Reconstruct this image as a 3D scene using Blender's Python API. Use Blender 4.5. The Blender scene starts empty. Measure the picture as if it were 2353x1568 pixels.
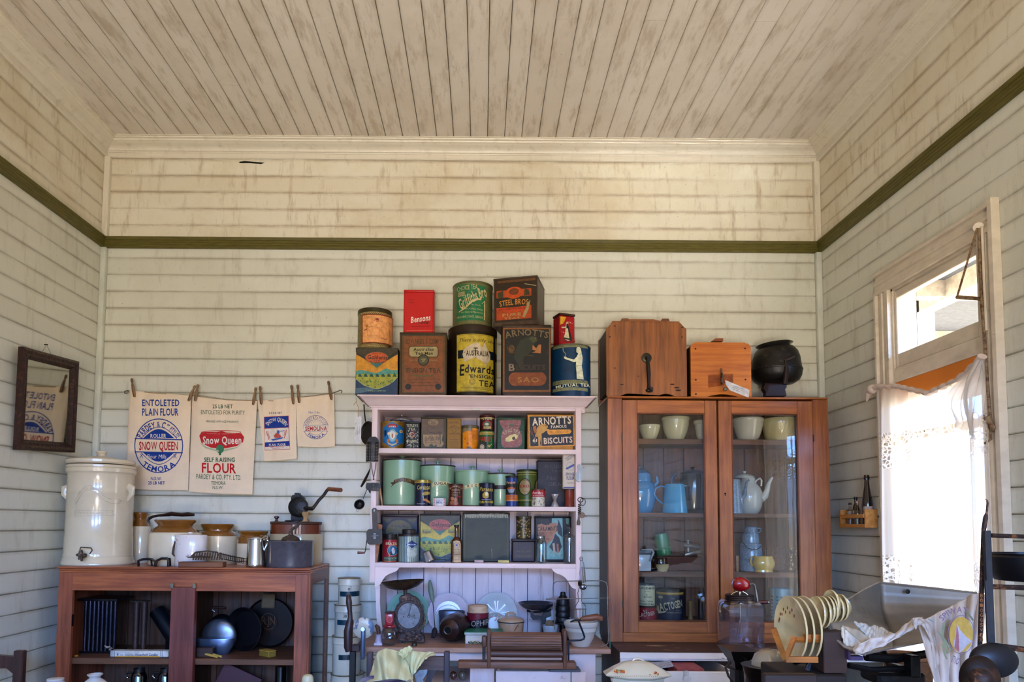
import bpy, bmesh, math, random
import numpy as np
from mathutils import Vector, Matrix, Euler
random.seed(7)
SC = bpy.context.scene
COL = SC.collection
R = math.radians
F = 1569.0; PITCH = R(3.5); ROLL = R(0.42); CAMZ = 1.45
PPX = 1107.0; PPY = 1205 - F*math.tan(PITCH)
cd = bpy.data.cameras.new('camera'); cam = bpy.data.objects.new('camera', cd); COL.objects.link(cam)
cd.sensor_width = 36.0; cd.lens = 36.0*F/2353; cd.sensor_fit = 'HORIZONTAL'
cd.shift_x = (2353/2-PPX)/2353; cd.shift_y = (PPY-784)/2353
cd.clip_start = 0.05; cd.clip_end = 200
CM = Matrix.Rotation(math.pi/2+PITCH, 4, 'X') @ Matrix.Rotation(ROLL, 4, 'Z')
cam.matrix_world = Matrix.Translation((0, 0, CAMZ)) @ CM
SC.camera = cam
C0 = Vector((0, 0, CAMZ)); CR = CM.to_3x3()
def ray(px, py): return CR @ Vector(((px-PPX)/F, -(py-PPY)/F, -1))
def P(px, py, Y):
    r = ray(px, py); return C0 + r*(Y/r.y)
K = [0, 0, 1]
def setK(a=0, b=0, c=1): K[:] = [a, b, c]
def q(x, y, Y): return P(K[0]+x/K[2], K[1]+y/K[2], Y)
def qX(x, y, X): return PX(K[0]+x/K[2], K[1]+y/K[2], X)
def qr(n, Y): return n/K[2]*Y/F
def PX(px, py, X):
    r = ray(px, py); return C0 + r*(X/r.x)
def PZ(px, py, Z):
    r = ray(px, py); return C0 + r*((Z-CAMZ)/r.z)
YB = 3.95; XL = -2.252; XR = 1.99; YR = -2.3
W = bpy.data.worlds.new('world'); SC.world = W; W.use_nodes = True
nt = W.node_tree; nt.nodes.clear()
out = nt.nodes.new('ShaderNodeOutputWorld'); bg = nt.nodes.new('ShaderNodeBackground')
tc = nt.nodes.new('ShaderNodeTexCoord'); sp = nt.nodes.new('ShaderNodeSeparateXYZ'); cr = nt.nodes.new('ShaderNodeValToRGB'); mr = nt.nodes.new('ShaderNodeMapRange')
mr.inputs['From Min'].default_value = -1; nt.links.new(tc.outputs['Generated'], sp.inputs[0]); nt.links.new(sp.outputs['Z'], mr.inputs['Value'])
nt.links.new(mr.outputs[0], cr.inputs[0]); nt.links.new(cr.outputs[0], bg.inputs[0]); nt.links.new(bg.outputs[0], out.inputs[0])
e = cr.color_ramp.elements
e[0].position = 0.492; e[0].color = (0.55, 0.45, 0.33, 1); e[1].position = 0.515; e[1].color = (0.24, 0.47, 1.0, 1)
bg.inputs[1].default_value = 13.5
def area(name, loc, rot, sx, sy, power, col, portal=False):
    ld = bpy.data.lights.new(name, 'AREA'); ld.shape = 'RECTANGLE'; ld.size = sx; ld.size_y = sy; ld.energy = power; ld.color = col
    if portal: ld.cycles.is_portal = True
    o = bpy.data.objects.new(name, ld); COL.objects.link(o); o.location = loc; o.rotation_euler = rot; return o
REAR = [(-1.75, -1.05, 0.75, 2.55), (-0.55, 0.35, 0.05, 2.6), (0.85, 1.55, 0.75, 2.55)]
for i, (x0, x1, z0, z1) in enumerate(REAR):
    area('daylight_portal', ((x0+x1)/2, YR-0.02, (z0+z1)/2), (R(90), 0, 0), x1-x0, z1-z0, 1, (1, 1, 1), True)
WY0, WY1, WZ0, WZ1 = 2.72, 3.33, 0.72, 2.60
area('daylight_portal', (XR+0.16, (WY0+WY1)/2, (WZ0+WZ1)/2), (0, R(90), 0), WZ1-WZ0, WY1-WY0, 1, (1, 1, 1), True)
for i, (x0, x1, z0, z1) in enumerate(REAR):
    gb = area('ground_bounce', ((x0+x1)/2, YR-0.7, 0.1), (R(90+40), 0, 0), 1.2, 0.8, 84, (1.0, 0.89, 0.77)); gb.data.spread = R(84)
area('sky_light', (3.0, -9.0, 4.2), (R(76), 0, 0), 12.0, 2.6, 6000, (0.22, 0.45, 1.0))
area('window_sky', (XR+0.8, 3.0, 2.0), (0, R(80), 0), 1.6, 1.0, 16, (0.95, 0.95, 1.0))
sg = area('sun_glint_off_ground', (1.25, -9.0, -0.5), (R(90+18.5), 0, 0), 0.5, 0.5, 3.0, (0.93, 0.96, 1.0)); sg.data.spread = R(11)
SC.view_settings.view_transform = 'Standard'; SC.view_settings.look = 'None'
SC.view_settings.gamma = 1; SC.view_settings.use_curve_mapping = False; SC.view_settings.exposure = 0.0
SC.cycles.use_denoising = True; SC.cycles.max_bounces = 10; SC.cycles.transparent_max_bounces = 16
SC.cycles.sample_clamp_indirect = 6; SC.cycles.caustics_reflective = False; SC.cycles.caustics_refractive = False
def lin(h):
    if isinstance(h, tuple): return h
    h = h.lstrip('#'); v = [int(h[i:i+2], 16)/255 for i in (0, 2, 4)]
    return tuple(((c/12.92) if c <= .04045 else ((c+.055)/1.055)**2.4) for c in v)
_M = {}
def bsdf(name):
    m = bpy.data.materials.new(name); m.use_nodes = True
    return m, m.node_tree, m.node_tree.nodes['Principled BSDF']
def _noise(nt, scale, stretch, det=4, rough=.6, vec=None):
    t = nt.nodes.new('ShaderNodeTexCoord'); mp = nt.nodes.new('ShaderNodeMapping'); n = nt.nodes.new('ShaderNodeTexNoise')
    mp.inputs['Scale'].default_value = stretch; nt.links.new(vec or t.outputs['Object'], mp.inputs[0]); nt.links.new(mp.outputs[0], n.inputs['Vector'])
    n.inputs['Scale'].default_value = scale; n.inputs['Detail'].default_value = det; n.inputs['Roughness'].default_value = rough
    return n
def _mix(nt, fac, a, b):
    m = nt.nodes.new('ShaderNodeMix'); m.data_type = 'RGBA'
    for s, v in ((0, fac), (6, a), (7, b)):
        if hasattr(v, 'links'): nt.links.new(v, m.inputs[s])
        elif s == 0: m.inputs[0].default_value = v
        else: m.inputs[s].default_value = (*v[:3], 1)
    return m.outputs[2]
def _ramp(nt, v, a, b, ca=0, cb=1):
    m = nt.nodes.new('ShaderNodeMapRange'); m.interpolation_type = 'SMOOTHSTEP'
    m.inputs['From Min'].default_value = a; m.inputs['From Max'].default_value = b; m.inputs['To Min'].default_value = ca; m.inputs['To Max'].default_value = cb
    nt.links.new(v, m.inputs['Value']); return m.outputs[0]
def _bump(nt, b, h, strength, dist=.01):
    n = nt.nodes.new('ShaderNodeBump'); n.inputs['Strength'].default_value = strength; n.inputs['Distance'].default_value = dist
    nt.links.new(h, n.inputs['Height']); nt.links.new(n.outputs[0], b.inputs['Normal'])
def mt(col, rough=.5, metal=0., var=.25, scale=25, col2=None, thr=(.5, .62), stretch=(1, 1, 1), bump=0, coat=0, s2=None):
    """plain surface: colour with slight variation, optional second colour (rust, wear, dirt) in patches"""
    k = (col, rough, metal, var, scale, col2, thr, stretch, bump, coat, s2)
    if k in _M: return _M[k]
    m, nt, b = bsdf('surface_'+str(col).lstrip('#')); c = tuple(v**1.16 for v in lin(col))
    n = _noise(nt, scale, stretch)
    o = _mix(nt, _ramp(nt, n.outputs[0], .3, .7), tuple(x*(1-var) for x in c), tuple(min(1, x*(1+var*.5)) for x in c))
    if col2:
        n2 = _noise(nt, s2 or scale*.8, stretch, 6, .7)
        f = _ramp(nt, n2.outputs[0], thr[0], thr[1]); o = _mix(nt, f, o, lin(col2))
    nt.links.new(o, b.inputs['Base Color']); b.inputs['Roughness'].default_value = rough; b.inputs['Metallic'].default_value = metal
    if not coat and metal < .3: b.inputs['Specular IOR Level'].default_value = .32
    if coat: b.inputs['Coat Weight'].default_value = coat; b.inputs['Coat Roughness'].default_value = .08
    if bump: _bump(nt, b, n.outputs[0], bump)
    _M[k] = m; return m
def wood(c1, c2, axis='z', rough=.45, scale=9, coat=0, knots=True):
    k = ('wood', c1, c2, axis, rough, scale, coat)
    if k in _M: return _M[k]
    m, nt, b = bsdf('wood'); st = {'x': (.06, 1, 1), 'y': (1, .06, 1), 'z': (1, 1, .06)}[axis]
    n = _noise(nt, scale*5, st, 5, .65); n2 = _noise(nt, 2.2, (1, 1, 1), 3)
    f = nt.nodes.new('ShaderNodeMath'); f.operation = 'ADD'
    nt.links.new(_ramp(nt, n.outputs[0], .3, .7, 0, .8), f.inputs[0]); nt.links.new(_ramp(nt, n2.outputs[0], .35, .7, -.15, .35), f.inputs[1])
    nt.links.new(_mix(nt, f.outputs[0], lin(c1), lin(c2)), b.inputs['Base Color'])
    b.inputs['Roughness'].default_value = rough
    if coat: b.inputs['Coat Weight'].default_value = coat; b.inputs['Coat Roughness'].default_value = .2
    _bump(nt, b, n.outputs[0], .25, .003); _M[k] = m; return m
def glass(tint=(1, 1, 1), gain=1.0, rough=0.0):
    k = ('glass', tint, gain, rough)
    if k in _M: return _M[k]
    m = bpy.data.materials.new('glass'); m.use_nodes = True; nt = m.node_tree; nt.nodes.clear()
    o = nt.nodes.new('ShaderNodeOutputMaterial'); mx = nt.nodes.new('ShaderNodeMixShader'); fr = nt.nodes.new('ShaderNodeFresnel')
    t = nt.nodes.new('ShaderNodeBsdfTransparent'); g = nt.nodes.new('ShaderNodeBsdfGlossy'); g.inputs['Roughness'].default_value = rough
    ge = nt.nodes.new('ShaderNodeNewGeometry'); io = nt.nodes.new('ShaderNodeMapRange'); io.inputs['To Min'].default_value = 1.5; io.inputs['To Max'].default_value = 1/1.5
    nt.links.new(ge.outputs['Backfacing'], io.inputs['Value']); nt.links.new(io.outputs[0], fr.inputs[0]); t.inputs[0].default_value = (*tint, 1)
    n = _noise(nt, 9, (1, 1, 1), 2); bp = nt.nodes.new('ShaderNodeBump'); bp.inputs['Strength'].default_value = .03; bp.inputs['Distance'].default_value = .01
    nt.links.new(n.outputs[0], bp.inputs['Height']); nt.links.new(bp.outputs[0], g.inputs['Normal'])
    f2 = nt.nodes.new('ShaderNodeMath'); f2.operation = 'MULTIPLY'; f2.inputs[1].default_value = gain
    nt.links.new(fr.outputs[0], f2.inputs[0]); nt.links.new(f2.outputs[0], mx.inputs[0]); nt.links.new(t.outputs[0], mx.inputs[1]); nt.links.new(g.outputs[0], mx.inputs[2]); nt.links.new(mx.outputs[0], o.inputs[0])
    _M[k] = m; return m
def painted(name, col, dirt, stain, axis, pitch, off, amt=.5, dark='#5a4a38', hi=(.5, .8), edge_amt=1.):
    """old painted boards: per-board tint, grime gathered along each joint, brown stains"""
    m, nt, b = bsdf(name)
    t = nt.nodes.new('ShaderNodeTexCoord'); s = nt.nodes.new('ShaderNodeSeparateXYZ'); nt.links.new(t.outputs['Object'], s.inputs[0])
    def ma(op, a, bb=None):
        q = nt.nodes.new('ShaderNodeMath'); q.operation = op
        for i, v in enumerate((a, bb)):
            if v is None: continue
            if hasattr(v, 'links'): nt.links.new(v, q.inputs[i])
            else: q.inputs[i].default_value = v
        return q.outputs[0]
    z = ma('DIVIDE', ma('SUBTRACT', s.outputs[axis], off), pitch)
    fl = ma('FLOOR', z); fr = ma('SUBTRACT', z, fl)
    wn = nt.nodes.new('ShaderNodeTexWhiteNoise'); wn.noise_dimensions = '1D'; nt.links.new(fl, wn.inputs['W'])
    edge = ma('ABSOLUTE', ma('SUBTRACT', fr, .5))          # 0.5 at joints
    st = (1, 1, 1)
    n1 = _noise(nt, 1.6, (1, 1, 1), 6, .7); n2 = _noise(nt, 4, (.6, .6, 3), 6, .75); n3 = _noise(nt, 60, (1, 1, 1), 3)
    n4 = _noise(nt, 11, (1.8, 1.8, .35) if axis == 'Z' else (1.8, .35, 1), 5, .7)
    c = _mix(nt, ma('MULTIPLY', wn.outputs[0], .35), lin(col), lin(dirt))
    c = _mix(nt, ma('MULTIPLY', _ramp(nt, n1.outputs[0], .42, .7), amt), c, lin(dirt))
    e1 = _ramp(nt, edge, .30, .50); e2 = ma('MULTIPLY', e1, _ramp(nt, n2.outputs[0], .36, .62))
    c = _mix(nt, ma('MULTIPLY', e2, amt*edge_amt), c, lin(stain))
    c = _mix(nt, ma('MULTIPLY', _ramp(nt, n4.outputs[0], hi[0], hi[1]), .75*amt+.1), c, lin(stain))
    n5 = _noise(nt, 95, (1, 1, 1), 1)
    c = _mix(nt, _ramp(nt, n5.outputs[0], .76, .80, 0, .6), c, lin(dark))
    nt.links.new(c, b.inputs['Base Color']); b.inputs['Roughness'].default_value = .42
    _bump(nt, b, n3.outputs[0], .12, .004); return m
def g_box(a, b, bev=0, seg=1):
    a, b = [min(p, q) for p, q in zip(a, b)], [max(p, q) for p, q in zip(a, b)]
    bm = bmesh.new(); bmesh.ops.create_cube(bm, size=1)
    for v in bm.verts: v.co = Vector([a[i]+(v.co[i]+.5)*(b[i]-a[i]) for i in range(3)])
    if bev: bmesh.ops.bevel(bm, geom=bm.edges[:], offset=min(bev, .45*min(b[i]-a[i] for i in range(3))), segments=seg, affect='EDGES', profile=.5)
    bm.verts.index_update(); r = ([v.co.copy() for v in bm.verts], [[v.index for v in f.verts] for f in bm.faces]); bm.free(); return r
def g_lathe(prof, n=32, a0=0, a1=2*math.pi, sx=1, sy=1, wob=None):
    full = abs(a1-a0-2*math.pi) < 1e-6; k = n if full else n+1
    V = []; Fc = []; idx = []
    for (r, z) in prof:
        if r < 1e-6: idx.append([len(V)]*k); V.append(Vector((0, 0, z))); continue
        row = []
        for i in range(k):
            a = a0+(a1-a0)*i/n; rr = r*(wob(a, z) if wob else 1); row.append(len(V)); V.append(Vector((rr*math.cos(a)*sx, rr*math.sin(a)*sy, z)))
        idx.append(row)
    for j in range(len(prof)-1):
        for i in range(k if full else k-1):
            i2 = (i+1) % k; q = [idx[j][i], idx[j][i2], idx[j+1][i2], idx[j+1][i]]
            u = []; [u.append(w) for w in q if w not in u]
            if len(u) > 2: Fc.append(u)
    return V, Fc
def g_tube(pts, r, n=8, closed=False, flat=1):
    pts = [Vector(p) for p in pts]; m = len(pts); rs = r if isinstance(r, (list, tuple)) else [r]*m
    V = []; Fc = []; up = None
    for i, p in enumerate(pts):
        if closed: t = (pts[(i+1) % m]-pts[i-1])
        else: t = (pts[min(i+1, m-1)]-pts[max(i-1, 0)])
        if t.length < 1e-9: t = Vector((0, 0, 1))
        t.normalize()
        if up is None: up = Vector((0, 0, 1)) if abs(t.z) < .9 else Vector((1, 0, 0))
        s = t.cross(up)
        if s.length < 1e-5: s = t.orthogonal()
        s.normalize(); up = s.cross(t).normalized()
        for k in range(n):
            a = 2*math.pi*k/n; V.append(p+s*math.cos(a)*rs[i]+up*math.sin(a)*rs[i]*flat)
    for i in range(m if closed else m-1):
        j = (i+1) % m
        for k in range(n): Fc.append([i*n+k, i*n+(k+1) % n, j*n+(k+1) % n, j*n+k])
    if not closed: Fc.append(list(range(n))[::-1]); Fc.append([(m-1)*n+k for k in range(n)])
    return V, Fc
def g_prism(poly, a, b, ax='y'):
    """poly of 2-D points extruded between a and b along axis ax"""
    f = {'y': lambda p, t: Vector((p[0], t, p[1])), 'x': lambda p, t: Vector((t, p[0], p[1])), 'z': lambda p, t: Vector((p[0], p[1], t))}[ax]
    n = len(poly); V = [f(p, a) for p in poly]+[f(p, b) for p in poly]
    Fc = [list(range(n))[::-1], list(range(n, 2*n))]+[[i, (i+1) % n, n+(i+1) % n, n+i] for i in range(n)]
    return V, Fc
def g_grid(fn, nu, nv, cu=False):
    V = [fn(i/nu, j/nv) for j in range(nv+1) for i in range(nu+1)]
    Fc = [[j*(nu+1)+i, j*(nu+1)+i+1, (j+1)*(nu+1)+i+1, (j+1)*(nu+1)+i] for j in range(nv) for i in range(nu)]
    return [Vector(v) for v in V], Fc
def g_ball(r, sx=1, sy=1, sz=1, n=16):
    return g_lathe([(r*math.sin(math.pi*i/(n//2)), -r*sz*math.cos(math.pi*i/(n//2))) for i in range(n//2+1)], n, sx=sx, sy=sy)
def tf(g, loc=(0, 0, 0), rot=(0, 0, 0), sc=(1, 1, 1)):
    m = Matrix.LocRotScale(Vector(loc), Euler(rot), Vector(sc) if not isinstance(sc, (int, float)) else Vector((sc,)*3))
    return [m @ v for v in g[0]], g[1]
def aim(g, a, b):
    """put geometry built along +z from the origin so that it starts at a and points to b"""
    a = Vector(a); b = Vector(b); q = Vector((0, 0, 1)).rotation_difference((b-a).normalized()).to_matrix().to_4x4(); m = Matrix.Translation(a) @ q
    return [m @ v for v in g[0]], g[1]
def g_rod(a, b, r, n=12, r2=None):
    L = (Vector(b)-Vector(a)).length; r2 = r if r2 is None else r2
    return aim(g_lathe([(0, 0), (r, 0), (r2, L), (0, L)], n), a, b)
class MB:
    def __init__(s): s.v = []; s.f = []; s.m = []
    def add(s, g, mi=0):
        o = len(s.v); s.v += list(g[0]); s.f += [[i+o for i in f] for f in g[1]]; s.m += [mi]*len(g[1]); return s
def mb(*gs):
    m = MB()
    for g in gs: m.add(g)
    return m
def tag(o, label=None, cat=None, group=None, kind=None):
    if label: o['label'] = label
    if cat: o['category'] = cat
    if group: o['group'] = group
    if kind: o['kind'] = kind
    return o
def rootloc(o):
    while o.parent: o = o.parent
    return o.location
def obj(name, m, mats, parent=None, label=None, cat=None, group=None, kind=None, smooth=35, loc=None):
    if not isinstance(m, MB): m = mb(m) if isinstance(m, tuple) else mb(*m)
    mats = mats if isinstance(mats, list) else [mats]
    if parent is not None: L = Vector(rootloc(parent))
    elif kind == 'structure': L = Vector((0, 0, 0))
    elif loc is not None: L = Vector(loc)
    else:
        lo = [min(v[i] for v in m.v) for i in range(3)]; hi = [max(v[i] for v in m.v) for i in range(3)]
        L = Vector(((lo[0]+hi[0])/2, (lo[1]+hi[1])/2, lo[2]))
    me = bpy.data.meshes.new(name); me.from_pydata([tuple(v-L) for v in m.v], [], m.f)
    for q in mats: me.materials.append(q)
    me.polygons.foreach_set('material_index', m.m)
    bm = bmesh.new(); bm.from_mesh(me)
    if not getattr(m, 'flat', False): bmesh.ops.recalc_face_normals(bm, faces=bm.faces)
    bm.to_mesh(me); bm.free()
    if smooth:
        me.polygons.foreach_set('use_smooth', [True]*len(me.polygons)); me.set_sharp_from_angle(angle=R(smooth))
    me.update(); o = bpy.data.objects.new(name, me); COL.objects.link(o)
    if parent is not None: o.parent = parent
    else: o.location = L
    return tag(o, label, cat, group, kind)
def thing(name, label, cat, loc, group=None):
    o = bpy.data.objects.new(name, None); COL.objects.link(o); o.location = loc; o.empty_display_size = .05
    return tag(o, label, cat, group)
def copytree(o, loc, rot=None, label=None, parent=None):
    c = o.copy(); COL.objects.link(c)
    if parent is None:
        c.location = loc
        if rot is not None: c.rotation_euler = rot
        if label: c['label'] = label
    else: c.parent = parent
    for ch in list(o.children): copytree(ch, None, parent=c)
    return c
_G = {}
def glyph(ch, bold):
    k = (ch, bold)
    if k in _G: return _G[k]
    cu = bpy.data.curves.new('glyph', 'FONT'); cu.body = ch; cu.size = 1; cu.offset = (.006 if ch in 'MWNK&' else .022) if bold else 0; cu.resolution_u = 2
    o = bpy.data.objects.new('glyph', cu); COL.objects.link(o); bpy.context.view_layer.update()
    me = o.to_mesh(); V = [(v.co.x, v.co.y) for v in me.vertices]; Fc = [list(p.vertices) for p in me.polygons]; o.to_mesh_clear()
    bpy.data.objects.remove(o); bpy.data.curves.remove(cu)
    x0 = min((v[0] for v in V), default=0); x1 = max((v[0] for v in V), default=.25)
    _G[k] = ([(v[0]-x0, v[1]) for v in V], Fc, x1-x0); return _G[k]
def layout(s, bold, gap=.09):
    x = 0; L = []
    for ch in s:
        if ch == ' ': x += .3; continue
        V, Fc, w = glyph(ch, bold); L.append((x, V, Fc, w)); x += w+gap
    return L, max(x-gap, .01)
def Rc(x0, y0, x1, y1, c): return ('p', [(x0, y0), (x1, y0), (x1, y1), (x0, y1)], c)
def G(pts, c): return ('p', pts, c)
def E(cx, cy, rx, ry, c, a0=0, a1=360, n=28): return ('p', [(cx+rx*math.cos(R(a0+(a1-a0)*i/n)), cy+ry*math.sin(R(a0+(a1-a0)*i/n))) for i in range(n if a1-a0 >= 360 else n+1)], c)
def O(cx, cy, rx, ry, w, c, n=36): return ('o', (cx, cy, rx, ry, w, n), c)
def LN(pts, w, c): return ('l', (pts, w), c)
def T(s, x0, y0, x1, y1, c, b=1, it=0, rot=0): return ('t', (s, x0, y0, x1, y1, b, it, rot), c)
def A(s, cx, cy, r, a0, a1, h, c, b=1, flip=0): return ('a', (s, cx, cy, r, a0, a1, h, b, flip), c)
def draw(items, mapper, cut=None, rough=.5, eps=.00015):
    """items -> one mesh; returns MB + material list"""
    bm = bmesh.new(); lay = bm.faces.layers.int.new('c'); cols = []
    def face(pts, z, ci):
        try:
            f = bm.faces.new([bm.verts.new((p[0], p[1], z)) for p in pts]); f[lay] = ci
        except Exception: pass
    for z, it in enumerate(items):
        k, d, c = it
        if c not in cols: cols.append(c)
        ci = cols.index(c); z += 1
        if k == 'p': face(d, z, ci)
        elif k == 'o':
            cx, cy, rx, ry, w, n = d
            for i in range(n):
                a, b = 2*math.pi*i/n, 2*math.pi*(i+1)/n
                face([(cx+rx*math.cos(a), cy+ry*math.sin(a)), (cx+rx*math.cos(b), cy+ry*math.sin(b)), (cx+(rx-w)*math.cos(b), cy+(ry-w)*math.sin(b)), (cx+(rx-w)*math.cos(a), cy+(ry-w)*math.sin(a))], z, ci)
        elif k == 'l':
            pts, w = d
            for (ax, ay), (bx, by) in zip(pts, pts[1:]):
                L = math.hypot(bx-ax, by-ay) or 1; nx, ny = -(by-ay)/L*w/2, (bx-ax)/L*w/2
                face([(ax+nx, ay+ny), (bx+nx, by+ny), (bx-nx, by-ny), (ax-nx, ay-ny)], z, ci)
        elif k == 't':
            s, x0, y0, x1, y1, b, ital, rot = d; L, w = layout(s, b); sx = (x1-x0)/w; H = .74; sy = (y1-y0)/H
            mx, my = (x0+x1)/2, (y0+y1)/2; cs, sn = math.cos(R(rot)), math.sin(R(rot))
            for (xo, V, Fc, gw) in L:
                vs = []
                for (vx, vy) in V:
                    X = x0+(xo+vx)*sx+ital*vy*sy-mx; Y = y1-vy*sy-my; vs.append(bm.verts.new((mx+X*cs-Y*sn, my+X*sn+Y*cs, z)))
                for f in Fc:
                    try: q = bm.faces.new([vs[i] for i in f]); q[lay] = ci
                    except Exception: pass
        elif k == 'a':
            s, cx, cy, r, a0, a1, h, b, flip = d; L, w = layout(s, b); H = .74
            for (xo, V, Fc, gw) in L:
                vs = []
                for (vx, vy) in V:
                    a = R(a0+(a1-a0)*((xo+vx)/w)); rr = r+(vy/H*h if not flip else -vy/H*h)
                    vs.append(bm.verts.new((cx+rr*math.sin(a), cy-rr*math.cos(a), z)))
                for f in Fc:
                    try: q = bm.faces.new([vs[i] for i in f]); q[lay] = ci
                    except Exception: pass
    bm.normal_update()
    if cut:
        for ax, vals in cut:
            nn = (1, 0, 0) if ax == 'x' else (0, 1, 0)
            for v in vals:
                bmesh.ops.bisect_plane(bm, geom=bm.verts[:]+bm.edges[:]+bm.faces[:], plane_co=(v, 0, 0) if ax == 'x' else (0, v, 0), plane_no=nn)
    bm.normal_update(); bmesh.ops.triangulate(bm, faces=[f for f in bm.faces if len(f.verts) > 4])
    bm.verts.index_update(); m = MB()
    m.v = [mapper(v.co.x, v.co.y, v.co.z*eps) for v in bm.verts]
    m.f = [[v.index for v in f.verts] for f in bm.faces]; m.m = [f[lay] for f in bm.faces]; m.flat = True; bm.free()
    return m, [(mt(c, rough, 0, .22, 45, '#3c2e20', (.55, .86), s2=38) if rough <= .45 else mt(c, rough, 0, .14, 60)) if isinstance(c, str) else c for c in cols]
def flatmap(Y): return lambda x, y, l: q(x, y, Y)-Vector((0, l, 0))
def cylmap(c, r):
    def f(x, y, l):
        p = q(x, y, c[1]-r); s = max(-.995, min(.995, (p.x-c[0])/r)); a = math.asin(s); return Vector((c[0]+(r+l)*math.sin(a), c[1]-(r+l)*math.cos(a), p.z))
    return f
def label(parent, items, mapper, cut=None, rough=.4, name='printed_label', eps=.00015):
    m, ms = draw(items, mapper, cut, rough, eps); return obj(name, m, ms, parent, smooth=0)
def boxtin(name, lab, cat, x0, x1, yt, zb, Y, dep, mat, items=None, lid=.012, bev=.004, rot=0, piv=0, group=None, lidmat=None, cap=None, yref=None):
    """rectangular tin: photo x-range of the front, photo y of the top, real base height zb, front depth Y"""
    a = q(x0, yt, Y); b = q(x1, yt, Y); zt = (a.z+b.z)/2
    t = thing(name, lab, cat, ((a.x+b.x)/2, Y+dep/2, zb), group)
    obj('tin_body', g_box((a.x, Y, zb), (b.x, Y+dep, zt-lid), bev), mat, t)
    g = [g_box((a.x-.0012, Y-.0012, zt-lid-.002), (b.x+.0012, Y+dep+.0012, zt), .003, 2)]
    if cap: g.append(tf(g_lathe([(0, 0), (cap, 0), (cap, .012), (cap*.9, .016), (0, .016)], 24), ((a.x+b.x)/2, Y+dep/2, zt-.001)))
    obj('lid', g, lidmat or mat, t)
    if items: label(t, items, flatmap(Y-.0014))
    if rot:
        px_ = b.x if piv else a.x; c = Vector((px_, Y, 0)); d = Vector((t.location.x, t.location.y, 0))-c; t.location = (c+Matrix.Rotation(R(rot), 3, 'Z') @ d)+Vector((0, 0, zb)); t.rotation_euler = (0, 0, R(rot))
    return t
def cyltin(name, lab, cat, x0, x1, yt, zb, Y, mat, items=None, lid=.014, lidmat=None, knob=0, group=None, lidover=.002, rim=True, rough=.4, handle=None):
    """round tin: photo x-range, photo y of the lid's rim, base height zb; Y is its centre depth"""
    a = q(x0, yt, Y); b = q(x1, yt, Y); r = (b.x-a.x)/2; cx = (a.x+b.x)/2; zt = q((x0+x1)/2, yt, Y-r).z; h = zt-zb
    t = thing(name, lab, cat, (cx, Y, zb), group)
    pr = [(0, 0), (r-.003, 0), (r, .003), (r, h-lid)] + [(r-.002, h-lid), (0, h-lid)]
    obj('tin_body', tf(g_lathe(pr, 40), (cx, Y, zb)), mat, t)
    lp = [(r, h-lid-.001), (r+lidover, h-lid-.001), (r+lidover, h-.002), (r+lidover-.002, h), (r-.008, h), (r-.011, h-.003), (0, h-.003)]
    L = obj('lid', tf(g_lathe(lp, 40), (cx, Y, zb)), lidmat or mat, t)
    if knob: obj('lid_knob', tf(g_lathe([(knob*.45, -.004), (knob*.4, .006), (knob, .010), (knob*1.05, .015), (knob*.7, .020), (0, .022)], 20), (cx, Y, zt)), mat, L)
    if items:
        cut = [('x', [x0+(x1-x0)*(i+.5)/15 for i in range(15)])]
        label(t, items, cylmap((cx, Y), r+.0006), cut, rough)
    return t

def LP(prof, cx, Y, zb=None, n=36, cy=None, **kw):
    """lathe from a silhouette read off the photo: (half width, y) pairs from top to bottom, centred on cx"""
    cx = cx if isinstance(cx, tuple) else (cx, cx); y0, y1 = prof[0][1], prof[-1][1]; out = []
    zs = [q(cx[0]+(cx[1]-cx[0])*((y-y0)/((y1-y0) or 1)), y, Y).z for w, y in prof]
    if zb is not None:
        d = zs[-1]-zb; H = (zs[0]-zs[-1]) or 1; zs = [z-d*(zs[0]-z)/H for z in zs]
    c = q((cx[0]+cx[1])/2, (y0+y1)/2, Y)
    pr = [(qr(w, Y), z) for (w, y), z in zip(prof, zs)]
    if pr[0][0] > 0 and not kw.get('open'): pr = [(0, pr[0][1])]+pr
    if pr[-1][0] > 0 and not kw.get('open'): pr = pr+[(0, pr[-1][1])]
    pr = pr[::-1]; g = g_lathe(pr, n, sy=kw.get('sy', 1)); return tf(g, (c.x, Y, 0)), Vector((c.x, Y, zs[-1]))
def wall(prof, t):
    """open vessel wall of thickness t from an outer profile (r, z) bottom to top"""
    inner = [(max(r-t, 0), z) for r, z in prof[::-1]]; inner[-1] = (0, prof[0][1]+t); return [(0, prof[0][1])]+prof+inner
def bowl(prof, cx, Y, zb, t=.004, n=36, wob=None, sy=1):
    cx_ = q(cx, prof[0][1], Y).x; zs = [q(cx, y, Y).z for w, y in prof]; d = zs[-1]-zb; H = (zs[0]-zs[-1]) or 1
    zs = [z-d*(zs[0]-z)/H for z in zs]; pr = [(qr(w, Y), z) for (w, y), z in zip(prof, zs)][::-1]
    return tf(g_lathe(wall(pr, t), n, wob=wob, sy=sy), (cx_, Y, 0)), Vector((cx_, Y, zb))
def qt(pts, Y, r, n=8, flat=1):
    """tube through photo points; each point may carry its own depth"""
    return g_tube([q(p[0], p[1], p[2] if len(p) > 2 else Y) for p in pts], [qr(x, Y) for x in r] if isinstance(r, (list, tuple)) else qr(r, Y), n, flat=flat)
def qprism(pts, Y, d):
    return g_prism([(lambda v: (v.x, v.z))(q(x, y, Y)) for x, y in pts], Y, Y+d, 'y')
def one(name, g, mat, lab, cat, group=None, smooth=35): return obj(name, g, mat, label=lab, cat=cat, group=group, smooth=smooth)
def zt(y, Y, x=1100): return P(x, y, Y).z
PL = (zt(599.4, YB)-zt(1026, YB))/11; ZL0 = zt(1026, YB)-60*PL
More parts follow.
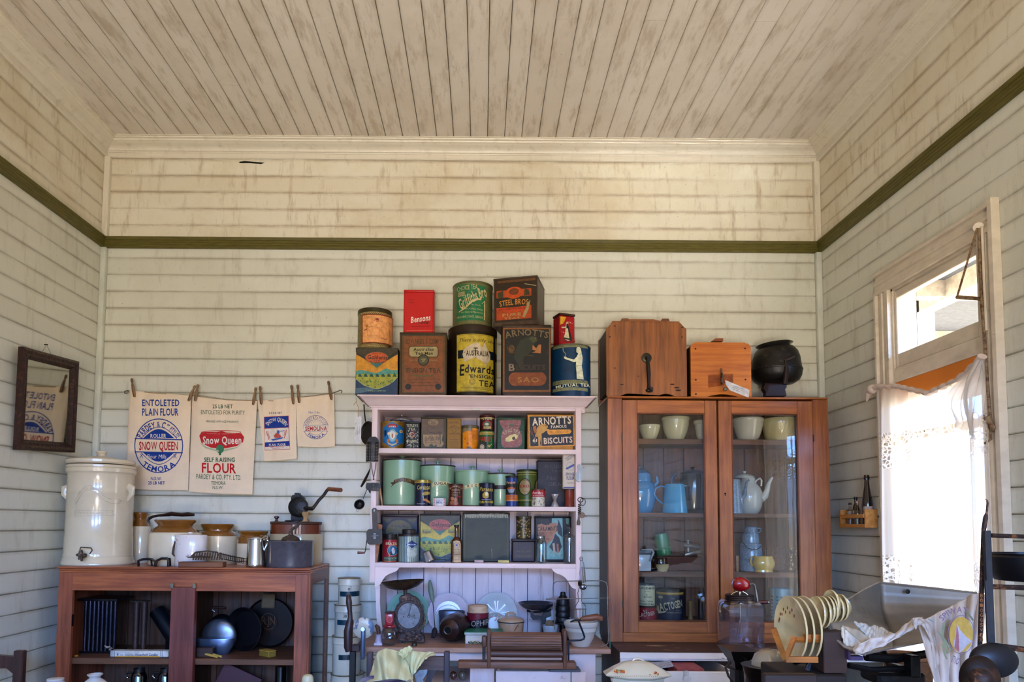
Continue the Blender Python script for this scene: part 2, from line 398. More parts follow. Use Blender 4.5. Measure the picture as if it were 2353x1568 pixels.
PU = (zt(371.5, YB)-zt(523, YB))/4; ZU0 = zt(523, YB)-60*PU
ZR1, ZR0 = zt(553, YB, 1050), zt(577, YB, 1050); ZRm = (ZR0+ZR1)/2
CP = .11; ZC = zt(313.5, YB-CP, 1050); ZCB = zt(358, YB, 1050)
m_lo = painted('painted_boards_pale', '#dbdccf', '#c4c2b0', '#8f8268', 'Z', PL, ZL0, .42)
m_up = painted('painted_boards_cream', '#e3decb', '#cec1a4', '#94784e', 'Z', PU, ZU0, .8, edge_amt=.7)
m_ce = painted('painted_boards_ceiling', '#ddd5c9', '#c6baa8', '#9c8a6e', 'X', .0989, P(1120, 313, YB).x, .62, hi=(.48, .70), edge_amt=.35)
m_tr = painted('painted_trim', '#e2dccc', '#cfc4ac', '#8a7250', 'Z', 5, 0, .35)
m_olive = mt('#6c6531', .45, 0, .2, 14, '#4c4620', (.5, .7), (1, 1, 6))
m_dark = mt('#1a1612', .8)
def board_poly(face, out, z0, z1):
    s = 1 if out > 0 else -1
    return [(face+s*.02, z0), (face+s*.007, z0+.0006), (face, z0+.0055), (face, z1-.0022), (face+s*.006, z1-.0006), (face+s*.02, z1)]
def wall_boards(name, face, out, ax, a, b, hole=None):
    for nm, pitch, z0, lo, hi, mat in ((name, PL, ZL0, 0, ZRm, m_lo), (name+'_upper', PU, ZU0, ZRm, ZC+.02, m_up)):
        m = MB(); k = int((lo-z0)//pitch)
        while z0+k*pitch < hi:
            za, zb = max(lo, z0+k*pitch), min(hi, z0+(k+1)*pitch); k += 1
            if zb-za < .012: continue
            segs = [(a, b)]
            if hole and zb > hole[2]+.02 and za < hole[3]-.0: segs = [(a, hole[0]), (hole[1], b)]
            for (p, q) in segs:
                if ax == 'x': m.add(g_prism([(y, z) for y, z in board_poly(face, out, za, zb)], p, q, 'x'))
                else: m.add(g_prism(board_poly(face, out, za, zb), p, q, 'y'))
        if nm != name: nm = name.replace('wall_', 'wall_upper_')
        obj(nm, m, [mat], kind='structure', smooth=0)
wall_boards('wall_back', YB, 1, 'x', XL, XR)
wall_boards('wall_left', XL, -1, 'y', YR, YB)
WC = dict(y0=PX(2287, 480, XR).y, y1=PX(2018, 640, XR).y)      # casing outer edges
OY0, OY1 = PX(2258, 600, XR).y, PX(2049, 680, XR).y             # opening
OZ1 = PX(2049, 666, XR).z; OZ0 = .70; WZT = PX(2016, 635, XR).z
wall_boards('wall_right', XR, 1, 'y', YR, YB, (OY0, OY1, OZ0, OZ1))
obj('wall_back_lining', g_box((XL-.1, YB+.021, -.05), (XR+.1, YB+.12, ZC+.1)), m_dark, kind='structure', smooth=0)
obj('wall_left_lining', g_box((XL-.12, YR, -.05), (XL-.021, YB+.1, ZC+.1)), m_dark, kind='structure', smooth=0)
g = [g_box((XR+.021, YR, -.05), (XR+.12, OY0, ZC+.1)), g_box((XR+.021, OY1, -.05), (XR+.12, YB+.1, ZC+.1)), g_box((XR+.021, OY0, -.05), (XR+.12, OY1, OZ0)), g_box((XR+.021, OY0, OZ1), (XR+.12, OY1, ZC+.1))]
obj('wall_right_lining', g, m_dark, kind='structure', smooth=0)
m = MB(); bw = .0989; x = P(1120, 313, YB).x-24*bw; random.seed(3)
joints = {1: 201, 6: 196, 11: 44, 16: 205, 19: 43, 23: 44, 27: 46, 24: 0, -1: 0}
jl = {(-9): 43}
while x < XR:
    xa, xb = max(XL, x), min(XR, x+bw)
    if xb > xa+.01:
        kk = round((x-P(1120, 313, YB).x)/bw)
        jy = {-8: 43, -4: 203, -14: 200, -22: 196, 3: 43, 7: 44, 12: 45, -19: 0}.get(kk)
        cuts = [YR, YB]
        if jy is not None: cuts = [YR, PZ(1120, max(jy, 8), ZC).y, YB]
        elif random.random() < .4: cuts = [YR, random.uniform(-1, 1.6), YB]
        for ya, yb in zip(cuts, cuts[1:]):
            m.add(g_prism([(xa+.0012, ZC+.02), (xa+.0018, ZC+.004), (xa+.006, ZC), (xb-.002, ZC), (xb-.0008, ZC+.004), (xb-.0008, ZC+.02)], ya+.0012, yb-.0012, 'y'))
    x += bw
obj('ceiling', m, [m_ce], kind='structure', smooth=0)
obj('ceiling_lining', g_box((XL-.1, YR-.1, ZC+.021), (XR+.1, YB+.1, ZC+.12)), m_dark, kind='structure', smooth=0)
m = MB()
for i in range(40):
    x0 = XL-.1+i*.11; m.add(g_box((x0+.001, YR, -.03), (min(x0+.109, XR+.1), YB+.05, 0), .002))
obj('floor', m, [wood('#3a2416', '#6a452c', 'y', .5)], kind='structure', smooth=0)
def sweep(name, prof, mat, only=None):
    """prof: (distance into the room, z); run along left, back and right wall"""
    obj(name.replace('#', '1'), g_prism([(XL+d, z) for d, z in prof], YR, YB, 'y'), mat, kind='structure', smooth=30)
    obj(name.replace('#', '2'), g_prism([(YB-d, z) for d, z in prof], XL, XR, 'x'), mat, kind='structure', smooth=30)
    obj(name.replace('#', '3'), g_prism([(XR-d, z) for d, z in prof], YR, YB, 'y'), mat, kind='structure', smooth=30)
h = ZC-ZCB
crown = [(0, ZCB), (.010, ZCB), (.012, ZCB+.10*h), (.020, ZCB+.13*h)]
crown += [(.020+.045*(1-math.cos(R(a)))+.0, ZCB+h*(.13+.42*math.sin(R(a)))) for a in (20, 40, 60, 80)]
crown += [(.066, ZCB+h*.60), (.072, ZCB+h*.66), (.080, ZCB+h*.68), (.084, ZCB+h*.80), (.097, ZCB+h*.84), (.100, ZCB+h*.93), (CP, ZC-.004), (CP, ZC), (0, ZC)]
sweep('trim_#', crown, m_tr)

hr = ZR1-ZR0
rail = [(0, ZR0), (.012, ZR0), (.016, ZR0+.1*hr), (.016, ZR0+.25*hr), (.020, ZR0+.3*hr), (.020, ZR0+.45*hr), (.024, ZR0+.5*hr), (.024, ZR0+.66*hr), (.029, ZR0+.7*hr), (.034, ZR0+.86*hr), (.034, ZR1-.004), (.028, ZR1), (0, ZR1)]
def sweep2(k, prof, mat):
    obj('trim_%d' % k, g_prism([(XL+d, z) for d, z in prof], YR, YB, 'y'), mat, kind='structure', smooth=0)
    obj('trim_%d' % (k+1), g_prism([(YB-d, z) for d, z in prof], XL, XR, 'x'), mat, kind='structure', smooth=0)
    obj('trim_%d' % (k+2), g_prism([(XR-d, z) for d, z in prof], YR, YB, 'y'), mat, kind='structure', smooth=0)
sweep2(4, rail, m_olive)
sweep2(7, [(0, ZCB-.030), (.006, ZCB-.030), (.012, ZCB-.024), (.012, ZCB-.003), (0, ZCB-.003)], m_tr)
m_bat_lo = mt('#d6d9cf', .45, 0, .12, 8, '#a5251c', (.735, .75), (2, 2, 1), s2=5)
obj('trim_10', g_box((XL, YB-.03, ZR1), (XL+.034, YB, ZCB-.03), .004), m_tr, kind='structure')
obj('trim_11', g_box((XR-.034, YB-.03, ZR1), (XR, YB, ZCB-.03), .004), m_tr, kind='structure')
obj('trim_12', g_box((XL, YB-.03, 0), (XL+.034, YB, ZR0), .006, 2), m_bat_lo, kind='structure')
obj('trim_13', g_box((XR-.034, YB-.03, 0), (XR, YB, ZR0), .006, 2), m_bat_lo, kind='structure')
ck_ = [P(x_, y_, YB-.0012) for x_, y_ in ((548, 372), (562, 370), (585, 372), (608, 374), (600, 377), (575, 375), (552, 375))]
obj('trim_14', g_prism([(v.x, v.z) for v in ck_], YB-.0012, YB+.002, 'y'), m_dark, kind='structure', smooth=0)  # thin dark sliver for the split in an upper wall board, not a moulding
g = []
xs = [XL-.1]+[v for a in REAR for v in a[:2]]+[XR+.1]
for i in range(0, len(xs), 2): g.append(g_box((xs[i], YR-.12, -.05), (xs[i+1], YR, ZC+.1)))
for (x0, x1, z0, z1) in REAR: g += [g_box((x0, YR-.12, -.05), (x1, YR, z0)), g_box((x0, YR-.12, z1), (x1, YR, ZC+.1))]
obj('wall_rear', g, mt('#d6d4c8', .5), kind='structure', smooth=0)
for i, (x0, x1, z0, z1) in enumerate(REAR):
    g = [g_box((x0-.08, YR, z1), (x1+.08, YR+.02, z1+.09)), g_box((x0-.08, YR, z0-.02), (x0, YR+.02, z1)), g_box((x1, YR, z0-.02), (x1+.08, YR+.02, z1)),
         g_box(((x0+x1)/2-.012, YR-.06, z0), ((x0+x1)/2+.012, YR-.03, z1))]
    for w_ in (.33, .66): g.append(g_box((x0, YR-.06, z0+(z1-z0)*w_-.012), (x1, YR-.03, z0+(z1-z0)*w_+.012)))
    obj('window_%d' % (i+2), g, m_tr, kind='structure', smooth=0)
m_wf = mt('#e0d6c4', .42, 0, .1, 10, '#a08a68', (.58, .8), (1, 1, 2), bump=.1)
wn = tag(bpy.data.objects.new('window_1', None), kind='structure'); COL.objects.link(wn); wn.location = (XR, (OY0+OY1)/2, OZ0)
cw0, cw1 = WC['y0'], WC['y1']
def fl(d0): return [(0, 0), (.022, 0), (.022, .2), (.016, .24), (.016, .42), (.021, .46), (.021, .60), (.014, .64), (.014, .84), (.026, .88), (.026, 1), (0, 1)]
cas = MB(); wl = cw1-OY1
cas.add(g_prism([(XR-d*1.1, OY1+t*wl) for d, t in fl(0)], OZ0-.1, OZ1, 'z'))
cas.add(g_prism([(XR-d*1.1, OZ1+t*(WZT-OZ1)) for d, t in fl(0)], cw0, cw1, 'y'))
wr = OY0-cw0; cas.add(g_prism([(XR-d*1.1, OY0-t*wr) for d, t in fl(0)], OZ0-.1, OZ1, 'z'))
cas.add(g_box((XR-.034, cw0-.024, OZ0-.1), (XR, cw0+.002, WZT+.012), .003))
obj('window_casing', cas, m_wf, wn, smooth=20)
obj('window_sill', g_box((XR-.07, cw0-.03, OZ0-.14), (XR+.05, cw1+.03, OZ0-.1), .008), m_wf, wn)
g = [g_box((XR-.005, OY1-.012, OZ0-.1), (XR+.11, OY1, OZ1)), g_box((XR-.005, OY0, OZ0-.1), (XR+.11, OY0+.012, OZ1)), g_box((XR-.005, OY0, OZ1-.012), (XR+.11, OY1, OZ1)), g_box((XR-.005, OY0, OZ0-.1), (XR+.11, OY1, OZ0-.06))]
obj('window_jamb', g, m_wf, wn, smooth=0)
tb1 = PX(2056, 848, XR).z; tb0 = PX(2056, 881, XR).z
obj('transom_rail', g_box((XR-.006, OY0+.012, tb0), (XR+.06, OY1-.012, tb1), .004), m_wf, wn)
def sash(y0, y1, z0, z1, gy0, gy1, gz0, gz1, X, nm, bars=()):
    g = [g_box((X, y0, z0), (X+.035, gy0, z1), .003), g_box((X, gy1, z0), (X+.035, y1, z1), .003), g_box((X, gy0, z0), (X+.035, gy1, gz0), .003), g_box((X, gy0, gz1), (X+.035, gy1, z1), .003)]
    for b in bars: g.append(g_box((X+.004, b[0], b[2]), (X+.03, b[1], b[3]), .002))
    s = obj(nm, g, m_wf, wn, smooth=0); obj('window_pane', g_box((X+.016, gy0, gz0), (X+.019, gy1, gz1)), glass((.97, .98, .97)), s, smooth=0)
gl = PX(2063, 686, XR+.01); glb = PX(2069, 813, XR+.01); grr = PX(2246, 588, XR+.01)
sash(OY0+.014, OY1-.014, tb1+.002, OZ1-.016, grr.y, gl.y, glb.z, gl.z, XR+.002, 'transom_sash')
zb_ = PX(2095, 1003, XR+.05).z; yb_ = PX(2122, 950, XR+.05).y
gy1 = PX(2092, 950, XR+.05).y; gy0 = OY0+.06
sash(OY0+.014, OY1-.014, OZ0-.06, tb0-.002, gy0, gy1, OZ0+.02, tb0-.09, XR+.045, 'window_sash',
     [(gy0, gy1, zb_-.018, zb_+.018), (yb_-.01, yb_+.01, zb_, tb0-.09), (yb_-.01+.0, yb_+.01, OZ0+.02, zb_-.4)][:2])
bl = thing('roller_blind', 'orange-tan roller blind rolled down a little behind the curtain head', 'blind', (XR-.02, (OY0+OY1)/2, tb0-.2))
m_bl = mt('#d98a3c', .7, 0, .06, 6)
obj('blind_cloth', g_box((XR-.001, OY0+.02, PX(2060, 912, XR).z-.03), (XR+.003, OY1-.016, tb0-.001)), m_bl, bl)
obj('blind_hem', g_box((XR-.004, OY0+.02, PX(2060, 912, XR).z-.045), (XR+.006, OY1-.016, PX(2060, 912, XR).z-.03), .002), m_wf, bl)
obj('veranda_post', g_box((3.38, 5.2, -.3), (3.5, 5.58, 3.26)), mt('#f2f0ea', .6), label='white square post on the veranda outside the window', cat='post')
obj('veranda_beam', [g_box((3.38, 1.0, 3.12), (3.5, 12, 3.26)), g_box((XR+.2, 6.2, 3.14), (6.6, 6.3, 3.26)), g_box((XR+.2, 4.9, 3.14), (6.6, 5.0, 3.26)), g_box((5.0, 1, 3.16), (5.12, 12, 3.26))], mt('#d8cfc2', .7), label='pale timber veranda beams seen through the high pane', cat='beam', smooth=0)
obj('veranda_roof', g_box((XR+.12, 1.0, 3.26), (6.8, 12.0, 3.31)), mt('#687080', .7), label='grey-blue underside of the veranda roof outside the window', cat='roof', smooth=0)
cu = bpy.data.materials.new('lace_cloth'); cu.use_nodes = True; nt = cu.node_tree; nt.nodes.clear()
o_ = nt.nodes.new('ShaderNodeOutputMaterial'); tr_ = nt.nodes.new('ShaderNodeBsdfTransparent'); tl = nt.nodes.new('ShaderNodeBsdfTranslucent'); df = nt.nodes.new('ShaderNodeBsdfDiffuse')
tl.inputs[0].default_value = (.9, .87, .84, 1); df.inputs[0].default_value = (.86, .83, .8, 1)
a1 = nt.nodes.new('ShaderNodeMixShader'); a1.inputs[0].default_value = .45; nt.links.new(tl.outputs[0], a1.inputs[1]); nt.links.new(df.outputs[0], a1.inputs[2])
a2 = nt.nodes.new('ShaderNodeMixShader'); nt.links.new(tr_.outputs[0], a2.inputs[1]); nt.links.new(a1.outputs[0], a2.inputs[2]); nt.links.new(a2.outputs[0], o_.inputs[0])
at = nt.nodes.new('ShaderNodeAttribute'); at.attribute_name = 'lace'
vo = nt.nodes.new('ShaderNodeTexVoronoi'); vo.feature = 'DISTANCE_TO_EDGE'; vo.inputs['Scale'].default_value = 52
nn_ = _noise(nt, 14, (1, 1, 1), 2)
tcc = nt.nodes.new('ShaderNodeTexCoord'); vm = nt.nodes.new('ShaderNodeVectorMath'); vm.operation = 'ADD'; vs = nt.nodes.new('ShaderNodeVectorMath'); vs.operation = 'SCALE'; vs.inputs['Scale'].default_value = .05
nt.links.new(nn_.outputs['Color'], vs.inputs[0]); nt.links.new(tcc.outputs['Object'], vm.inputs[0]); nt.links.new(vs.outputs[0], vm.inputs[1]); nt.links.new(vm.outputs[0], vo.inputs['Vector'])
hole = _ramp(nt, vo.outputs['Distance'], .08, .12, .04, .97)
hole = _ramp(nt, vo.outputs['Distance'], .13, .17, .98, .12)
mxf = nt.nodes.new('ShaderNodeMix'); mxf.data_type = 'FLOAT'; nt.links.new(at.outputs['Fac'], mxf.inputs[0]); mxf.inputs[2].default_value = .66; nt.links.new(hole, mxf.inputs[3]); nt.links.new(mxf.outputs[0], a2.inputs[0])
cur = thing('lace_curtain', 'sheer white lace curtain strung across the tall window', 'curtain', (XR-.06, 3.0, .7))
ya, yb = PX(2013, 900, XR-.06).y, PX(2262, 850, XR-.06).y
def topz(u):   # u 0 left(far) .. 1 right(near)
    pts = [(0, PX(2013, 893, XR-.06).z), (.25, PX(2060, 893, XR-.06).z), (.55, PX(2110, 915, XR-.06).z), (.8, PX(2180, 885, XR-.06).z), (.9, PX(2215, 860, XR-.06).z), (1, PX(2262, 822, XR-.06).z)]
    for (u0, z0), (u1, z1) in zip(pts, pts[1:]):
        if u <= u1: t = (u-u0)/(u1-u0); return z0+(z1-z0)*t
    return pts[-1][1]
def curf(u, v):
    y = ya+(yb-ya)*u; z = topz(u)*(1-v)+.72*v
    w = .014*math.sin(u*46+.8*math.sin(v*3))+.010*math.sin(u*21+1.5+v)+.006*math.sin(u*95)
    w *= (.5+.6*v)
    if u > .78: w += .03*(u-.78)/.22*math.sin(u*60)*.6
    return Vector((XR-.062+w, y+.02*math.sin(v*2.5+u*9)*(v)*(1-u)*.9, z))
gg = g_grid(curf, 150, 60)
co = obj('curtain_panel', gg, cu, cur, smooth=180)
la = co.data.attributes.new('lace', 'FLOAT', 'POINT'); tz = topz(0)
za, zb2 = PX(2020, 1000, XR-.06).z, PX(2020, 1078, XR-.06).z; zc, zd = PX(2025, 1278, XR-.06).z, PX(2025, 1345, XR-.06).z
vals = []
for v in gg[0]: vals.append(1.0 if (zb2 < v.z < za or zd < v.z < zc) else 0.0)
la.data.foreach_set('value', vals)
m_cr = mt('#d9c9bd', .9, 0, .1, 20)
hd = [Vector((XR-.066, ya+(yb-ya)*u, topz(u)+.006)) for u in [i/40 for i in range(41)]]
obj('curtain_heading', g_tube(hd, [.016+.005*math.sin(i*2.1) for i in range(41)], 8, flat=.7), m_cr, cur)
kn = PX(2004, 895, XR-.07)
obj('curtain_knot', [tf(g_ball(.024, 1, 1.2, 1, 12), kn), g_tube([kn, kn+Vector((0, .03, -.01)), kn+Vector((0, .05, -.05))], [.014, .016, .004], 7), g_tube([kn, kn+Vector((0, -.05, .004)), kn+Vector((0, -.09, -.004))], [.016, .012, .012], 7)], m_cr, cur)
def flap(u, v):
    a = PX(2248, 832, XR-.09); y = a.y+.12*(v)*(.3+u)*1.0-.01; z = a.z-.30*v*(1-.25*u)+.0
    return Vector((XR-.10+.012*math.sin(u*9+v*4)+.009*math.sin(u*34+v*3), y-.02+.10*u*(math.sin(math.pi*min(1, v*1.1))), z))
obj('curtain_flap', g_grid(flap, 20, 24), cu, cur, smooth=180)
m_ru = mt('#9a8468', .6, .1, .3, 60, '#5a3a24', (.45, .6))
st = thing('window_stay', 'rusty fanlight opener rod with a triangular stay and pulled arm', 'window opener', PX(2262, 900, XR-.03))
rodp = [PX(2250, 525, XR-.035), PX(2251, 600, XR-.035), PX(2256, 700, XR-.035), PX(2262, 770, XR-.035), PX(2268, 870, XR-.035), PX(2275, 960, XR-.035)]
obj('long_rod', g_tube(rodp, .006, 8), m_ru, st)
obj('upright_guide', g_tube([PX(2256, 520, XR-.03), PX(2262, 660, XR-.03), PX(2267, 760, XR-.03)], .005, 8), m_wf, st)
ax_ = PX(2200, 683, XR-.16); bx_ = PX(2250, 687, XR-.03)
obj('arm', g_tube([ax_, bx_], .008, 8), m_ru, st); obj('stay_bar', g_tube([PX(2246, 522, XR-.035), ax_+Vector((0, 0, .004))], .004, 8), m_ru, st)
obj('pulley', [aim(g_lathe([(0, 0), (.018, 0), (.018, .012), (0, .012)], 20), PX(2248, 522, XR-.03), PX(2248, 522, XR-.05))], m_wf, st)
obj('bracket', [g_tube([PX(2262, 962, XR-.02), PX(2272, 962, XR-.05), PX(2280, 985, XR-.05), PX(2284, 990, XR-.03)], [.014, .010, .012, .006], 8), g_tube([PX(2275, 960, XR-.035), PX(2277, 1010, XR-.035), PX(2262, 1020, XR-.05)], .005, 8)], m_ru, st)
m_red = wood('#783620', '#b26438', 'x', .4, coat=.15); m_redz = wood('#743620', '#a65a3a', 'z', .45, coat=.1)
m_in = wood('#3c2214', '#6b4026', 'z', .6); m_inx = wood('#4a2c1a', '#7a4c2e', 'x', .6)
YC = 3.50
LCZ = zt(1304, YC, 400)
lc = thing('display_cabinet', 'low reddish timber cabinet with open doorways, standing under the flour bags', 'cabinet', (P(420, 1304, YC).x, 3.72, 0))
xa, xb = P(135, 1330, YC).x, P(713, 1330, YC).x; xt0, xt1 = P(131, 1303, YC).x, P(720, 1300, YC).x
obj('cabinet_top', [g_box((xt0+.006, YC-.016, LCZ-.010), (xb+.002, 3.93, LCZ), .003), g_box((xt0+.012, YC-.010, LCZ-.022), (xb+.002, 3.93, LCZ-.010), .004), g_box((xt0+.016, YC-.006, LCZ-.032), (xb+.001, YC+.1, LCZ-.022), .002)], m_red, lc)
zr = zt(1358, YC, 300)
obj('top_rail', g_box((xa+.01, YC, zr), (xb-.01, YC+.022, LCZ-.03), .001), m_red, lc)
x165 = P(165, 1400, YC).x; x393, x450 = P(394, 1400, YC).x, P(449, 1400, YC).x; x678 = P(677, 1400, YC).x
for w_ in ((xa, x165), (x678, xb)): obj('stile', g_box((w_[0], YC-.001, 0), (w_[1], YC+.022, LCZ-.03), .002), m_redz, lc)
obj('centre_stile', g_box((x393, YC-.012, 0), (x450, YC+.02, zt(1350, YC, 420)), .002), wood('#5e2a20', '#84443a', 'z', .45), lc)
obj('stile_bead', g_box((x678+.062, YC-.006, 0), (x678+.070, YC, LCZ-.034), .002), m_redz, lc)
m_hinge = mt('#8d8a78', .4, .7, .3, 80, '#4b5a44')
for q_ in ((x393-.004, x393+.012), (x450-.012, x450+.004)): obj('corner_plate', g_box((q_[0], YC-.016, zt(1356, YC)), (q_[1], YC-.0115, zt(1346, YC))), m_hinge, lc)
obj('lock_plate', g_box((x165-.003, YC+.002, zt(1447, YC)), (x165+.002, YC+.018, zt(1420, YC))), mt('#2c211a', .5, .5), lc)
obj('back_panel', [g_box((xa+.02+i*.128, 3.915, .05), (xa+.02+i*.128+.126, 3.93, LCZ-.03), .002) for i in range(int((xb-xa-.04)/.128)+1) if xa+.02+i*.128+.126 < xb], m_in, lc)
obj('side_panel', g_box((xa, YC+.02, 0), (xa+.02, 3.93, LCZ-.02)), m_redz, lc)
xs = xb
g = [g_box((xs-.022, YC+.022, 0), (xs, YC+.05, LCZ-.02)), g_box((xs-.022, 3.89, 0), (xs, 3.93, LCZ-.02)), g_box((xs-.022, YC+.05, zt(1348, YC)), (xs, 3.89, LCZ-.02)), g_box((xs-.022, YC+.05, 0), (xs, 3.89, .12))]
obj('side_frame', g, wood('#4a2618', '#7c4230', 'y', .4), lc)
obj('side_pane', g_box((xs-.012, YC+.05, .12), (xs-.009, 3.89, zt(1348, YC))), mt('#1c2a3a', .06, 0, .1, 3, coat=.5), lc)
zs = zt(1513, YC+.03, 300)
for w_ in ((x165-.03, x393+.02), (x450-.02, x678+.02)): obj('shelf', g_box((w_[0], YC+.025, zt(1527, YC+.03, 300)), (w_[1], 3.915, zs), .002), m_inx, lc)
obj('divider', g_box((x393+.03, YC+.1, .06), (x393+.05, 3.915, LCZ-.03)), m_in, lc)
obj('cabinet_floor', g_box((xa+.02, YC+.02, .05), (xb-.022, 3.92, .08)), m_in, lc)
PK = mt('#e6d3d2', .4, 0, .06, 12, '#a88480', (.62, .75), (1, 1, 1), bump=.08)
PKb = mt('#dccfd4', .45, 0, .10, 9, '#a08894', (.6, .78), (2, 2, .3), bump=.05)
YH = 3.64; YHB = 3.925
hu = thing('dresser', 'pale pink painted kitchen dresser packed with old tins', 'dresser', (P(1090, 1100, YH).x, 3.75, 0))
hx0, hx0b = P(853, 1050, YH).x, P(866, 1050, YH).x; hx1b, hx1 = P(1323, 1050, YH).x, P(1336, 1050, YH).x
ztop = zt(909, YH-.07, 1088); zcb = zt(938, YH, 1088)
BZ = zt(1490, 3.45, 1100)                      # bench top
for w_ in ((hx0, hx0b), (hx1b, hx1)): obj('side_panel', g_box((w_[0], YH, BZ+.0 if w_[0] > 0 else zt(1341, YH)), (w_[1], YHB, zcb+.02), .003, 2), PK, hu)
g = [];
cx0, cx1 = P(821, 912, YH-.07).x, P(1355, 908, YH-.07).x; bx0, bx1 = P(851, 936, YH).x, P(1342, 934, YH).x
pr = [(0, zcb), (.004, zcb), (.004, zcb+.006), (.010, zcb+.008), (.018, zcb+.014), (.034, zcb+.030), (.050, zcb+.044), (.058, zcb+.048), (.058, zcb+.053), (.066, zcb+.056), (.070, ztop-.006), (.070, ztop), (0, ztop)]
top_h = ztop-zcb; k = top_h/max(p[1]-zcb for p in pr)
pr = [(d, zcb+(z-zcb)*1.0) for d, z in pr]
ex = (bx0-cx0)/.070
V = []; Fc = []
for d, z in pr:
    V += [Vector((bx0-d*ex, YHB, z)), Vector((bx0-d*ex, YH-d, z)), Vector((bx1+d*ex, YH-d, z)), Vector((bx1+d*ex, YHB, z))]
for i in range(len(pr)-1):
    for j in range(3): Fc.append([i*4+j, i*4+j+1, i*4+4+j+1, i*4+4+j])
Fc.append([0, 1, 2, 3]); kk = (len(pr)-1)*4; Fc.append([kk-4+0, kk-4+1, kk-4+2, kk-4+3])
obj('cornice', (V, Fc), PK, hu, smooth=25)
obj('top_board', g_box((bx0+.002, YH+.004, zcb-.012), (bx1-.002, YHB, zcb)), PK, hu)
obj('paper_slip', g_box((P(1082, 940, YH-.002).x, YH-.003, P(1082, 943, YH).z), (P(1103, 940, YH).x, YH+.03, P(1082, 939, YH).z), .0005), mt('#dcdad4', .6), hu)
obj('corner_block', g_box((hx1+.001, YH+.02, zt(946, YH)), (hx1+.022, YH+.06, zcb+.01)), PK, hu)
bwid = P(974, 1320, YHB).x-P(914.5, 1320, YHB).x; n = 9; hb0 = P(914.5, 1320, YHB).x-bwid
back = MB()
for i in range(n):
    cl = [(hb0+i*bwid+.0008, YHB), (hb0+i*bwid+.003, YHB-.010), (hb0+(i+.5)*bwid-.0015, YHB-.010), (hb0+(i+.5)*bwid, YHB-.007), (hb0+(i+.5)*bwid+.0015, YHB-.010), (hb0+(i+1)*bwid-.003, YHB-.010), (hb0+(i+1)*bwid-.0008, YHB)]
    cl = [(min(max(p, hx0b+.0004*j_), hx1b-.0004*(10-j_)), y_) for j_, (p, y_) in enumerate(cl)]
    back.add(g_prism(cl, BZ-.02, zcb, 'z'))
obj('back_boards', back, PKb, hu, smooth=0)
SH = {}
for i, (y0, y1) in enumerate(((1032, 1043), (1164, 1174), (1295, 1306))):
    SH[i+1] = zt(y0, YH, 1100); obj('shelf', g_box((hx0b-.001, YH-.002, zt(y1, YH, 1100)), (hx1b+.001, YHB-.01, SH[i+1]), .002, 2), PK, hu)
s3b = zt(1306, YH, 1100)
def brk(x, sgn):
    pts = [(0, 0), (.128, 0), (.118, -.016), (.100, -.026), (.075, -.034), (.055, -.048), (.042, -.066), (.032, -.086), (.022, -.098), (.012, -.104), (0, -.106)]
    return [(x+sgn*p, s3b+q) for p, q in pts]
obj('bracket', g_prism(brk(hx0b, 1), YH, YH+.016, 'y'), PK, hu); obj('bracket', g_prism(brk(hx1b, -1), YH, YH+.016, 'y'), PK, hu)
obj('curved_leg', g_prism([(P(x_, y_, YH).x, max(P(x_, y_, YH).z, BZ)) for x_, y_ in [(862, 1341), (872.5, 1341), (872, 1385), (874, 1420), (878, 1447), (882, 1470), (872, 1470), (868, 1450), (864, 1420), (862.5, 1385)]], YH+.0165, YHB-.012, 'y'), PK, hu)
m_bench = wood('#8a6250', '#b98c72', 'x', .5)
bt0, bt1 = P(811, 1498, 3.45).x, P(1404, 1498, 3.45).x
obj('bench_top', g_box((bt0, 3.45, BZ-.026), (bt1, 3.945, BZ), .003), m_bench, hu)
lx0, lx1 = P(872, 1530, 3.52).x, P(1369, 1530, 3.52).x
obj('base_stile', g_box((P(1309, 1530, 3.52).x, 3.52, 0), (lx1, 3.56, BZ-.026), .002), PK, hu)
obj('base_stile', g_box((lx0, 3.52, 0), (lx0+.06, 3.56, BZ-.026), .002), PK, hu)
obj('base_rail', g_box((lx0+.05, 3.52, zt(1520, 3.52)), (P(1311, 1530, 3.52).x, 3.54, BZ-.026), .002), PK, hu)
obj('base_side', g_box((lx1-.02, 3.56, 0), (lx1, 3.93, BZ-.026)), PK, hu); obj('base_side', g_box((lx0, 3.56, 0), (lx0+.02, 3.93, BZ-.026)), PK, hu)
obj('base_panel', g_box((P(1080, 1550, 3.54).x, 3.53, 0), (P(1136, 1550, 3.54).x, 3.55, zt(1530, 3.54)), .002), PKb, hu)
dw = obj('drawer', [g_box((P(1139, 1550, 3.38).x, 3.36, .45), (P(1345, 1550, 3.38).x, 3.38, zt(1541, 3.38)), .003), g_box((P(1139, 1550, 3.38).x+.01, 3.38, .5), (P(1139, 1550, 3.38).x+.02, 3.7, zt(1541, 3.38)-.01)), g_box((P(1345, 1550, 3.38).x-.02, 3.38, .5), (P(1345, 1550, 3.38).x-.01, 3.7, zt(1541, 3.38)-.01))], PK, hu)
obj('drawer_stripe', g_box((P(1311, 1550, 3.36).x, 3.3595, .45), (P(1313.5, 1550, 3.36).x, 3.36, zt(1542, 3.36))), mt('#1f7a5c', .4), dw)
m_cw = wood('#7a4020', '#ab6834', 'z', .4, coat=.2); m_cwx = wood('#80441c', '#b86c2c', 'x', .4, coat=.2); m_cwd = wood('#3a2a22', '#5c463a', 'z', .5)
YG = 3.67; gc = thing('glass_cupboard', 'tall brown timber cupboard with two glazed doors in the far corner', 'cupboard', (P(1650, 1200, YG).x, 3.8, 0))
gx0, gx1 = P(1397, 1150, YG).x, P(1908, 1150, YG).x
GT = zt(917, YG, 1640); GB = zt(1478, YG, 1640)
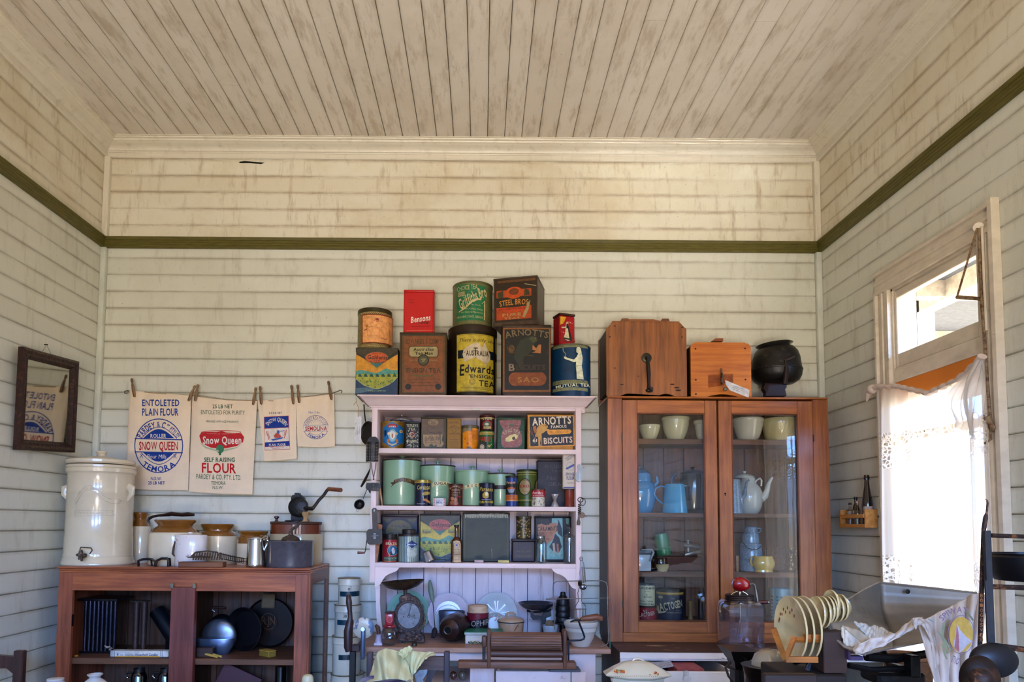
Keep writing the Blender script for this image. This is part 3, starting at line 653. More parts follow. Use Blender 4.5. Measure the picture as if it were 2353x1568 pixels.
obj('side_panel', g_box((gx0, YG+.02, GB), (gx0+.02, 3.945, GT)), m_cwd, gc); obj('side_panel', g_box((gx1-.02, YG+.02, GB), (gx1, 3.945, GT)), m_cw, gc)
obj('top_board', g_box((gx0-.004, YG-.012, GT), (gx1-.004, 3.945, GT+.010), .003), m_cwx, gc)
d0, d1, d2, d3 = P(1431, 1150, YG).x, P(1649, 1150, YG).x, P(1653, 1150, YG).x, P(1871, 1150, YG).x
obj('stile', g_box((gx0, YG, GB), (d0-.002, YG+.022, GT), .002), m_cw, gc); obj('stile', g_box((d3+.002, YG, GB), (gx1, YG+.022, GT), .002), m_cw, gc)
dzb = zt(1456, YG, 1640); dzt = zt(921, YG, 1640)
obj('plinth', g_box((d0-.002, YG+.002, GB), (d3+.002, YG+.022, dzb), .002), m_cwx, gc)
for a, b, ga, gb in ((d0, d1, P(1465, 1150, YG).x, P(1621, 1150, YG).x), (d2, d3, P(1683, 1150, YG).x, P(1836, 1150, YG).x)):
    g0, g1 = zt(1430, YG, 1640), zt(951, YG, 1640); y0, y1 = YG-.003, YG+.020
    dr = obj('door', [g_box((a, y0, dzb), (ga, y1, dzt), .002), g_box((gb, y0, dzb), (b, y1, dzt), .002)], m_cw, gc)
    obj('bottom_rail', g_box((ga, y0+.0005, dzb), (gb, y1, g0), .002), m_cwx, dr); obj('top_rail', g_box((ga, y0+.0005, g1), (gb, y1, dzt), .002), m_cwx, dr)
    w_ = .006; obj('glazing_bead', [g_box((ga, y0-.001, g0), (ga+w_, y1-.006, g1), .002), g_box((gb-w_, y0-.001, g0), (gb, y1-.006, g1), .002), g_box((ga, y0-.001, g0), (gb, y1-.006, g0+w_), .002), g_box((ga, y0-.001, g1-w_), (gb, y1-.006, g1), .002)], wood('#4c2412', '#7a4424', 'z', .35), dr)
    obj('door_pane', g_box((ga+.003, YG+.009, g0+.003), (gb-.003, YG+.011, g1-.003)), glass((.93, .94, .92)), dr)
    hx = a-.002 if a == d0 else b+.002
    for y in (1002, 1385): obj('hinge', g_box((hx-.003, YG-.006, zt(y, YG)-.02), (hx+.003, YG-.001, zt(y, YG)+.02)), mt('#5b4a3a', .4, .8), dr)
kx, kz = P(1666, 1136, YG).x, zt(1136, YG, 1666)
obj('keyhole', [tf(g_lathe([(0, 0), (.005, 0), (.005, .001), (0, .001)], 14), (kx, YG-.003, kz+.003), (R(90), 0, 0)), g_box((kx-.0022, YG-.004, kz-.010), (kx+.0022, YG-.003, kz+.002))], mt('#0c0806', .9), gc)
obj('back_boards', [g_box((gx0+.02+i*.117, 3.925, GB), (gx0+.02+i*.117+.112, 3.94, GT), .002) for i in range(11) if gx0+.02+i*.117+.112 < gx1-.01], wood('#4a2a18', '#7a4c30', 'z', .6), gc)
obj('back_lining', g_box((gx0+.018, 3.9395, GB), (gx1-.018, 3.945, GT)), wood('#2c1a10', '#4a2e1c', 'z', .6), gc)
GS = {}
for i, (y0, y1) in enumerate(((1010, 1022), (1180, 1189), (1315, 1327))):
    Yf = 3.715; GS[i] = zt(y0, Yf, 1640); obj('shelf', g_box((gx0+.02, Yf, zt(y1, Yf, 1640)), (gx1-.02, 3.925, GS[i]), .001), m_inx, gc)
GS[3] = zt(1428, 3.72, 1640)
obj('cupboard_floor', g_box((gx0+.02, YG+.022, GS[3]-.018), (gx1-.02, 3.925, GS[3])), m_inx, gc)
WZ = GB-.0005; YW = 3.40
wb = thing('white_bench', 'low cupboard with peeling white paint and an open drawer, under the glazed one', 'cabinet', (P(1640, 1500, YW).x, 3.6, 0))
wx0 = P(1424, 1505, YW).x
m_peel = mt('#e6ddd8', .5, 0, .05, 9, '#5a3a36', (.56, .585), (1, 1, 2.5), bump=.2); m_topw = mt('#5c4640', .5, 0, .25, 9, '#c9a688', (.60, .64), (.4, 2, 1))
obj('bench_top', g_box((wx0, YW, WZ-.018), (1.985, 3.945, WZ), .002), m_topw, wb)
obj('top_edge', g_box((wx0, YW-.006, zt(1515, YW, 1600)), (1.985, YW, WZ-.003), .001), m_peel, wb)
obj('top_frieze', g_box((wx0+.004, YW+.001, zt(1520, YW, 1600)), (1.98, YW+.02, WZ-.02), .001), mt('#e4dcda', .5, 0, .06, 9), wb)
obj('stile', g_box((wx0+.004, YW+.002, 0), (wx0+.045, YW+.02, zt(1519, YW, 1600)), .001), m_peel, wb)
obj('side_panel', g_box((wx0+.004, YW+.02, 0), (wx0+.02, 3.93, WZ-.018)), m_cwd, wb)
obj('back_panel', g_box((wx0+.02, 3.9, 0), (1.98, 3.93, WZ-.018)), m_in, wb)
dx0, dx1 = P(1500, 1550, 3.28).x, P(1684, 1550, 3.28).x
dw = obj('drawer', [g_box((P(1455, 1550, 3.2).x, 3.2, .3), (dx1, 3.22, zt(1541, 3.2)), .003), g_box((P(1455, 1550, 3.2).x, 3.22, .3), (P(1455, 1550, 3.2).x+.012, 3.8, zt(1541, 3.2)-.012)), g_box((dx1-.012, 3.22, .3), (dx1, 3.8, zt(1541, 3.2)-.012)), g_box((P(1455, 1550, 3.2).x, 3.22, .3), (dx1, 3.8, .31))], mt('#e2dbd6', .5, 0, .06, 9), wb)
hc = P(1577, 1560, 3.19)
obj('drawer_handle', [tf(g_lathe([(0, 0), (.016, .002), (.012, .012), (.018, .022), (.018, .026), (0, .028)], 16), (hc.x, 3.2, hc.z), (R(90), 0, 0)), g_box((hc.x-.012, 3.185, hc.z-.01), (hc.x+.012, 3.2, hc.z+.035), .004)], mt('#d8d4d0', .2, .2), dw)
BLU = '#23499b'; RED = '#c0303a'; GRN = '#2f6b4c'; CLOTH = mt('#f1dfc6', .9, 0, .06, 8, '#dcc4a0', (.6, .85), bump=.15)
m_iron = mt('#2a2624', .5, .5, .3, 60, '#4a352a', (.5, .7)); m_tinm = mt('#8d8c8a', .32, .9, .2, 30, '#5a5550', (.55, .75)); m_wire = mt('#6f6c68', .35, .9)
m_black = mt('#15151a', .28, 0, .2, 30); m_cream = mt('#e6dcc0', .22, 0, .04, 8, coat=.6); m_stone = mt('#ded2b8', .2, 0, .06, 9, '#c2b8a2', (.6, .8), coat=.7)
m_brg = mt('#8a5a20', .15, 0, .2, 12, coat=.8); m_peg = wood('#664c36', '#a07e58', 'z', .7)
setK(270, 850, 4.202)
YBAG = 3.915
def bag(lab, tl, tr, br, bl, sag, items, seed, bulge=.012):
    """hanging cloth sack between four photo corners, with soft folds from the pegs"""
    rd = random.Random(seed); ph = [rd.uniform(0, 6) for _ in range(4)]
    def off(u, v): return bulge*math.sin(math.pi*u)*math.sin(math.pi*v)+.006*math.sin(9*u+ph[0]+2*v)*(1-.5*v)+.003*math.sin(23*u+ph[1]+3*v)*(1-.8*v)+.002*math.sin(7*v+ph[2])+.003*math.exp(-((u-.12-v*.1)/.05)**2)*(1-v)
    def xy(u, v):
        tx = tl[0]+(tr[0]-tl[0])*u; ty = tl[1]+(tr[1]-tl[1])*u+sag*math.sin(math.pi*u)
        bx = bl[0]+(br[0]-bl[0])*u; by = bl[1]+(br[1]-bl[1])*u+6*math.sin(math.pi*u)
        ed = 1+.0*v; return tx+(bx-tx)*v, ty+(by-ty)*v
    def fr(u, v): x, y = xy(u, v); return q(x, y, YBAG-off(u, v))
    def bk(u, v): x, y = xy(u, v); return q(x, y, YBAG+.006)
    g = g_grid(fr, 30, 36); g2 = g_grid(bk, 30, 36); n = 31
    m = mb(g, g2); N = len(g[0]); ring = [i for i in range(n)]+[j*n+n-1 for j in range(1, 37)]+[36*n+i for i in range(n-2, -1, -1)]+[j*n for j in range(35, 0, -1)]
    m.f += [[ring[i], ring[(i+1) % len(ring)], ring[(i+1) % len(ring)]+N, ring[i]+N] for i in range(len(ring))]; m.m += [0]*len(ring)
    c = q((tl[0]+tr[0])/2, tl[1], YBAG); t = thing('flour_sack', lab, 'flour sack', (c.x, c.y, q(bl[0], bl[1], YBAG).z), 'printed cloth sacks pegged on the line')
    obj('sack_cloth', m, CLOTH, t, smooth=60)
    hem = g_tube([fr(u/12, .992)+Vector((0, -.001, 0)) for u in range(13)], .0018, 6); obj('hem', hem, CLOTH, t)
    def mp(x, y, l):
        # inverse of xy by two refinement steps
        v = (y-tl[1])/(bl[1]-tl[1]); u = .5
        for _ in range(5):
            x0 = tl[0]+(bl[0]-tl[0])*v; x1 = tr[0]+(br[0]-tr[0])*v; u = (x-x0)/(x1-x0)
            y0 = xy(u, 0)[1]; y1 = xy(u, 1)[1]; v = (y-y0)/(y1-y0)
        u = min(max(u, 0), 1); v = min(max(v, 0), 1); return q(x, y, YBAG-off(u, v)-.0007-l)
    xs_ = min(tl[0], bl[0]); xe = max(tr[0], br[0])
    label(t, items, mp, [('x', [xs_+(xe-xs_)*i/18 for i in range(1, 18)]), ('y', [tl[1]+(bl[1]-tl[1])*i/18 for i in range(1, 18)])], .85)
    return t
bag('largest flour sack with a blue and red roundel, beside the crock', (118, 200), (712, 250), (682, 1165), (70, 1150), 0, [
    T('ENTOLETED', 238, 285, 597, 350, BLU), T('PLAIN FLOUR', 238, 370, 588, 442, BLU),
    O(398, 735, 236, 264, 9, BLU), LN([(228+345*i/20, 664-112*math.sin(math.pi*i/20)) for i in range(21)], 6, BLU), LN([(228+345*i/20, 802+112*math.sin(math.pi*i/20)) for i in range(21)], 6, BLU), G([(165, 660), (628, 672), (628, 682), (165, 670)], BLU), G([(165, 788), (630, 798), (630, 808), (165, 798)], BLU),
    ('p', [(248+300*i/16, 662-88*math.sin(math.pi*i/16)) for i in range(17)], BLU), ('p', [(248+300*i/16, 800+88*math.sin(math.pi*i/16)) for i in range(17)], BLU),
    A('PARDEY & C', 398, 735, 176, -66, 18, 62, BLU), A('o', 398, 735, 212, 22, 29, 28, BLU), A('PTYLTD', 398, 735, 180, 34, 66, 48, BLU),
    T('ROLLER', 318, 618, 470, 658, '#e9e0d2'), T('SNOW QUEEN', 208, 690, 582, 776, RED, 1), T('Flour Mills', 285, 816, 470, 858, '#e9e0d2', 0, .1),
    A('TEMORA', 398, 735, 252, 222, 138, 58, BLU, 1, 1),
    T('X', 214, 806, 250, 850, BLU, 0), T('X', 536, 812, 572, 856, BLU, 0), T('N.S.W.', 322, 1035, 428, 1066, BLU), T('25 LB NET', 296, 1076, 456, 1108, BLU)], 1)
bag('tall flour sack with red scroll badge over big red FLOUR', (722, 255), (1348, 300), (1302, 1205), (688, 1180), 14, [
    T('25 LB NET', 918, 334, 1112, 372, GRN), T('ENTOLETED FOR PURITY', 806, 390, 1228, 432, GRN, 0, 0, 1), T('PREPARED WITH ACID PHOSPHATE', 856, 490, 1168, 512, GRN, 0, 0, 1),
    ('p', [(790, 640), (812, 598), (960, 602), (1005, 592), (1050, 606), (1196, 614), (1222, 650), (1212, 700), (1150, 738), (1060, 756), (990, 766), (900, 752), (812, 710)], '#c5343a'),
    O(1005, 604, 190, 20, 9, '#cf6f68'), T('Snow Queen', 824, 640, 1196, 716, '#eee4d8', 1), ('p', [(790, 705), (860, 745), (950, 772), (990, 780), (1060, 765), (1150, 748), (1205, 712), (1150, 758), (1050, 784), (990, 800), (940, 784), (850, 760)], '#b9c0a6'),
    E(990, 766, 38, 42, '#4f8a68'), G([(976, 800), (1002, 800), (998, 826), (980, 826)], '#3f7a58'), T('SELF RAISING', 836, 846, 1132, 890, GRN), T('FLOUR', 816, 898, 1146, 996, '#c8282c', 1, -.03, 1.5),
    T('PARDEY & CO. PTY. LTD.', 760, 1010, 1194, 1060, GRN, 0, 0, 1.6), T('TEMORA', 904, 1074, 1044, 1112, GRN, 0), T('N.S.W.', 918, 1122, 1022, 1152, GRN, 0)], 2)
bag('small flour sack with a blue and red square panel', (1352, 296), (1722, 262), (1732, 858), (1418, 884), 6, [
    T('2.5 KG NET', 1462, 406, 1588, 426, BLU), G([(1414, 455), (1652, 443), (1666, 770), (1422, 780)], '#c34a46'), G([(1418, 459), (1648, 447), (1652, 556), (1420, 566)], BLU),
    G([(1421, 570), (1652, 560), (1658, 688), (1422, 702)], '#e9e0d4'), G([(1422, 704), (1658, 690), (1661, 732), (1423, 744)], BLU), G([(1424, 748), (1661, 736), (1663, 766), (1425, 775)], '#e9e0d4'),
    A('SNOW QUEEN', 1536, 590, 92, -58, 60, 40, '#e9e0d4'), T('PLAIN  FLOUR', 1462, 712, 1624, 736, '#e9e0d4', 1, 0, -1.5), T('PARDEY & CO. PTY. LTD.', 1475, 744, 1610, 752, RED), T('TEMORA N.S.W.', 1490, 756, 1590, 764, RED),
    LN([(1438, 596), (1452, 640), (1462, 676)], 7, '#c86058'), LN([(1450, 590), (1462, 640), (1472, 668)], 5, '#c86058'), LN([(1630, 580), (1622, 630), (1606, 664)], 7, '#c86058'), LN([(1616, 590), (1608, 640)], 5, '#c86058'),
    G([(1508, 640), (1530, 610), (1560, 618), (1584, 646), (1560, 660), (1520, 658)], '#c86058'), G([(1480, 672), (1600, 650), (1590, 668), (1500, 686)], '#5870b0'), E(1552, 602, 14, 18, '#5870b0'), LN([(1570, 596), (1612, 588)], 6, '#5870b0')], 3)
bag('smallest sack at the right end of the line, thin blue roundel', (1722, 268), (2092, 232), (2100, 745), (1738, 742), 8, [
    T('Net 5 lbs.', 1846, 400, 1958, 422, '#5b6fa8', 0), O(1915, 556, 121, 116, 4, '#4a5fa0'), O(1915, 556, 78, 76, 3, '#4a5fa0'), G([(1796, 536), (2036, 532), (2036, 592), (1796, 596)], '#eae0d0'), LN([(1795, 537), (2036, 533)], 3, '#4a5fa0'), LN([(1795, 597), (2036, 593)], 3, '#4a5fa0'),
    T('SEMOLINA', 1812, 544, 2022, 588, '#b83a40', 1, 0, -1), A('PARDEY & Co PTY LTD', 1915, 556, 82, -76, 76, 30, '#4a5fa0', 0), A('TEMORA', 1915, 556, 110, 232, 128, 26, '#4a5fa0', 1, 1), A('/ / / / / /', 1915, 556, 50, -50, 50, 20, '#4a5fa0', 0)], 4)
lp = [(90, 212), (160, 206), (420, 232), (700, 248), (800, 250), (1060, 292), (1340, 298), (1500, 300), (1700, 272), (1900, 250), (2092, 222)]
one('clothes_line', qt(lp, YBAG+.004, 3.2, 6), mt('#a58a62', .9), 'thin tan string line that the sacks hang from', 'string')
for i, (pts, lb) in enumerate((([(110, 203), (84, 204), (66, 212), (68, 226), (92, 232)], 'black wire hook at the left end of the string'), ([(2090, 222), (2120, 212), (2150, 198), (2168, 204), (2160, 222)], 'black wire hook at the right end of the string'))):
    one('wire_hook', g_tube([q(x, y, YBAG+.002*j) for j, (x, y) in enumerate(pts)]+[q(pts[-1][0], pts[-1][1], YB+.004)], .0022, 8), m_iron, lb, 'hook')
pegs = [((136, 82), (164, 262), 'far left peg on the sack line'), ((750, 150), (684, 302), 'left of the crossed pair of pegs between the two big sacks'), ((778, 140), (748, 302), 'right of the crossed pair of pegs between the two big sacks'),
        ((1336, 170), (1308, 340), 'leaning peg at the right top of the second sack'), ((1376, 158), (1388, 334), 'peg at the left top of the third sack'), ((1678, 148), (1698, 332), 'peg at the right top of the third sack'), ((1738, 144), (1754, 320), 'peg at the left top of the smallest sack'), ((2034, 108), (2066, 292), 'peg at the far right end of the line')]
pegp = [(0, 0), (.0052, .001), (.0068, .010), (.0075, .022), (.006, .034), (.0042, .038), (.0042, .041), (.0062, .044), (.0062, .050), (.0035, .053), (0, .0535)]
for (a, b, lb) in pegs:
    A_ = q(a[0], a[1], YBAG-.018); B_ = q(b[0], b[1], YBAG-.018); L = (A_-B_).length; t = thing('clothes_peg', 'dark wooden dolly peg, '+lb, 'clothes peg', B_, 'wooden pegs on the sack line')
    g = g_lathe([(r*1.2, z/.0535*L) for r, z in pegp], 14); g = aim(g, B_, A_)
    slot = aim(g_box((-.0011, -.0085, -.0004), (.0011, .0085, L*.45)), B_, A_)
    obj('peg_body', g, m_peg, t); obj('peg_slot', slot, mt('#1c130c', .9), t, smooth=0)
setK(0, 780, 3.92)
mc = [qX(187, 65, XL+.045), qX(698, 202, XL+.045), qX(660, 1022, XL+.02), qX(137, 995, XL+.02)]
mi = thing('wall_mirror', 'dark carved wooden framed mirror hanging on the left wall', 'mirror', (mc[3]+mc[2])/2)
def lerp2(u, v, d=0): a = mc[0].lerp(mc[1], u); b = mc[3].lerp(mc[2], u); return a.lerp(b, v)+Vector((d, 0, 0))
def bar(u0, v0, u1, v1, u2, v2, u3, v3):
    prof = [(0, 0), (.0, .022), (.25, .030), (.5, .022), (.7, .024), (.85, .014), (1, .010), (1, 0)]; V = [];
    for (uo, vo, ui, vi) in ((u0, v0, u3, v3), (u1, v1, u2, v2)):
        for t, h in prof: V.append(lerp2(uo+(ui-uo)*t, vo+(vi-vo)*t, h-.012))
    n = len(prof); return V, [list(range(n)), list(range(n, 2*n))[::-1]]+[[i, (i+1) % n, n+(i+1) % n, n+i] for i in range(n)]
fu, fv = .125, .105; m_fr = mt('#3a2217', .38, 0, .35, 70, '#6a3c26', (.5, .75), bump=.4)
for a in ((0, 0, 1, 0, 1-fu, fv, fu, fv), (1, 0, 1, 1, 1-fu, 1-fv, 1-fu, fv), (1, 1, 0, 1, fu, 1-fv, 1-fu, 1-fv), (0, 1, 0, 0, fu, fv, fu, 1-fv)): obj('frame_rail', bar(*a), m_fr, mi, smooth=25)
mm, nt_, b_ = bsdf('old_mirror'); b_.inputs['Metallic'].default_value = 1; b_.inputs['Base Color'].default_value = (.42, .41, .36, 1); b_.inputs['Roughness'].default_value = .05
obj('mirror_glass', g_grid(lambda u, v: lerp2(fu+(1-2*fu)*u, fv+(1-2*fv)*v, -.003), 1, 1), mm, mi, smooth=0)
obj('back_board', g_grid(lambda u, v: lerp2(.02+.96*u, .02+.96*v, -.011), 1, 1), m_in, mi, smooth=0)
nl = qX(420, 48, XL+.012)
obj('hanging_wire', g_tube([lerp2(.35, .02, -.006), nl, lerp2(.55, .02, -.006)], .001, 5), m_wire, mi)
obj('nail', g_rod(nl-Vector((.014, 0, 0)), nl+Vector((.006, 0, 0)), .003, 8), m_iron, mi)
setK(130, 1020, 5.057)
YK = 3.695; c_ = q(500, 1400, YK)
ck = thing('stoneware_crock', 'large cream glazed lidded water crock with tap on the red cabinet, beside the corner', 'crock', (c_.x, YK, LCZ))
g, _ = LP([(360, 262), (368, 270), (368, 290), (360, 296), (368, 305), (366, 345), (352, 358), (346, 372), (346, 560), (350, 580), (346, 590), (350, 1090), (354, 1100), (356, 1290), (362, 1310), (358, 1330), (366, 1345), (368, 1365), (378, 1385), (380, 1412), (372, 1424)], (518, 492), YK, LCZ, 64)
obj('crock_body', g, m_stone, ck)
g, _ = LP([(36, 84), (56, 92), (60, 104), (52, 116), (46, 124), (50, 146), (110, 156), (180, 170), (236, 200), (240, 204), (355, 196), (366, 206), (366, 232), (350, 250)], 518, YK, None, 64)
ld = obj('crock_lid', g, m_stone, ck)
for s_, cx in ((1, 855), (-1, 148)):
    p0 = q(cx-s_*20, 505, YK-.03); e_ = [p0, p0+Vector((s_*.022, -.008, -.012)), p0+Vector((s_*.024, -.012, -.038)), p0+Vector((s_*.006, -.006, -.062)), p0+Vector((-s_*.006, 0, -.075))]
    obj('handle', [g_tube(e_, [.014, .016, .012, .009, .006], 10, flat=1.6)], m_stone, ck)
rb = [(200, 690), (240, 640), (290, 560), (340, 520), (390, 515), (440, 545), (480, 590), (520, 640), (570, 668), (620, 668), (650, 650)]
rk = qr(352, YK); mpk = cylmap((q(505, 700, YK).x, YK), rk)
mE = '#cdc2ab'; sx_ = [('x', list(range(170, 860, 25)))]
label(ck, [LN([(x, y-27) for x, y in rb], 7, mE), LN([(x, y+24) for x, y in rb], 7, mE), LN([(200, 690), (235, 690)], 6, mE), G([(620, 640), (660, 655), (640, 670), (664, 690), (620, 694)], mE),
           LN([(208, 775), (585, 772), (572, 800), (592, 835), (205, 845), (208, 775)], 6, mE), LN([(535, 775), (535, 835)], 5, mE), T('STONEWARE', 222, 792, 520, 822, mE, 0), A('STONE FILTER', 385, 700, 168, -50, 42, 26, mE, 0)], mpk, sx_, .2, 'embossed_banner')
yf = YK-rk; tp = q(335, 1290, yf)
m_rust = mt('#5a4a40', .6, .5, .35, 70, '#8a7a68', (.5, .7), bump=.3)
tap = obj('tap', [g_rod((tp.x, yf+.01, tp.z-.002), (tp.x, yf-.05, tp.z-.004), .009), aim(g_lathe([(0, 0), (.011, 0), (.010, .04), (.007, .05), (0, .052)], 12), (tp.x-.004, yf-.035, tp.z-.024), (tp.x-.004, yf-.035, tp.z+.03)), tf(g_ball(.012, 1.3, 1, .9, 10), (tp.x+.012, yf-.035, tp.z-.004)), tf(g_ball(.010, 1.4, 1, .8, 10), (tp.x-.018, yf-.03, tp.z)), g_rod((tp.x+.004, yf-.045, tp.z), (tp.x+.012, yf-.05, tp.z-.03), .006)], m_rust, ck)
obj('tap_handle', qt([(280, 1275), (268, 1235), (282, 1205), (345, 1208), (400, 1212), (414, 1240), (385, 1280)], yf-.04, 7, 8), m_rust, tap)
def jar(lab, prof, brown, cx, Y, n=36, sy=1):
    """two-tone jar: brown shoulder above photo row `brown`, cream body"""
    i = next(k for k, (w, y) in enumerate(prof) if y >= brown); up = prof[:i+1]; lo = prof[i:]
    top = [(prof[0][0]-14, prof[0][1]+6)]+up
    g1, c = LP([(prof[0][0]-18, prof[0][1]+30)]+top, cx, Y, None, n, sy=sy); g2, c2 = LP(lo, cx, Y, LCZ, n, sy=sy)
    t = thing('stoneware_jar', lab, 'jar', (c2.x, Y, LCZ), 'brown and cream preserving jars on the red cabinet')
    obj('jar_neck', g1, m_brg, t); obj('jar_body', g2, m_stone, t); return t
jar('brown-topped cream jar half hidden behind the right of the crock', [(78, 800), (84, 808), (82, 826), (66, 868), (66, 880), (76, 890), (84, 930), (98, 960), (102, 968), (103, 1380), (98, 1395)], 960, 976, 3.87)
jar('largest brown and cream jar, dark curved handle lying on it', [(224, 885), (230, 893), (226, 908), (196, 940), (190, 955), (210, 968), (250, 1005), (282, 1030), (290, 1042), (296, 1060), (292, 1380), (282, 1392)], 1030, 1380, 3.71, sy=.85)
setK(440, 1100, 5.602)
jar('middle brown and cream jar behind the wire whisk', [(204, 585), (211, 596), (206, 612), (182, 650), (184, 672), (196, 680), (220, 700), (236, 720), (242, 740), (240, 1060), (232, 1080)], 724, 335, 3.83, sy=.85)
jar('smaller brown and cream jar behind the silver jug', [(182, 680), (188, 690), (184, 702), (164, 728), (164, 745), (178, 752), (196, 790), (202, 822), (204, 835), (204, 1060), (198, 1085)], 826, 794, 3.76, sy=.85)
jar('little jar with brown rim peeping between jug and saucepan', [(62, 752), (66, 760), (60, 772), (54, 795), (70, 815), (84, 835), (88, 860), (88, 1080), (84, 1090)], 830, 1046, 3.84, sy=.8)
setK(130, 1020, 5.057)
one('wooden_sickle_handle', qt([(1080, 925), (1062, 895), (1080, 868), (1120, 848), (1180, 836), (1240, 832), (1300, 824), (1340, 816), (1380, 822), (1460, 828), (1530, 822), (1600, 828)], 3.70, [10, 14, 16, 16, 14, 17, 24, 27, 24, 22, 26, 16], 10), mt('#2e1813', .35, 0, .3, 40), 'dark red-brown curved handle lying across the largest jar', 'handle')
one('pale_spoon_tip', qt([(1100, 985), (1085, 1015), (1065, 1045)], 3.66, [8, 16, 9], 10, .5), mt('#cfc8ba', .3), 'small pale pointed blade leaning between crock and largest jar', 'blade')
setK(130, 1020, 5.057); Yf = 3.61
g, c = LP([(176, 1062), (180, 1068), (178, 1380), (172, 1388)], 1560, Yf, LCZ, sy=.75)
t = thing('floral_canister', 'white china canister with red-brown flowers and strap, in front of the largest jar', 'canister', c)
obj('canister_body', g, mt('#e8e0dc', .2, 0, .03, 9, '#96544c', (.60, .66), (1, 1, 1), coat=.5, s2=28), t)
g, _ = LP([(8, 1024), (26, 1030), (28, 1042), (20, 1050), (120, 1056), (176, 1060), (180, 1070), (172, 1074)], 1556, Yf, sy=.75); obj('canister_lid', g, mt('#e8dfda', .2, 0, .04, 10), t)
obj('strap', qt([(1376, 1135), (1362, 1200), (1350, 1280), (1370, 1310)], Yf-.045, [8, 12, 14, 8], 8), mt('#4a2620', .5), t)
for pts, lb in (([(955, 1385, 3.56), (950, 1362, 3.55), (1000, 1345, 3.55), (1060, 1340, 3.55), (1110, 1345, 3.55), (1150, 1375, 3.56), (1140, 1400, 3.56)], 'bent iron pot stand in front of the crock edge'), ([(1150, 1395, 3.545), (1165, 1360, 3.54), (1220, 1335, 3.54), (1290, 1335, 3.54), (1300, 1360, 3.54), (1298, 1405, 3.545)], 'bent iron pot stand touching the floral canister')):
    w = [q(*p) for p in pts]; w[0].z = LCZ; w[-1].z = LCZ; mid = w[len(w)//2]
    one('iron_stand', [g_tube(w, .0055, 8, flat=1.2), g_tube([w[2], w[2]+Vector((.02, .05, -.004)), Vector((w[2].x+.02, w[2].y+.06, LCZ))], .005, 8)], m_iron, lb, 'iron stand', 'dark iron pot stands')
setK(380, 1280, 4.902); wbk = q(170, 105, 3.52); wbe = q(668, 105, 3.52)
one('wooden_block', g_box((wbk.x, 3.49, LCZ), (wbe.x, 3.546, zt(1291, 3.53, 460)), .003), wood('#5a3420', '#8a5636', 'x', .6), 'flat brown wooden block carrying rusty tools on the cabinet', 'wooden block')
BT = zt(1291, 3.53, 460)
setK(440, 1100, 5.602)
kk_ = thing('rusty_grater', 'rusty grey perforated hand tool with handle lying on the wooden block', 'hand tool', q(120, 1040, 3.58))
obj('tool_handle', qt([(-150, 845, 3.56), (-90, 862, 3.56), (-40, 880, 3.56), (30, 925, 3.57)], 3.56, [13, 16, 17, 12], 10), mt('#6a6460', .4, .6, .3, 70), kk_)
obj('tool_plate', [tf(g_lathe([(0, 0), (.05, 0), (.052, .004), (0, .012)], 20, sx=1.3, sy=.5), (q(110, 960, 3.52).x, 3.52, BT+.020)), qt([(0, 1000), (60, 950), (200, 935), (330, 950), (400, 1050)], 3.52, 10, 8)], m_rust, kk_)
obj('tool_teeth', [g_rod(q(20+i*34, 1050, 3.515), q(40+i*34, 955, 3.525), .0035) for i in range(11)], m_rust, kk_)
sp_ = []
for i in range(150): a = i*.62; u = i/149; p = q(330+u*350, 985+u*78, 3.53); sp_.append(p+Vector((0, .012*math.cos(a), .015*math.sin(a))))
wk = thing('spring_whisk', 'coiled dark wire whisk leaning from the block to the silver jug', 'whisk', q(500, 1080, 3.57))
obj('coil', g_tube(sp_, .0013, 5), m_iron, wk); obj('whisk_wire', qt([(310, 950, 3.57), (500, 1000, 3.57), (700, 1035, 3.57), (712, 1062, 3.57), (600, 1075, 3.56), (420, 1040, 3.56)], 3.57, 6, 6), m_iron, wk)
m_silver = mt('#c9c4bc', .16, 1, .05, 10)
g, c = bowl([(112, 775), (105, 785), (108, 840), (114, 1000), (120, 1090), (122, 1120), (116, 1132)], 835, 3.56, LCZ, .002)
t = thing('silver_jug', 'tall polished silver jug with hinged lid between the jars and the saucepan', 'jug', c)
obj('jug_body', g, m_silver, t); obj('jug_lid', LP([(10, 752), (60, 765), (112, 774), (112, 780)], 835, 3.56)[0], m_silver, t)
obj('jug_handle', qt([(925, 790), (975, 775), (985, 830), (960, 880), (930, 940), (905, 985)], 3.555, [10, 14, 15, 13, 9, 8], 10), m_silver, t); obj('thumb_rest', qt([(910, 770), (960, 738), (985, 745), (975, 800)], 3.555, [8, 14, 16, 8], 10), m_silver, t)
g, c = bowl([(300, 803), (303, 812), (296, 822), (294, 1100), (286, 1132)], 1272, 3.60, LCZ, .003, 48, sy=.82)
t = thing('grey_saucepan', 'wide grey enamel saucepan at the right front of the red cabinet', 'saucepan', c)
obj('pan_body', g, mt('#57545c', .25, 0, .15, 40, coat=.4), t)
obj('pan_lug', qt([(1290, 828), (1300, 850), (1325, 858), (1348, 845), (1350, 822)], 3.60-.108, 6, 8), mt('#57545c', .3), t)
t = thing('hand_beater', 'old crank churn with a pale wooden knob standing in the grey saucepan', 'beater', q(1285, 1000, 3.60))
g, _ = LP([(24, 672), (28, 700), (30, 728), (60, 738), (100, 760), (124, 800), (124, 830)], 1278, 3.60); obj('beater_housing', g, m_rust, t)
obj('beater_shaft', LP([(8, 830), (8, 1110)], 1278, 3.60)[0], m_iron, t)
obj('crank_arm', qt([(1280, 672), (1300, 650), (1350, 620), (1400, 570), (1450, 545)], 3.57, [18, 20, 18, 14, 12], 10), m_rust, t)
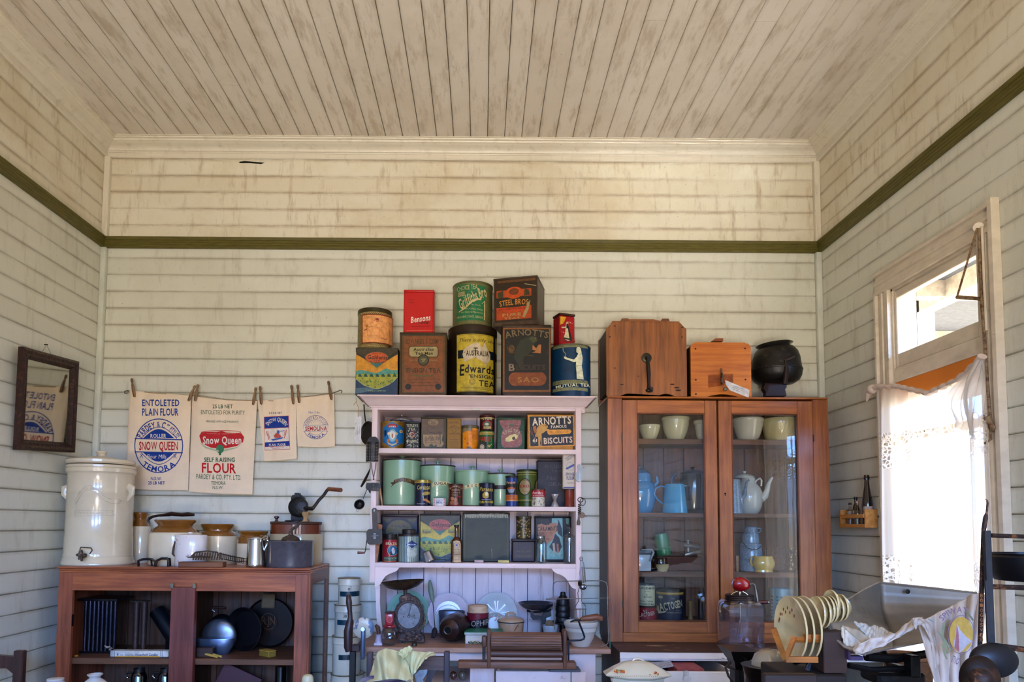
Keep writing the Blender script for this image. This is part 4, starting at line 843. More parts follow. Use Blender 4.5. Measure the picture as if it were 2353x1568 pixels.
kb = q(1465, 545, 3.57); g, _ = LP([(30, 428), (44, 440), (45, 465), (30, 490), (26, 520), (34, 545), (36, 556)], 1467, 3.57); obj('crank_knob', g, wood('#8a6a48', '#b9935f', 'z', .6), t)
YBq = 3.826
g, c = LP([(330, 712), (333, 720), (332, 1070), (320, 1088)], 1348, YBq, LCZ, 56, sy=.82)
t = thing('stoneware_barrel', 'big brown-banded cream stoneware barrel behind the grey saucepan', 'barrel', c)
obj('barrel_body', g, mt('#cdbb98', .2, 0, .08, 10, coat=.6), t)
g, _ = LP([(316, 588), (329, 592), (329, 712)], 1348, YBq, None, 56, sy=.825); obj('barrel_band', g, mt('#7a3c22', .15, 0, .2, 8, coat=.8), t)
g, _ = LP([(318, 556), (328, 562), (328, 585), (316, 590)], 1348, YBq, None, 56, sy=.82); bl_ = obj('barrel_lid', g, wood('#3e2218', '#5c3626', 'x', .5), t)
g, _ = LP([(22, 484), (33, 492), (34, 504), (16, 522), (14, 534), (26, 552), (26, 558)], 1095, YBq-.06); obj('lid_knob', g, mt('#4a261a', .3, coat=.4), bl_)
t = thing('cast_iron_grinder', 'black cast iron hand grinder with crank on top of the barrel', 'grinder', q(1370, 556, 3.74))
g = [qprism([(1278, 545), (1280, 240), (1300, 215), (1330, 206), (1330, 190), (1390, 190), (1392, 208), (1430, 225), (1452, 250), (1452, 290), (1480, 330), (1490, 370), (1460, 400), (1450, 420), (1460, 470), (1500, 545)], 3.73, .03), tf(g_lathe([(0, 0), (.052, 0), (.054, .006), (.054, .02), (.04, .028), (0, .03)], 28), (q(1385, 370, 3.72).x, 3.72, q(1385, 370, 3.72).z), (R(90), 0, 0)), LP([(30, 186), (32, 192), (30, 215), (34, 225)], 1358, 3.745)[0], LP([(150, 540), (155, 548), (155, 560)], 1360, 3.745)[0]]
obj('grinder_body', g, mt('#171417', .4, .4, .3, 40, bump=.3), t)
ar = obj('crank_arm', [qt([(1450, 380, 3.70), (1500, 388, 3.69), (1560, 388, 3.68)], 3.7, [22, 24, 26], 12), qt([(1560, 385), (1590, 350), (1640, 280), (1700, 220), (1740, 160), (1768, 135)], 3.68, [24, 20, 20, 20, 20, 24], 10)], mt('#2a211d', .45, .3, .3, 50), t)
obj('crank_handle', g_rod(q(1765, 135, 3.68), q(1925, 150, 3.62), .0115), wood('#5a2e1c', '#8a4e30', 'x', .4), ar)
setK(0, 1280, 5.444); S1 = zs+.0005
t = thing('candle_mould', 'black tin candle mould with a row of upright tubes in the cabinet', 'candle mould', (q(1250, 1250, 3.66).x, 3.68, S1))
a0 = q(1020, 520, 3.66); b0 = q(1515, 530, 3.66)
obj('mould_top', g_box((a0.x, 3.62, q(1250, 545, 3.66).z), (b0.x, 3.80, q(1250, 515, 3.66).z), .002), m_black, t)
obj('mould_base', g_box((a0.x+.01, 3.64, S1), (b0.x-.01, 3.76, S1+.012), .002), m_black, t)
m_tube = mt('#484a5c', .22, .85, .3, 60)
for i in range(8):
    for r_ in range(2): p = q(1072+i*52.5, 800, 3.655+r_*.07); obj('mould_tube', tf(g_lathe([(.0088, 0), (.0104, q(1250, 548, 3.66).z-S1-.012)], 12), (p.x, p.y, S1+.012)), m_tube, t)
t = thing('tube_mould', 'rusty double candle tube with a flat top plate beside the black mould', 'candle mould', (q(1755, 1160, 3.64).x, 3.64, S1))
zt_ = q(1755, 565, 3.64).z
for cx, w in ((1706, 38), (1803, 38)): p = q(cx, 800, 3.64); obj('mould_tube', tf(g_lathe([(0, 0), (qr(w, 3.64)*.82, .0), (qr(w, 3.64), zt_-S1), (0, zt_-S1)], 16), (p.x, p.y, S1)), mt('#4e3a36', .5, .5, .3, 60), t)
obj('mould_top', tf(g_lathe([(0, 0), (qr(110, 3.64), 0), (qr(128, 3.64), .008), (0, .010)], 28, sy=.6), (q(1755, 565, 3.64).x, 3.64, zt_)), m_rust, t)
a = q(1900, 720, 3.80); b = q(2230, 1040, 3.70)
one('metal_chute', [g_rod((a.x+.01, 3.84, S1+.20), (a.x+.13, 3.80, S1+.06), .044, 24), tf(g_lathe([(0, 0), (.05, 0), (.05, .07), (0, .07)], 24), (a.x+.135, 3.80, S1))], mt('#20222a', .4, .4, .2, 20), 'dark cylindrical tin leaning in the cabinet behind the candle box', 'tin cylinder')
p0, p1 = q(1375, 1270, 3.555), q(2100, 1275, 3.555); zz = q(1700, 1178, 3.555).z
t = thing('candle_box', 'long white and yellow candle carton on the cabinet shelf', 'carton', ((p0.x+p1.x)/2, 3.58, S1))
obj('box_body', g_box((p0.x, 3.555, S1), (p1.x, 3.60, zz), .003), mt('#dcd5cc', .7), t)
label(t, [Rc(1440, 1243, 1995, 1270, '#d8a23e'), T('6', 1462, 1205, 1484, 1236, '#3a3f70'), T('one  advantage', 1500, 1214, 1680, 1238, '#3a3f70', 0, .2), T('Household Candles', 1692, 1208, 1972, 1240, '#3a3f70', 1, .2), Rc(1390, 1180, 1394, 1268, '#3a3f70'), Rc(1412, 1180, 1416, 1268, '#3a3f70'), Rc(1432, 1180, 1436, 1268, '#3a3f70'), Rc(2008, 1182, 2012, 1268, '#3a3f70'), Rc(2028, 1182, 2032, 1268, '#3a3f70')], flatmap(3.5545), rough=.7)
one('crumpled_cord', qt([(1310, 1112), (1340, 1135), (1380, 1125), (1400, 1145), (1370, 1160), (1400, 1175)], 3.55, [5, 14, 8, 14, 12, 4], 8), mt('#a89a90', .9), 'knotted pale rag scrap lying on the left end of the candle carton', 'rag')
one('orange_wax_stub', LP([(14, 1228), (24, 1240), (22, 1270), (16, 1278)], 955, 3.56, S1)[0], mt('#c9822e', .4), 'small orange wax stub at the left end of the cabinet shelf', 'wax stub')
setK(380, 1280, 4.902)
t = thing('aluminium_pan', 'shiny aluminium pan standing on its rim in the right bay of the cabinet', 'pan', (q(560, 1080, 3.66).x, 3.66, S1))
c = q(560, 920, 3.66)
obj('pan_body', LP([(212, 915), (216, 925), (205, 1000), (160, 1085), (150, 1100)], 560, 3.66, S1, sy=.42)[0], mt('#7d8fb0', .3, .85, .1, 20), t)
obj('pan_lid', tf(g_ball(qr(196, 3.68), 1, .28, 1, 32), (c.x, 3.715, c.z+.002)), mt('#8a8f9c', .3, .85, .15, 20), t)
p = q(690, 860, 3.70)
t = thing('black_frypan', 'black iron pan standing on edge beside the aluminium pan', 'pan', (p.x+.04, 3.7, S1))
rr_ = (q(690, 575, 3.7).z-S1)/2
obj('pan_disc', tf(g_lathe([(0, 0), (rr_*.8, 0), (rr_, .035), (rr_-.005, .036), (rr_*.78, .006), (0, .006)], 36), (q(840, 850, 3.7).x+.02, 3.765, S1+rr_), (R(90), 0, R(-22))), mt('#16131a', .5, .2, .3, 30), t)
obj('pan_handle', qt([(560, 620), (530, 600), (545, 575), (600, 570), (680, 578)], 3.70, [12, 16, 17, 14, 16], 10), mt('#3a1e16', .35, coat=.3), t)
one('dark_pot', tf(g_ball(.074, 1, .45, 1, 28), (q(600, 800, 3.80).x-.002, 3.85, S1+.110)), m_black, 'round black pot lid behind the aluminium pan', 'pot lid')
t = thing('round_tray', 'large dark round tray with gilt crest at the back right of the cabinet', 'tray', (q(1180, 1080, 3.8).x, 3.8, S1))
c = q(1180, 740, 3.85); r_ = c.z-S1
obj('tray_disc', tf(g_lathe([(0, 0), (r_*.93, 0), (r_, .010), (r_, .014), (r_*.92, .005), (0, .005)], 56, sx=.98), (c.x, 3.85, c.z), (R(90), 0, 0)), mt('#22100e', .35, .2, .3, 20, '#12090a', (.5, .7)), t)
label(t, [O(1163, 728, 90, 92, 8, '#5c3c22'), T('RJN', 1085, 665, 1235, 765, '#6e4a28', 0), O(1163, 735, 40, 40, 6, '#5c3c22'), A('SONS', 1163, 728, 112, 210, 150, 24, '#4c3220', 0, 1)], flatmap(3.835), rough=.4, name='gilt_crest')
label(t, [G([(1088, 414), (1236, 418), (1230, 582), (1082, 578)], '#6a553a'), G([(1100, 430), (1222, 432), (1218, 565), (1096, 562)], '#7a6446')], flatmap(3.835), rough=.7, name='paper_patch')
p0 = q(1035, 1150, 3.57); t = thing('yellow_box', 'small yellow cardboard box on the right of the cabinet shelf', 'box', (q(1150, 1140, 3.6).x, 3.6, S1))
zz = q(1150, 1066, 3.56).z
obj('box_body', tf(g_box((-.042, -.022, 0), (.042, .022, zz-S1-.004), .002), (q(1150, 1140, 3.6).x, 3.6, S1), (0, 0, R(-38))), mt('#8a7434', .6), t)
obj('box_lid', tf(g_box((-.043, -.023, zz-S1-.004), (.043, .023, zz-S1), .001), (q(1150, 1140, 3.6).x, 3.6, S1), (0, 0, R(-38))), mt('#b99a4c', .6), t)
setK(380, 1280, 4.902)
one('trinket_box', g_box((q(356, 1100, 3.58).x, 3.56, S1), (q(550, 1100, 3.58).x, 3.60, q(450, 1010, 3.6).z), .003), wood('#2a1712', '#46281c', 'x', .5), 'small dark open wooden box holding two candles', 'box')
for i, (a, b) in enumerate((((400, 1100, 3.575), (585, 1162, 3.54)), ((462, 1092, 3.58), (632, 1140, 3.55)))):
    a_, b_2 = q(*a), q(*b); dz = S1+.006-b_2.z; b_2.z += dz; a_.z = S1+.020
    t = thing('candle', ('front' if not i else 'rear')+' short yellow candle with a metal tip on the cabinet shelf', 'candle', b_2, 'short yellow candles')
    obj('wax', g_rod(a_, b_2, .0058), mt('#cfae5c', .5), t); obj('metal_tip', g_rod(a_+(a_-b_2).normalized()*.008, a_, .0066), m_silver, t)
S0 = .0805
setK(0, 1280, 5.444)
for i, (cx, lb) in enumerate(((1740, 'left one of the two shiny black mugs low in the cabinet'), (2075, 'right one of the two shiny black mugs, beside the centre post'))):
    c = q(cx, 1480, 3.62); t = thing('black_mug', lb, 'mug', (c.x, 3.62, S0), 'shiny black lidded mugs')
    zt2 = q(cx, 1395, 3.62).z; zr2 = q(cx, 1440, 3.62).z; r2 = qr(92, 3.62)
    obj('mug_body', tf(g_lathe([(0, S0), (r2*.8, S0), (r2*1.05, S0+.2), (r2, zr2-.02), (r2*.75, zr2), (0, zr2)], 28), (c.x, 3.62, 0)), mt('#0d0d14', .08, 0, .1, coat=1), t)
    obj('mug_rim', tf(g_lathe([(r2*.72, zr2-.002), (r2*.7, zt2), (r2*.62, zt2), (r2*.6, zr2)], 28), (c.x, 3.62, 0)), mt('#2b211c', .4), t)
    obj('handle', qt([(cx-60, 1455), (cx-140, 1450), (cx-165, 1490), (cx-130, 1530), (cx-70, 1530)], 3.62, 13, 8), mt('#0d0d14', .08, 0, .1, coat=1), t)
setK(380, 1280, 4.902)
one('maroon_board', tf(g_box((-.11, -.01, -.09), (.11, .01, .09), .002), q(800, 1400, 3.70)-Vector((0, 0, .03)), (R(-8), R(24), 0)), mt('#5a2a34', .5, 0, .2, 10), 'maroon board leaning on the lowest shelf of the cabinet', 'board')
one('tan_cloth_roll', tf(g_lathe([(0, 0), (.045, .0), (.05, .1), (.045, .30), (0, .31)], 16, sy=.5), (q(1010, 1500, 3.62).x, 3.62, S0+.003), (0, R(-4), 0)), mt('#8a6a58', .9, 0, .2, 20), 'tan folded cloth standing on the lowest cabinet shelf', 'cloth')
one('brown_flagon', tf(g_lathe([(0, S0), (.065, S0), (.068, S0+.26), (.05, S0+.31), (.03, S0+.33), (.03, q(1300, 1235, 3.72).z), (0, q(1300, 1235, 3.72).z)], 28), (q(1300, 1400, 3.72).x, 3.72, 0)), mt('#1a1210', .15, coat=.6), 'dark glazed flagon low in the right bay of the cabinet', 'flagon')
setK(760, 1300, 5.85); m_cc = mt('#d8d4c4', .35, 0, .05, 10, '#5a4632', (.68, .72), coat=.2, s2=14); m_rimb = mt('#8a7454', .45, 0, .2, 30, '#4a3626', (.55, .7))
YS = 3.80
stk = [('smallest', 98, 392, 118, 192, 500, 'COFFEE', (118, 352, 362, 420), (246, 320)), ('second', 52, 402, 485, 0, 930, '', (78, 735, 300, 805), (200, 685)), ('third', 22, 400, 905, 0, 1440, 'BAR', (102, 1205, 320, 1275), None), ('bottom', 2, 430, 1420, 0, 2300, '', None, None)]
zp = [None]*5; ys_ = [165, 520, 940, 1445]
zz = [q(240, y, YS).z for y in ys_]; zz.append(0.0)
nm_ = {0: 'smallest cream canister, topmost of the stack by the dresser', 1: 'second canister down in the cream stack by the dresser', 2: 'third canister down in the cream stack, dark label low on it', 3: 'widest bottom canister of the cream stack by the dresser'}
for i, (n_, x0, x1, yt, yr, yb, tx, lb, cl) in enumerate(stk):
    r = qr((x1-x0)/2-2, YS); cx = q((x0+x1)/2, (ys_[i]+yb)/2, YS).x; top = zz[i]; bot = zz[i+1]+.0005
    t = thing('enamel_canister', nm_[i], 'canister', (cx, YS, bot), 'stack of cream enamel canisters')
    if i == 3: obj('canister_body', tf(g_lathe([(0, bot), (r, bot), (r, top-.05), (0, top-.05)], 40), (cx, YS, 0)), m_cc, t)
    else: obj('canister_body', tf(g_lathe([(0, bot), (r-.004, bot), (r-.002, bot+.004), (r-.002, top-.036), (0, top-.036)], 40), (cx, YS, 0)), m_cc, t)
    obj('canister_lid', tf(g_lathe([(r+.0015, top-.040), (r+.003, top-.036), (r+.001, top-.030), (r, top-.003), (r+.001, top), (r-.006, top), (r-.008, top-.004), (0, top-.005)], 40), (cx, YS, 0)), [m_cc, m_rimb][0], t)
    obj('lid_rim', tf(g_lathe([(r-.004, top-.003), (r+.002, top-.003), (r+.002, top+.001), (r-.004, top+.0006), (0, top-.001)] if i == 0 else [(r-.003, top-.004), (r+.003, top-.003), (r+.003, top+.0003), (r-.004, top+.0002)], 40), (cx, YS, 0)), m_rimb, t)
    it = []
    if lb: it += [Rc(*lb, '#1e4a5c')]
    if tx: it += [T(tx, lb[0]+22, lb[1]+12, lb[2]-20, lb[3]-12, '#0e2230')]
    if cl: it += [Rc(cl[0]-36, cl[1]-50, cl[0]+36, cl[1]+28, '#c4c0b2'), E(cl[0], cl[1], 18, 18, '#55504a'), E(cl[0], cl[1], 8, 8, '#a8a49a')]
    if it: label(t, it, cylmap((cx, YS), r-.0008), [('x', list(range(60, 400, 22)))], .35)
setK(0, 1280, 5.444); YCh = 3.05; m_ch = wood('#2a1410', '#4c261c', 'z', .35, coat=.2)
ch = thing('side_chair', 'dark wooden chair at the left edge of the photo', 'chair', (q(20, 1500, YCh).x, YCh, 0))
px_ = q(220, 1300, YCh)
obj('back_post', g_box((px_.x-.022, YCh, 0), (px_.x+.022, YCh+.03, q(220, 1178, YCh).z), .004), m_ch, ch)
obj('back_post', g_box((px_.x-.44, YCh, 0), (px_.x-.40, YCh+.03, q(220, 1178, YCh).z), .004), m_ch, ch)
cr_ = [(px_.x-.40+.38*i/12, q(0, 1255, YCh).z+.012*math.sin(math.pi*i/12)) for i in range(13)]; cr_ += [(px_.x-.02, q(0, 1410, YCh).z-.02), (px_.x-.05, q(0, 1400, YCh).z), (px_.x-.37, q(0, 1400, YCh).z), (px_.x-.40, q(0, 1410, YCh).z-.02)]
obj('crest_rail', g_prism(cr_, YCh+.004, YCh+.026, 'y'), m_ch, ch)
obj('back_splat', g_box((px_.x-.27, YCh+.008, .46), (px_.x-.15, YCh+.02, q(0, 1400, YCh).z+.01)), m_ch, ch)
obj('seat', g_box((px_.x-.46, YCh-.42, .43), (px_.x+.03, YCh+.03, .46), .008), m_ch, ch)
for dx in (-.44, .0): obj('front_leg', g_box((px_.x+dx-.02, YCh-.41, 0), (px_.x+dx+.02, YCh-.37, .43), .004), m_ch, ch)
def rust(c, a='#4a3220', thr=(.55, .68), sc=26, metal=.25, rough=.42): return mt(c, rough, metal, .2, sc, a, thr)
ZT = ztop+.0005; YT = 3.59
def scenery(x0, y0, x1, y1, sky='#d39a34', ell='#c8642e'):
    """tea tin picture: orange sky, blue-green hills, tea field, dark V frame and oval badge (unit box scaled to the face)"""
    X = lambda u: x0+(x1-x0)*u; Y_ = lambda v: y0+(y1-y0)*v; P_ = lambda l: [(X(a), Y_(b)) for a, b in l]
    rd = random.Random(5); it = [Rc(x0, y0, x1, y1, '#4c4632'), G(P_([(0, .12), (.12, .18), (.5, .38), (.88, .18), (1, .12), (1, .75), (.5, .9), (0, .75)]), sky)]
    it += [G(P_([(0, .48), (.1, .455), (.22, .47), (.34, .50), (.48, .52), (.6, .48), (.72, .42), (.84, .46), (1, .46), (1, .62), (0, .62)]), '#5f9a8c'), G(P_([(0, .56), (.2, .54), (.5, .58), (.8, .54), (1, .55), (1, .8), (.5, .92), (0, .8)]), '#a8a848')]
    for i in range(7): a = .04+i*.14; it.append(G(P_([(a, .60), (a+.02, .55), (a+.05, .52+.02*rd.random()), (a+.08, .56), (a+.10, .61)]), '#2f5c48'))
    for i in range(60):
        a, b = rd.random(), .64+.2*rd.random(); it.append(G(P_([(a-.018, b), (a-.008, b-.014), (a+.01, b-.014), (a+.02, b), (a, b+.012)]), rd.choice(['#5f8a44', '#8a9c4a', '#3f6e48'])))
    it += [G(P_([(0, .66), (.08, .72), (.2, .80), (.44, .87), (.5, .875), (.56, .87), (.8, .78), (.92, .70), (1, .62), (1, 1), (0, 1)]), '#2c4560'), LN(P_([(0, .66), (.08, .72), (.2, .80), (.44, .87), (.5, .875), (.56, .87), (.8, .78), (.92, .70), (1, .62)]), (x1-x0)*.012, '#a6b49a')]
    it += [G(P_([(0, .86), (.25, .84), (.5, .88), (.2, .95), (0, .97)]), '#5c7482'), G(P_([(0, 0), (1, 0), (1, .06), (.86, .14), (.74, .21), (.68, .28), (.62, .33), (.5, .40), (.38, .33), (.32, .28), (.26, .21), (.12, .14), (0, .08)]), '#4e4632'),
           G(P_([(.2, .16), (.5, .30), (.8, .16), (.74, .24), (.66, .30), (.60, .35), (.5, .42), (.40, .35), (.34, .30), (.26, .24)]), '#3f7a78'), E(X(.5), Y_(.20), (x1-x0)*.275, (y1-y0)*.125, '#8a6a40'), E(X(.5), Y_(.20), (x1-x0)*.262, (y1-y0)*.115, ell)]
    it += [T('INGLIS', X(.40), Y_(.105), X(.60), Y_(.13), '#3a3226', 0), T('Goldenia', X(.28), Y_(.145), X(.76), Y_(.235), '#3a3022', 1, .05, 2), T('TEA', X(.42), Y_(.245), X(.58), Y_(.28), '#3a3022'), LN([(X(.32+.036*i), Y_(.285+.02*math.sin(math.pi*i/10))) for i in range(11)], 5, '#3a3022')]
    it += [T('INGLIS LIMITED', X(.3), Y_(.90), X(.72), Y_(.93), '#9ab08a', 0)]; return it
setK(800, 630, 5.406)
sc_ = scenery(100, 930, 616, 1505)
boxtin('tea_tin', 'square tin painted with orange sky and tea fields, far left of the dresser top', 'tin', 98, 618, 915, ZT, 3.60, .20, rust('#54492f', '#3a2c1e'), sc_, lid=.004)
TG = q(360, 915, 3.60).z
cyltin('paper_wrapped_tin', 'round tin with a peach paper picture of a bending woman, on the tea field tin', 'tin', 128, 542, 412, TG+.0005, 3.71, rust('#8f8250', '#6a5a38', (.45, .6), 60), [
    Rc(150, 470, 530, 490, '#b9a36c'), Rc(150, 868, 530, 896, '#b9a36c')]+[E(170+i*12, 480+(i % 2)*8, 5, 5, '#4a3e26', n=8) for i in range(30)]+[E(165+i*12, 880+(i % 2)*8, 5, 5, '#4a3e26', n=8) for i in range(30)]+[
    Rc(180, 500, 518, 862, '#8c3a2e'), Rc(190, 514, 508, 850, '#e8ab70'), T('OUR FAVOURITE', 196, 528, 296, 542, '#7a4a30', 0), T('GAME THREE', 196, 546, 270, 558, '#7a4a30', 0),
    LN([(325, 590), (345, 555), (375, 560), (370, 590), (340, 600)], 5, '#8a3a34'), G([(335, 560), (365, 550), (375, 575), (350, 585)], '#a8433c'),
    LN([(372, 585), (420, 590), (460, 620), (485, 680), (480, 770), (462, 785), (400, 790), (395, 700), (400, 640), (370, 610)], 3, '#b2764a'), LN([(370, 610), (330, 650), (250, 665)], 3, '#b2764a'), LN([(240, 665), (380, 665), (378, 775), (250, 775), (240, 665)], 3, '#b2764a'), E(242, 650, 16, 18, '#c8803f'), G([(205, 700), (245, 680), (248, 690), (212, 708)], '#9a4a34'), LN([(400, 792), (430, 806), (458, 800)], 6, '#8a3a30')],
    lid=.022, lidmat=rust('#4a4226', '#2c2416'))
boxtin('tea_tin', 'brown worn tall tea tin with silver oval badge on the dresser top', 'tin', 642, 1226, 725, ZT, YT, .20, rust('#6a4a26', '#33291a', (.5, .7)), [
    Rc(652, 745, 1220, 1488, '#3c3520'), Rc(672, 765, 1200, 1475, '#6e5228'), Rc(700, 775, 1175, 1465, '#8a5426'), T('EDWARDS & COMPY', 715, 805, 1168, 868, '#5c4424'),
    ('p', [(775, 895), (1100, 895), (1122, 920), (1122, 1010), (1100, 1035), (775, 1035), (752, 1010), (752, 920)], '#2e2a1c'), ('p', [(778, 903), (1096, 903), (1114, 924), (1114, 1006), (1096, 1028), (778, 1028), (760, 1006), (760, 924)], '#a89a6c'),
    T('Australias', 812, 915, 1062, 955, '#2c2618'), T('Tea Man', 830, 965, 1052, 1005, '#2c2618'), T('>><<', 775, 1058, 862, 1084, '#9a8a58'), T('>><<', 1008, 1058, 1106, 1084, '#9a8a58'), E(935, 1070, 70, 72, '#3a3320'), E(935, 1070, 55, 58, '#5c5a3a'), T('HIGH', 912, 1050, 962, 1070, '#a89a6c'), T('ART', 916, 1075, 958, 1092, '#a89a6c'),
    T('ENSIGN TEA', 725, 1168, 1150, 1225, '#4a4224'), Rc(790, 1262, 1060, 1272, '#5a6a34'), T('EDWARDS & CO PTY LTD', 742, 1298, 1140, 1322, '#4c3c22', 0), Rc(760, 1345, 1120, 1351, '#5c4424'), Rc(760, 1385, 1120, 1391, '#5c4424'), E(745, 1402, 38, 38, '#2c2618'), E(1118, 1402, 38, 38, '#2c2618')],
    lid=.012, lidmat=rust('#4c3a20', '#2a2014'))
setK(1100, 620, 5.225)
parrot = [(500, 850), (560, 820), (620, 800), (670, 798), (700, 815), (708, 850), (690, 870), (668, 885), (650, 960), (600, 1010), (560, 1030), (530, 1060), (528, 1220), (536, 1225), (420, 1060), (440, 980), (470, 900)]
boxtin('biscuit_tin', 'very dark rusty tin with parrot and orange oval on the dresser top', 'tin', 286, 870, 660, ZT, YT, .24, rust('#4a3626', '#241a12', (.45, .6)), [
    Rc(290, 700, 862, 1470, '#8a5a22'), Rc(310, 715, 845, 1445, '#1e1a12'), A('ARNOTTS', 575, 1700, 910, -16, 16, 80, '#7a6a50'), ('p', parrot, '#34382a'), G([(600, 830), (640, 805), (680, 812), (700, 850), (650, 880)], '#4c5232'), E(680, 824, 12, 10, '#8a5a2a'),
    G([(648, 905), (690, 945), (720, 900), (750, 900), (745, 1005), (640, 998), (690, 975), (645, 960)], '#b07848'), G([(560, 1018), (660, 1030), (658, 1044), (562, 1030)], '#4a4020'), E(395, 950, 36, 46, '#6a4c1c'), LN([(340, 920), (370, 1000), (440, 1000)], 7, '#6a4c1c'), LN([(345, 860), (420, 960), (330, 900)], 6, '#3c3a22'), LN([(530, 1040), (530, 1225)], 10, '#3c3216'),
    T('B', 360, 1128, 432, 1215, '#8a7a66'), T('ISCUITS', 452, 1140, 800, 1205, '#4c3c2a'), E(430, 1316, 72, 80, '#8a4c16'), E(740, 1312, 72, 80, '#8a4c16'), Rc(430, 1236, 740, 1395, '#8a4c16'), O(430, 1316, 66, 74, 5, '#a8661e'), Rc(440, 1244, 730, 1386, '#8a4c16'), T('SAO', 468, 1290, 722, 1352, '#a87a34')],
    lid=.016)
cyltin('tea_drum', 'large black and yellow round tea drum with a map, centre of the dresser top', 'tin', -362, 218, 655, ZT, 3.735, rust('#2c2318', '#15100c'), None, lid=.035, lidmat=rust('#3a2c1e', '#1c140e'), lidover=.0015)
setK(800, 630, 5.406)
dr_ = [o for o in bpy.data.objects if o.name.startswith('tea_drum')][0]; a = q(1241, 900, 3.735); b = q(1802+30, 900, 3.735)
rD = (q(1100*0+ (1100+218/5.225-800)*5.406, 900, 3.735).x-q((1100-362/5.225-800)*5.406, 900, 3.735).x)/2
label(dr_, [Rc(1348, 742, 1985, 752, '#b8a23c'), Rc(1348, 755, 1985, 1450, '#c2ae42'), G([(1362, 938), (1985, 938), (1985, 1042), (1362, 1042)], '#15202c'), Rc(1348, 1448, 1985, 1462, '#8a7a2c'),
    ('p', [(1420, 1000), (1432, 940), (1485, 900), (1540, 870), (1590, 850), (1640, 862), (1640, 890), (1668, 905), (1682, 880), (1690, 840), (1712, 880), (1735, 930), (1765, 975), (1765, 1040), (1735, 1088), (1690, 1095), (1660, 1075), (1620, 1060), (1590, 1035), (1520, 1055), (1470, 1085), (1440, 1080), (1435, 1045)], '#c9baa0'), G([(1690, 1110), (1722, 1110), (1708, 1140)], '#c9baa0'),
    T('There is only one', 1372, 790, 1822, 838, '#1c1a16', 0, .25), T('AUSTRALIA', 1465, 945, 1745, 1012, '#1a1c20'), T('T', 1560, 905, 1610, 1015, '#1a1c20', 0), T('THE', 1428, 965, 1455, 978, '#1a1c20'),
    T('E', 1385, 1112, 1440, 1255, '#17191c', 1, .05), T('dwards', 1448, 1122, 1812, 1222, '#17191c', 1, .05), T("'ENSIGN'", 1500, 1246, 1815, 1288, '#17191c'), T('TEA', 1622, 1312, 1818, 1388, '#17191c'), O(1541, 1340, 38, 38, 5, '#6a5c2a'), O(1541, 1340, 24, 24, 4, '#6a5c2a'), T('EDWARDS ENSIGN TEA PTY LTD', 1405, 1402, 1812, 1418, '#3a3420', 0), T('KING STREET MELBOURNE', 1465, 1422, 1770, 1434, '#3a3420', 0)],
    cylmap(((a.x+q((1100+218/5.225-800)*5.406, 900, 3.735).x)/2, 3.735), rD+.001), [('x', list(range(1240, 1860, 40)))], .4)
setK(1100, 620, 5.225)
cyltin('tea_caddy', 'blue and silver round tin with a standing pale figure, right end of the dresser top', 'tin', 862, 1338, 885, ZT, 3.725, mt('#1c4668', .35, .1, .15, 16, '#0f2c48', (.5, .7)), [
    Rc(800, 885, 1400, 930, '#8e8f6c'), Rc(800, 1322, 1400, 1368, '#8e8f6c'), Rc(800, 1412, 1400, 1450, '#8e8f6c')]+[E(885+i*13, 902+(i % 2)*12, 6, 5, '#5c6048', n=6) for i in range(35)]+[E(885+i*13, 1340+(i % 2)*12, 6, 5, '#5c6048', n=6) for i in range(35)]+[
    ('p', [(1165, 960), (1172, 940), (1200, 934), (1216, 950), (1226, 1000), (1238, 1060), (1232, 1120), (1226, 1160), (1240, 1230), (1250, 1318), (1170, 1318), (1168, 1240), (1160, 1160), (1164, 1110), (1140, 1118), (1090, 1095), (1040, 1072), (1030, 1045), (1055, 1048), (1070, 1066), (1140, 1086), (1170, 1050), (1186, 1010), (1166, 996)], '#dcdcc0'),
    LN([(1045, 1042), (1050, 1010), (1030, 985), (1022, 950), (1030, 935)], 7, '#9aa48c'), T('MUTUAL TEA', 950, 1370, 1325, 1408, '#dcdcc0', 1, 0, -3), LN([(1162, 1152), (1226, 1152)], 5, '#8a8c78')],
    lid=.006, lidmat=rust('#6a6450', '#3a3226'))
ZM = q(1100, 885, 3.725-.1).z
boxtin('small_tin', 'small red and yellow square tin with aproned woman, on the blue tin', 'tin', 972, 1180, 515, ZM+.001, 3.68, .085, rust('#b0262e', '#e6dccb', (.62, .66), 30), [
    G([(978, 560), (1060, 560), (1020, 640), (978, 660)], '#d9a832'), Rc(978, 836, 1176, 856, '#8c2a2c'), ('p', [(1060, 620), (1075, 612), (1088, 622), (1086, 650), (1100, 700), (1140, 830), (1080, 845), (1024, 825), (1045, 740), (1052, 690), (1000, 700), (995, 685), (1050, 678), (1056, 640)], '#d9ceb0'), G([(1070, 650), (1088, 655), (1100, 700), (1140, 830), (1105, 840), (1080, 700)], '#2a2a26'), G([(1060, 640), (1085, 640), (1088, 690), (1060, 700)], '#26261f'), G([(1024, 808), (1136, 818), (1136, 838), (1024, 828)], '#2f4238'), E(1072, 628, 12, 14, '#c9a888')],
    lid=.010, lidmat=rust('#4a3024', '#2c1c14'), bev=.008, rot=20)
ZAr = q(575, 660, YT).z
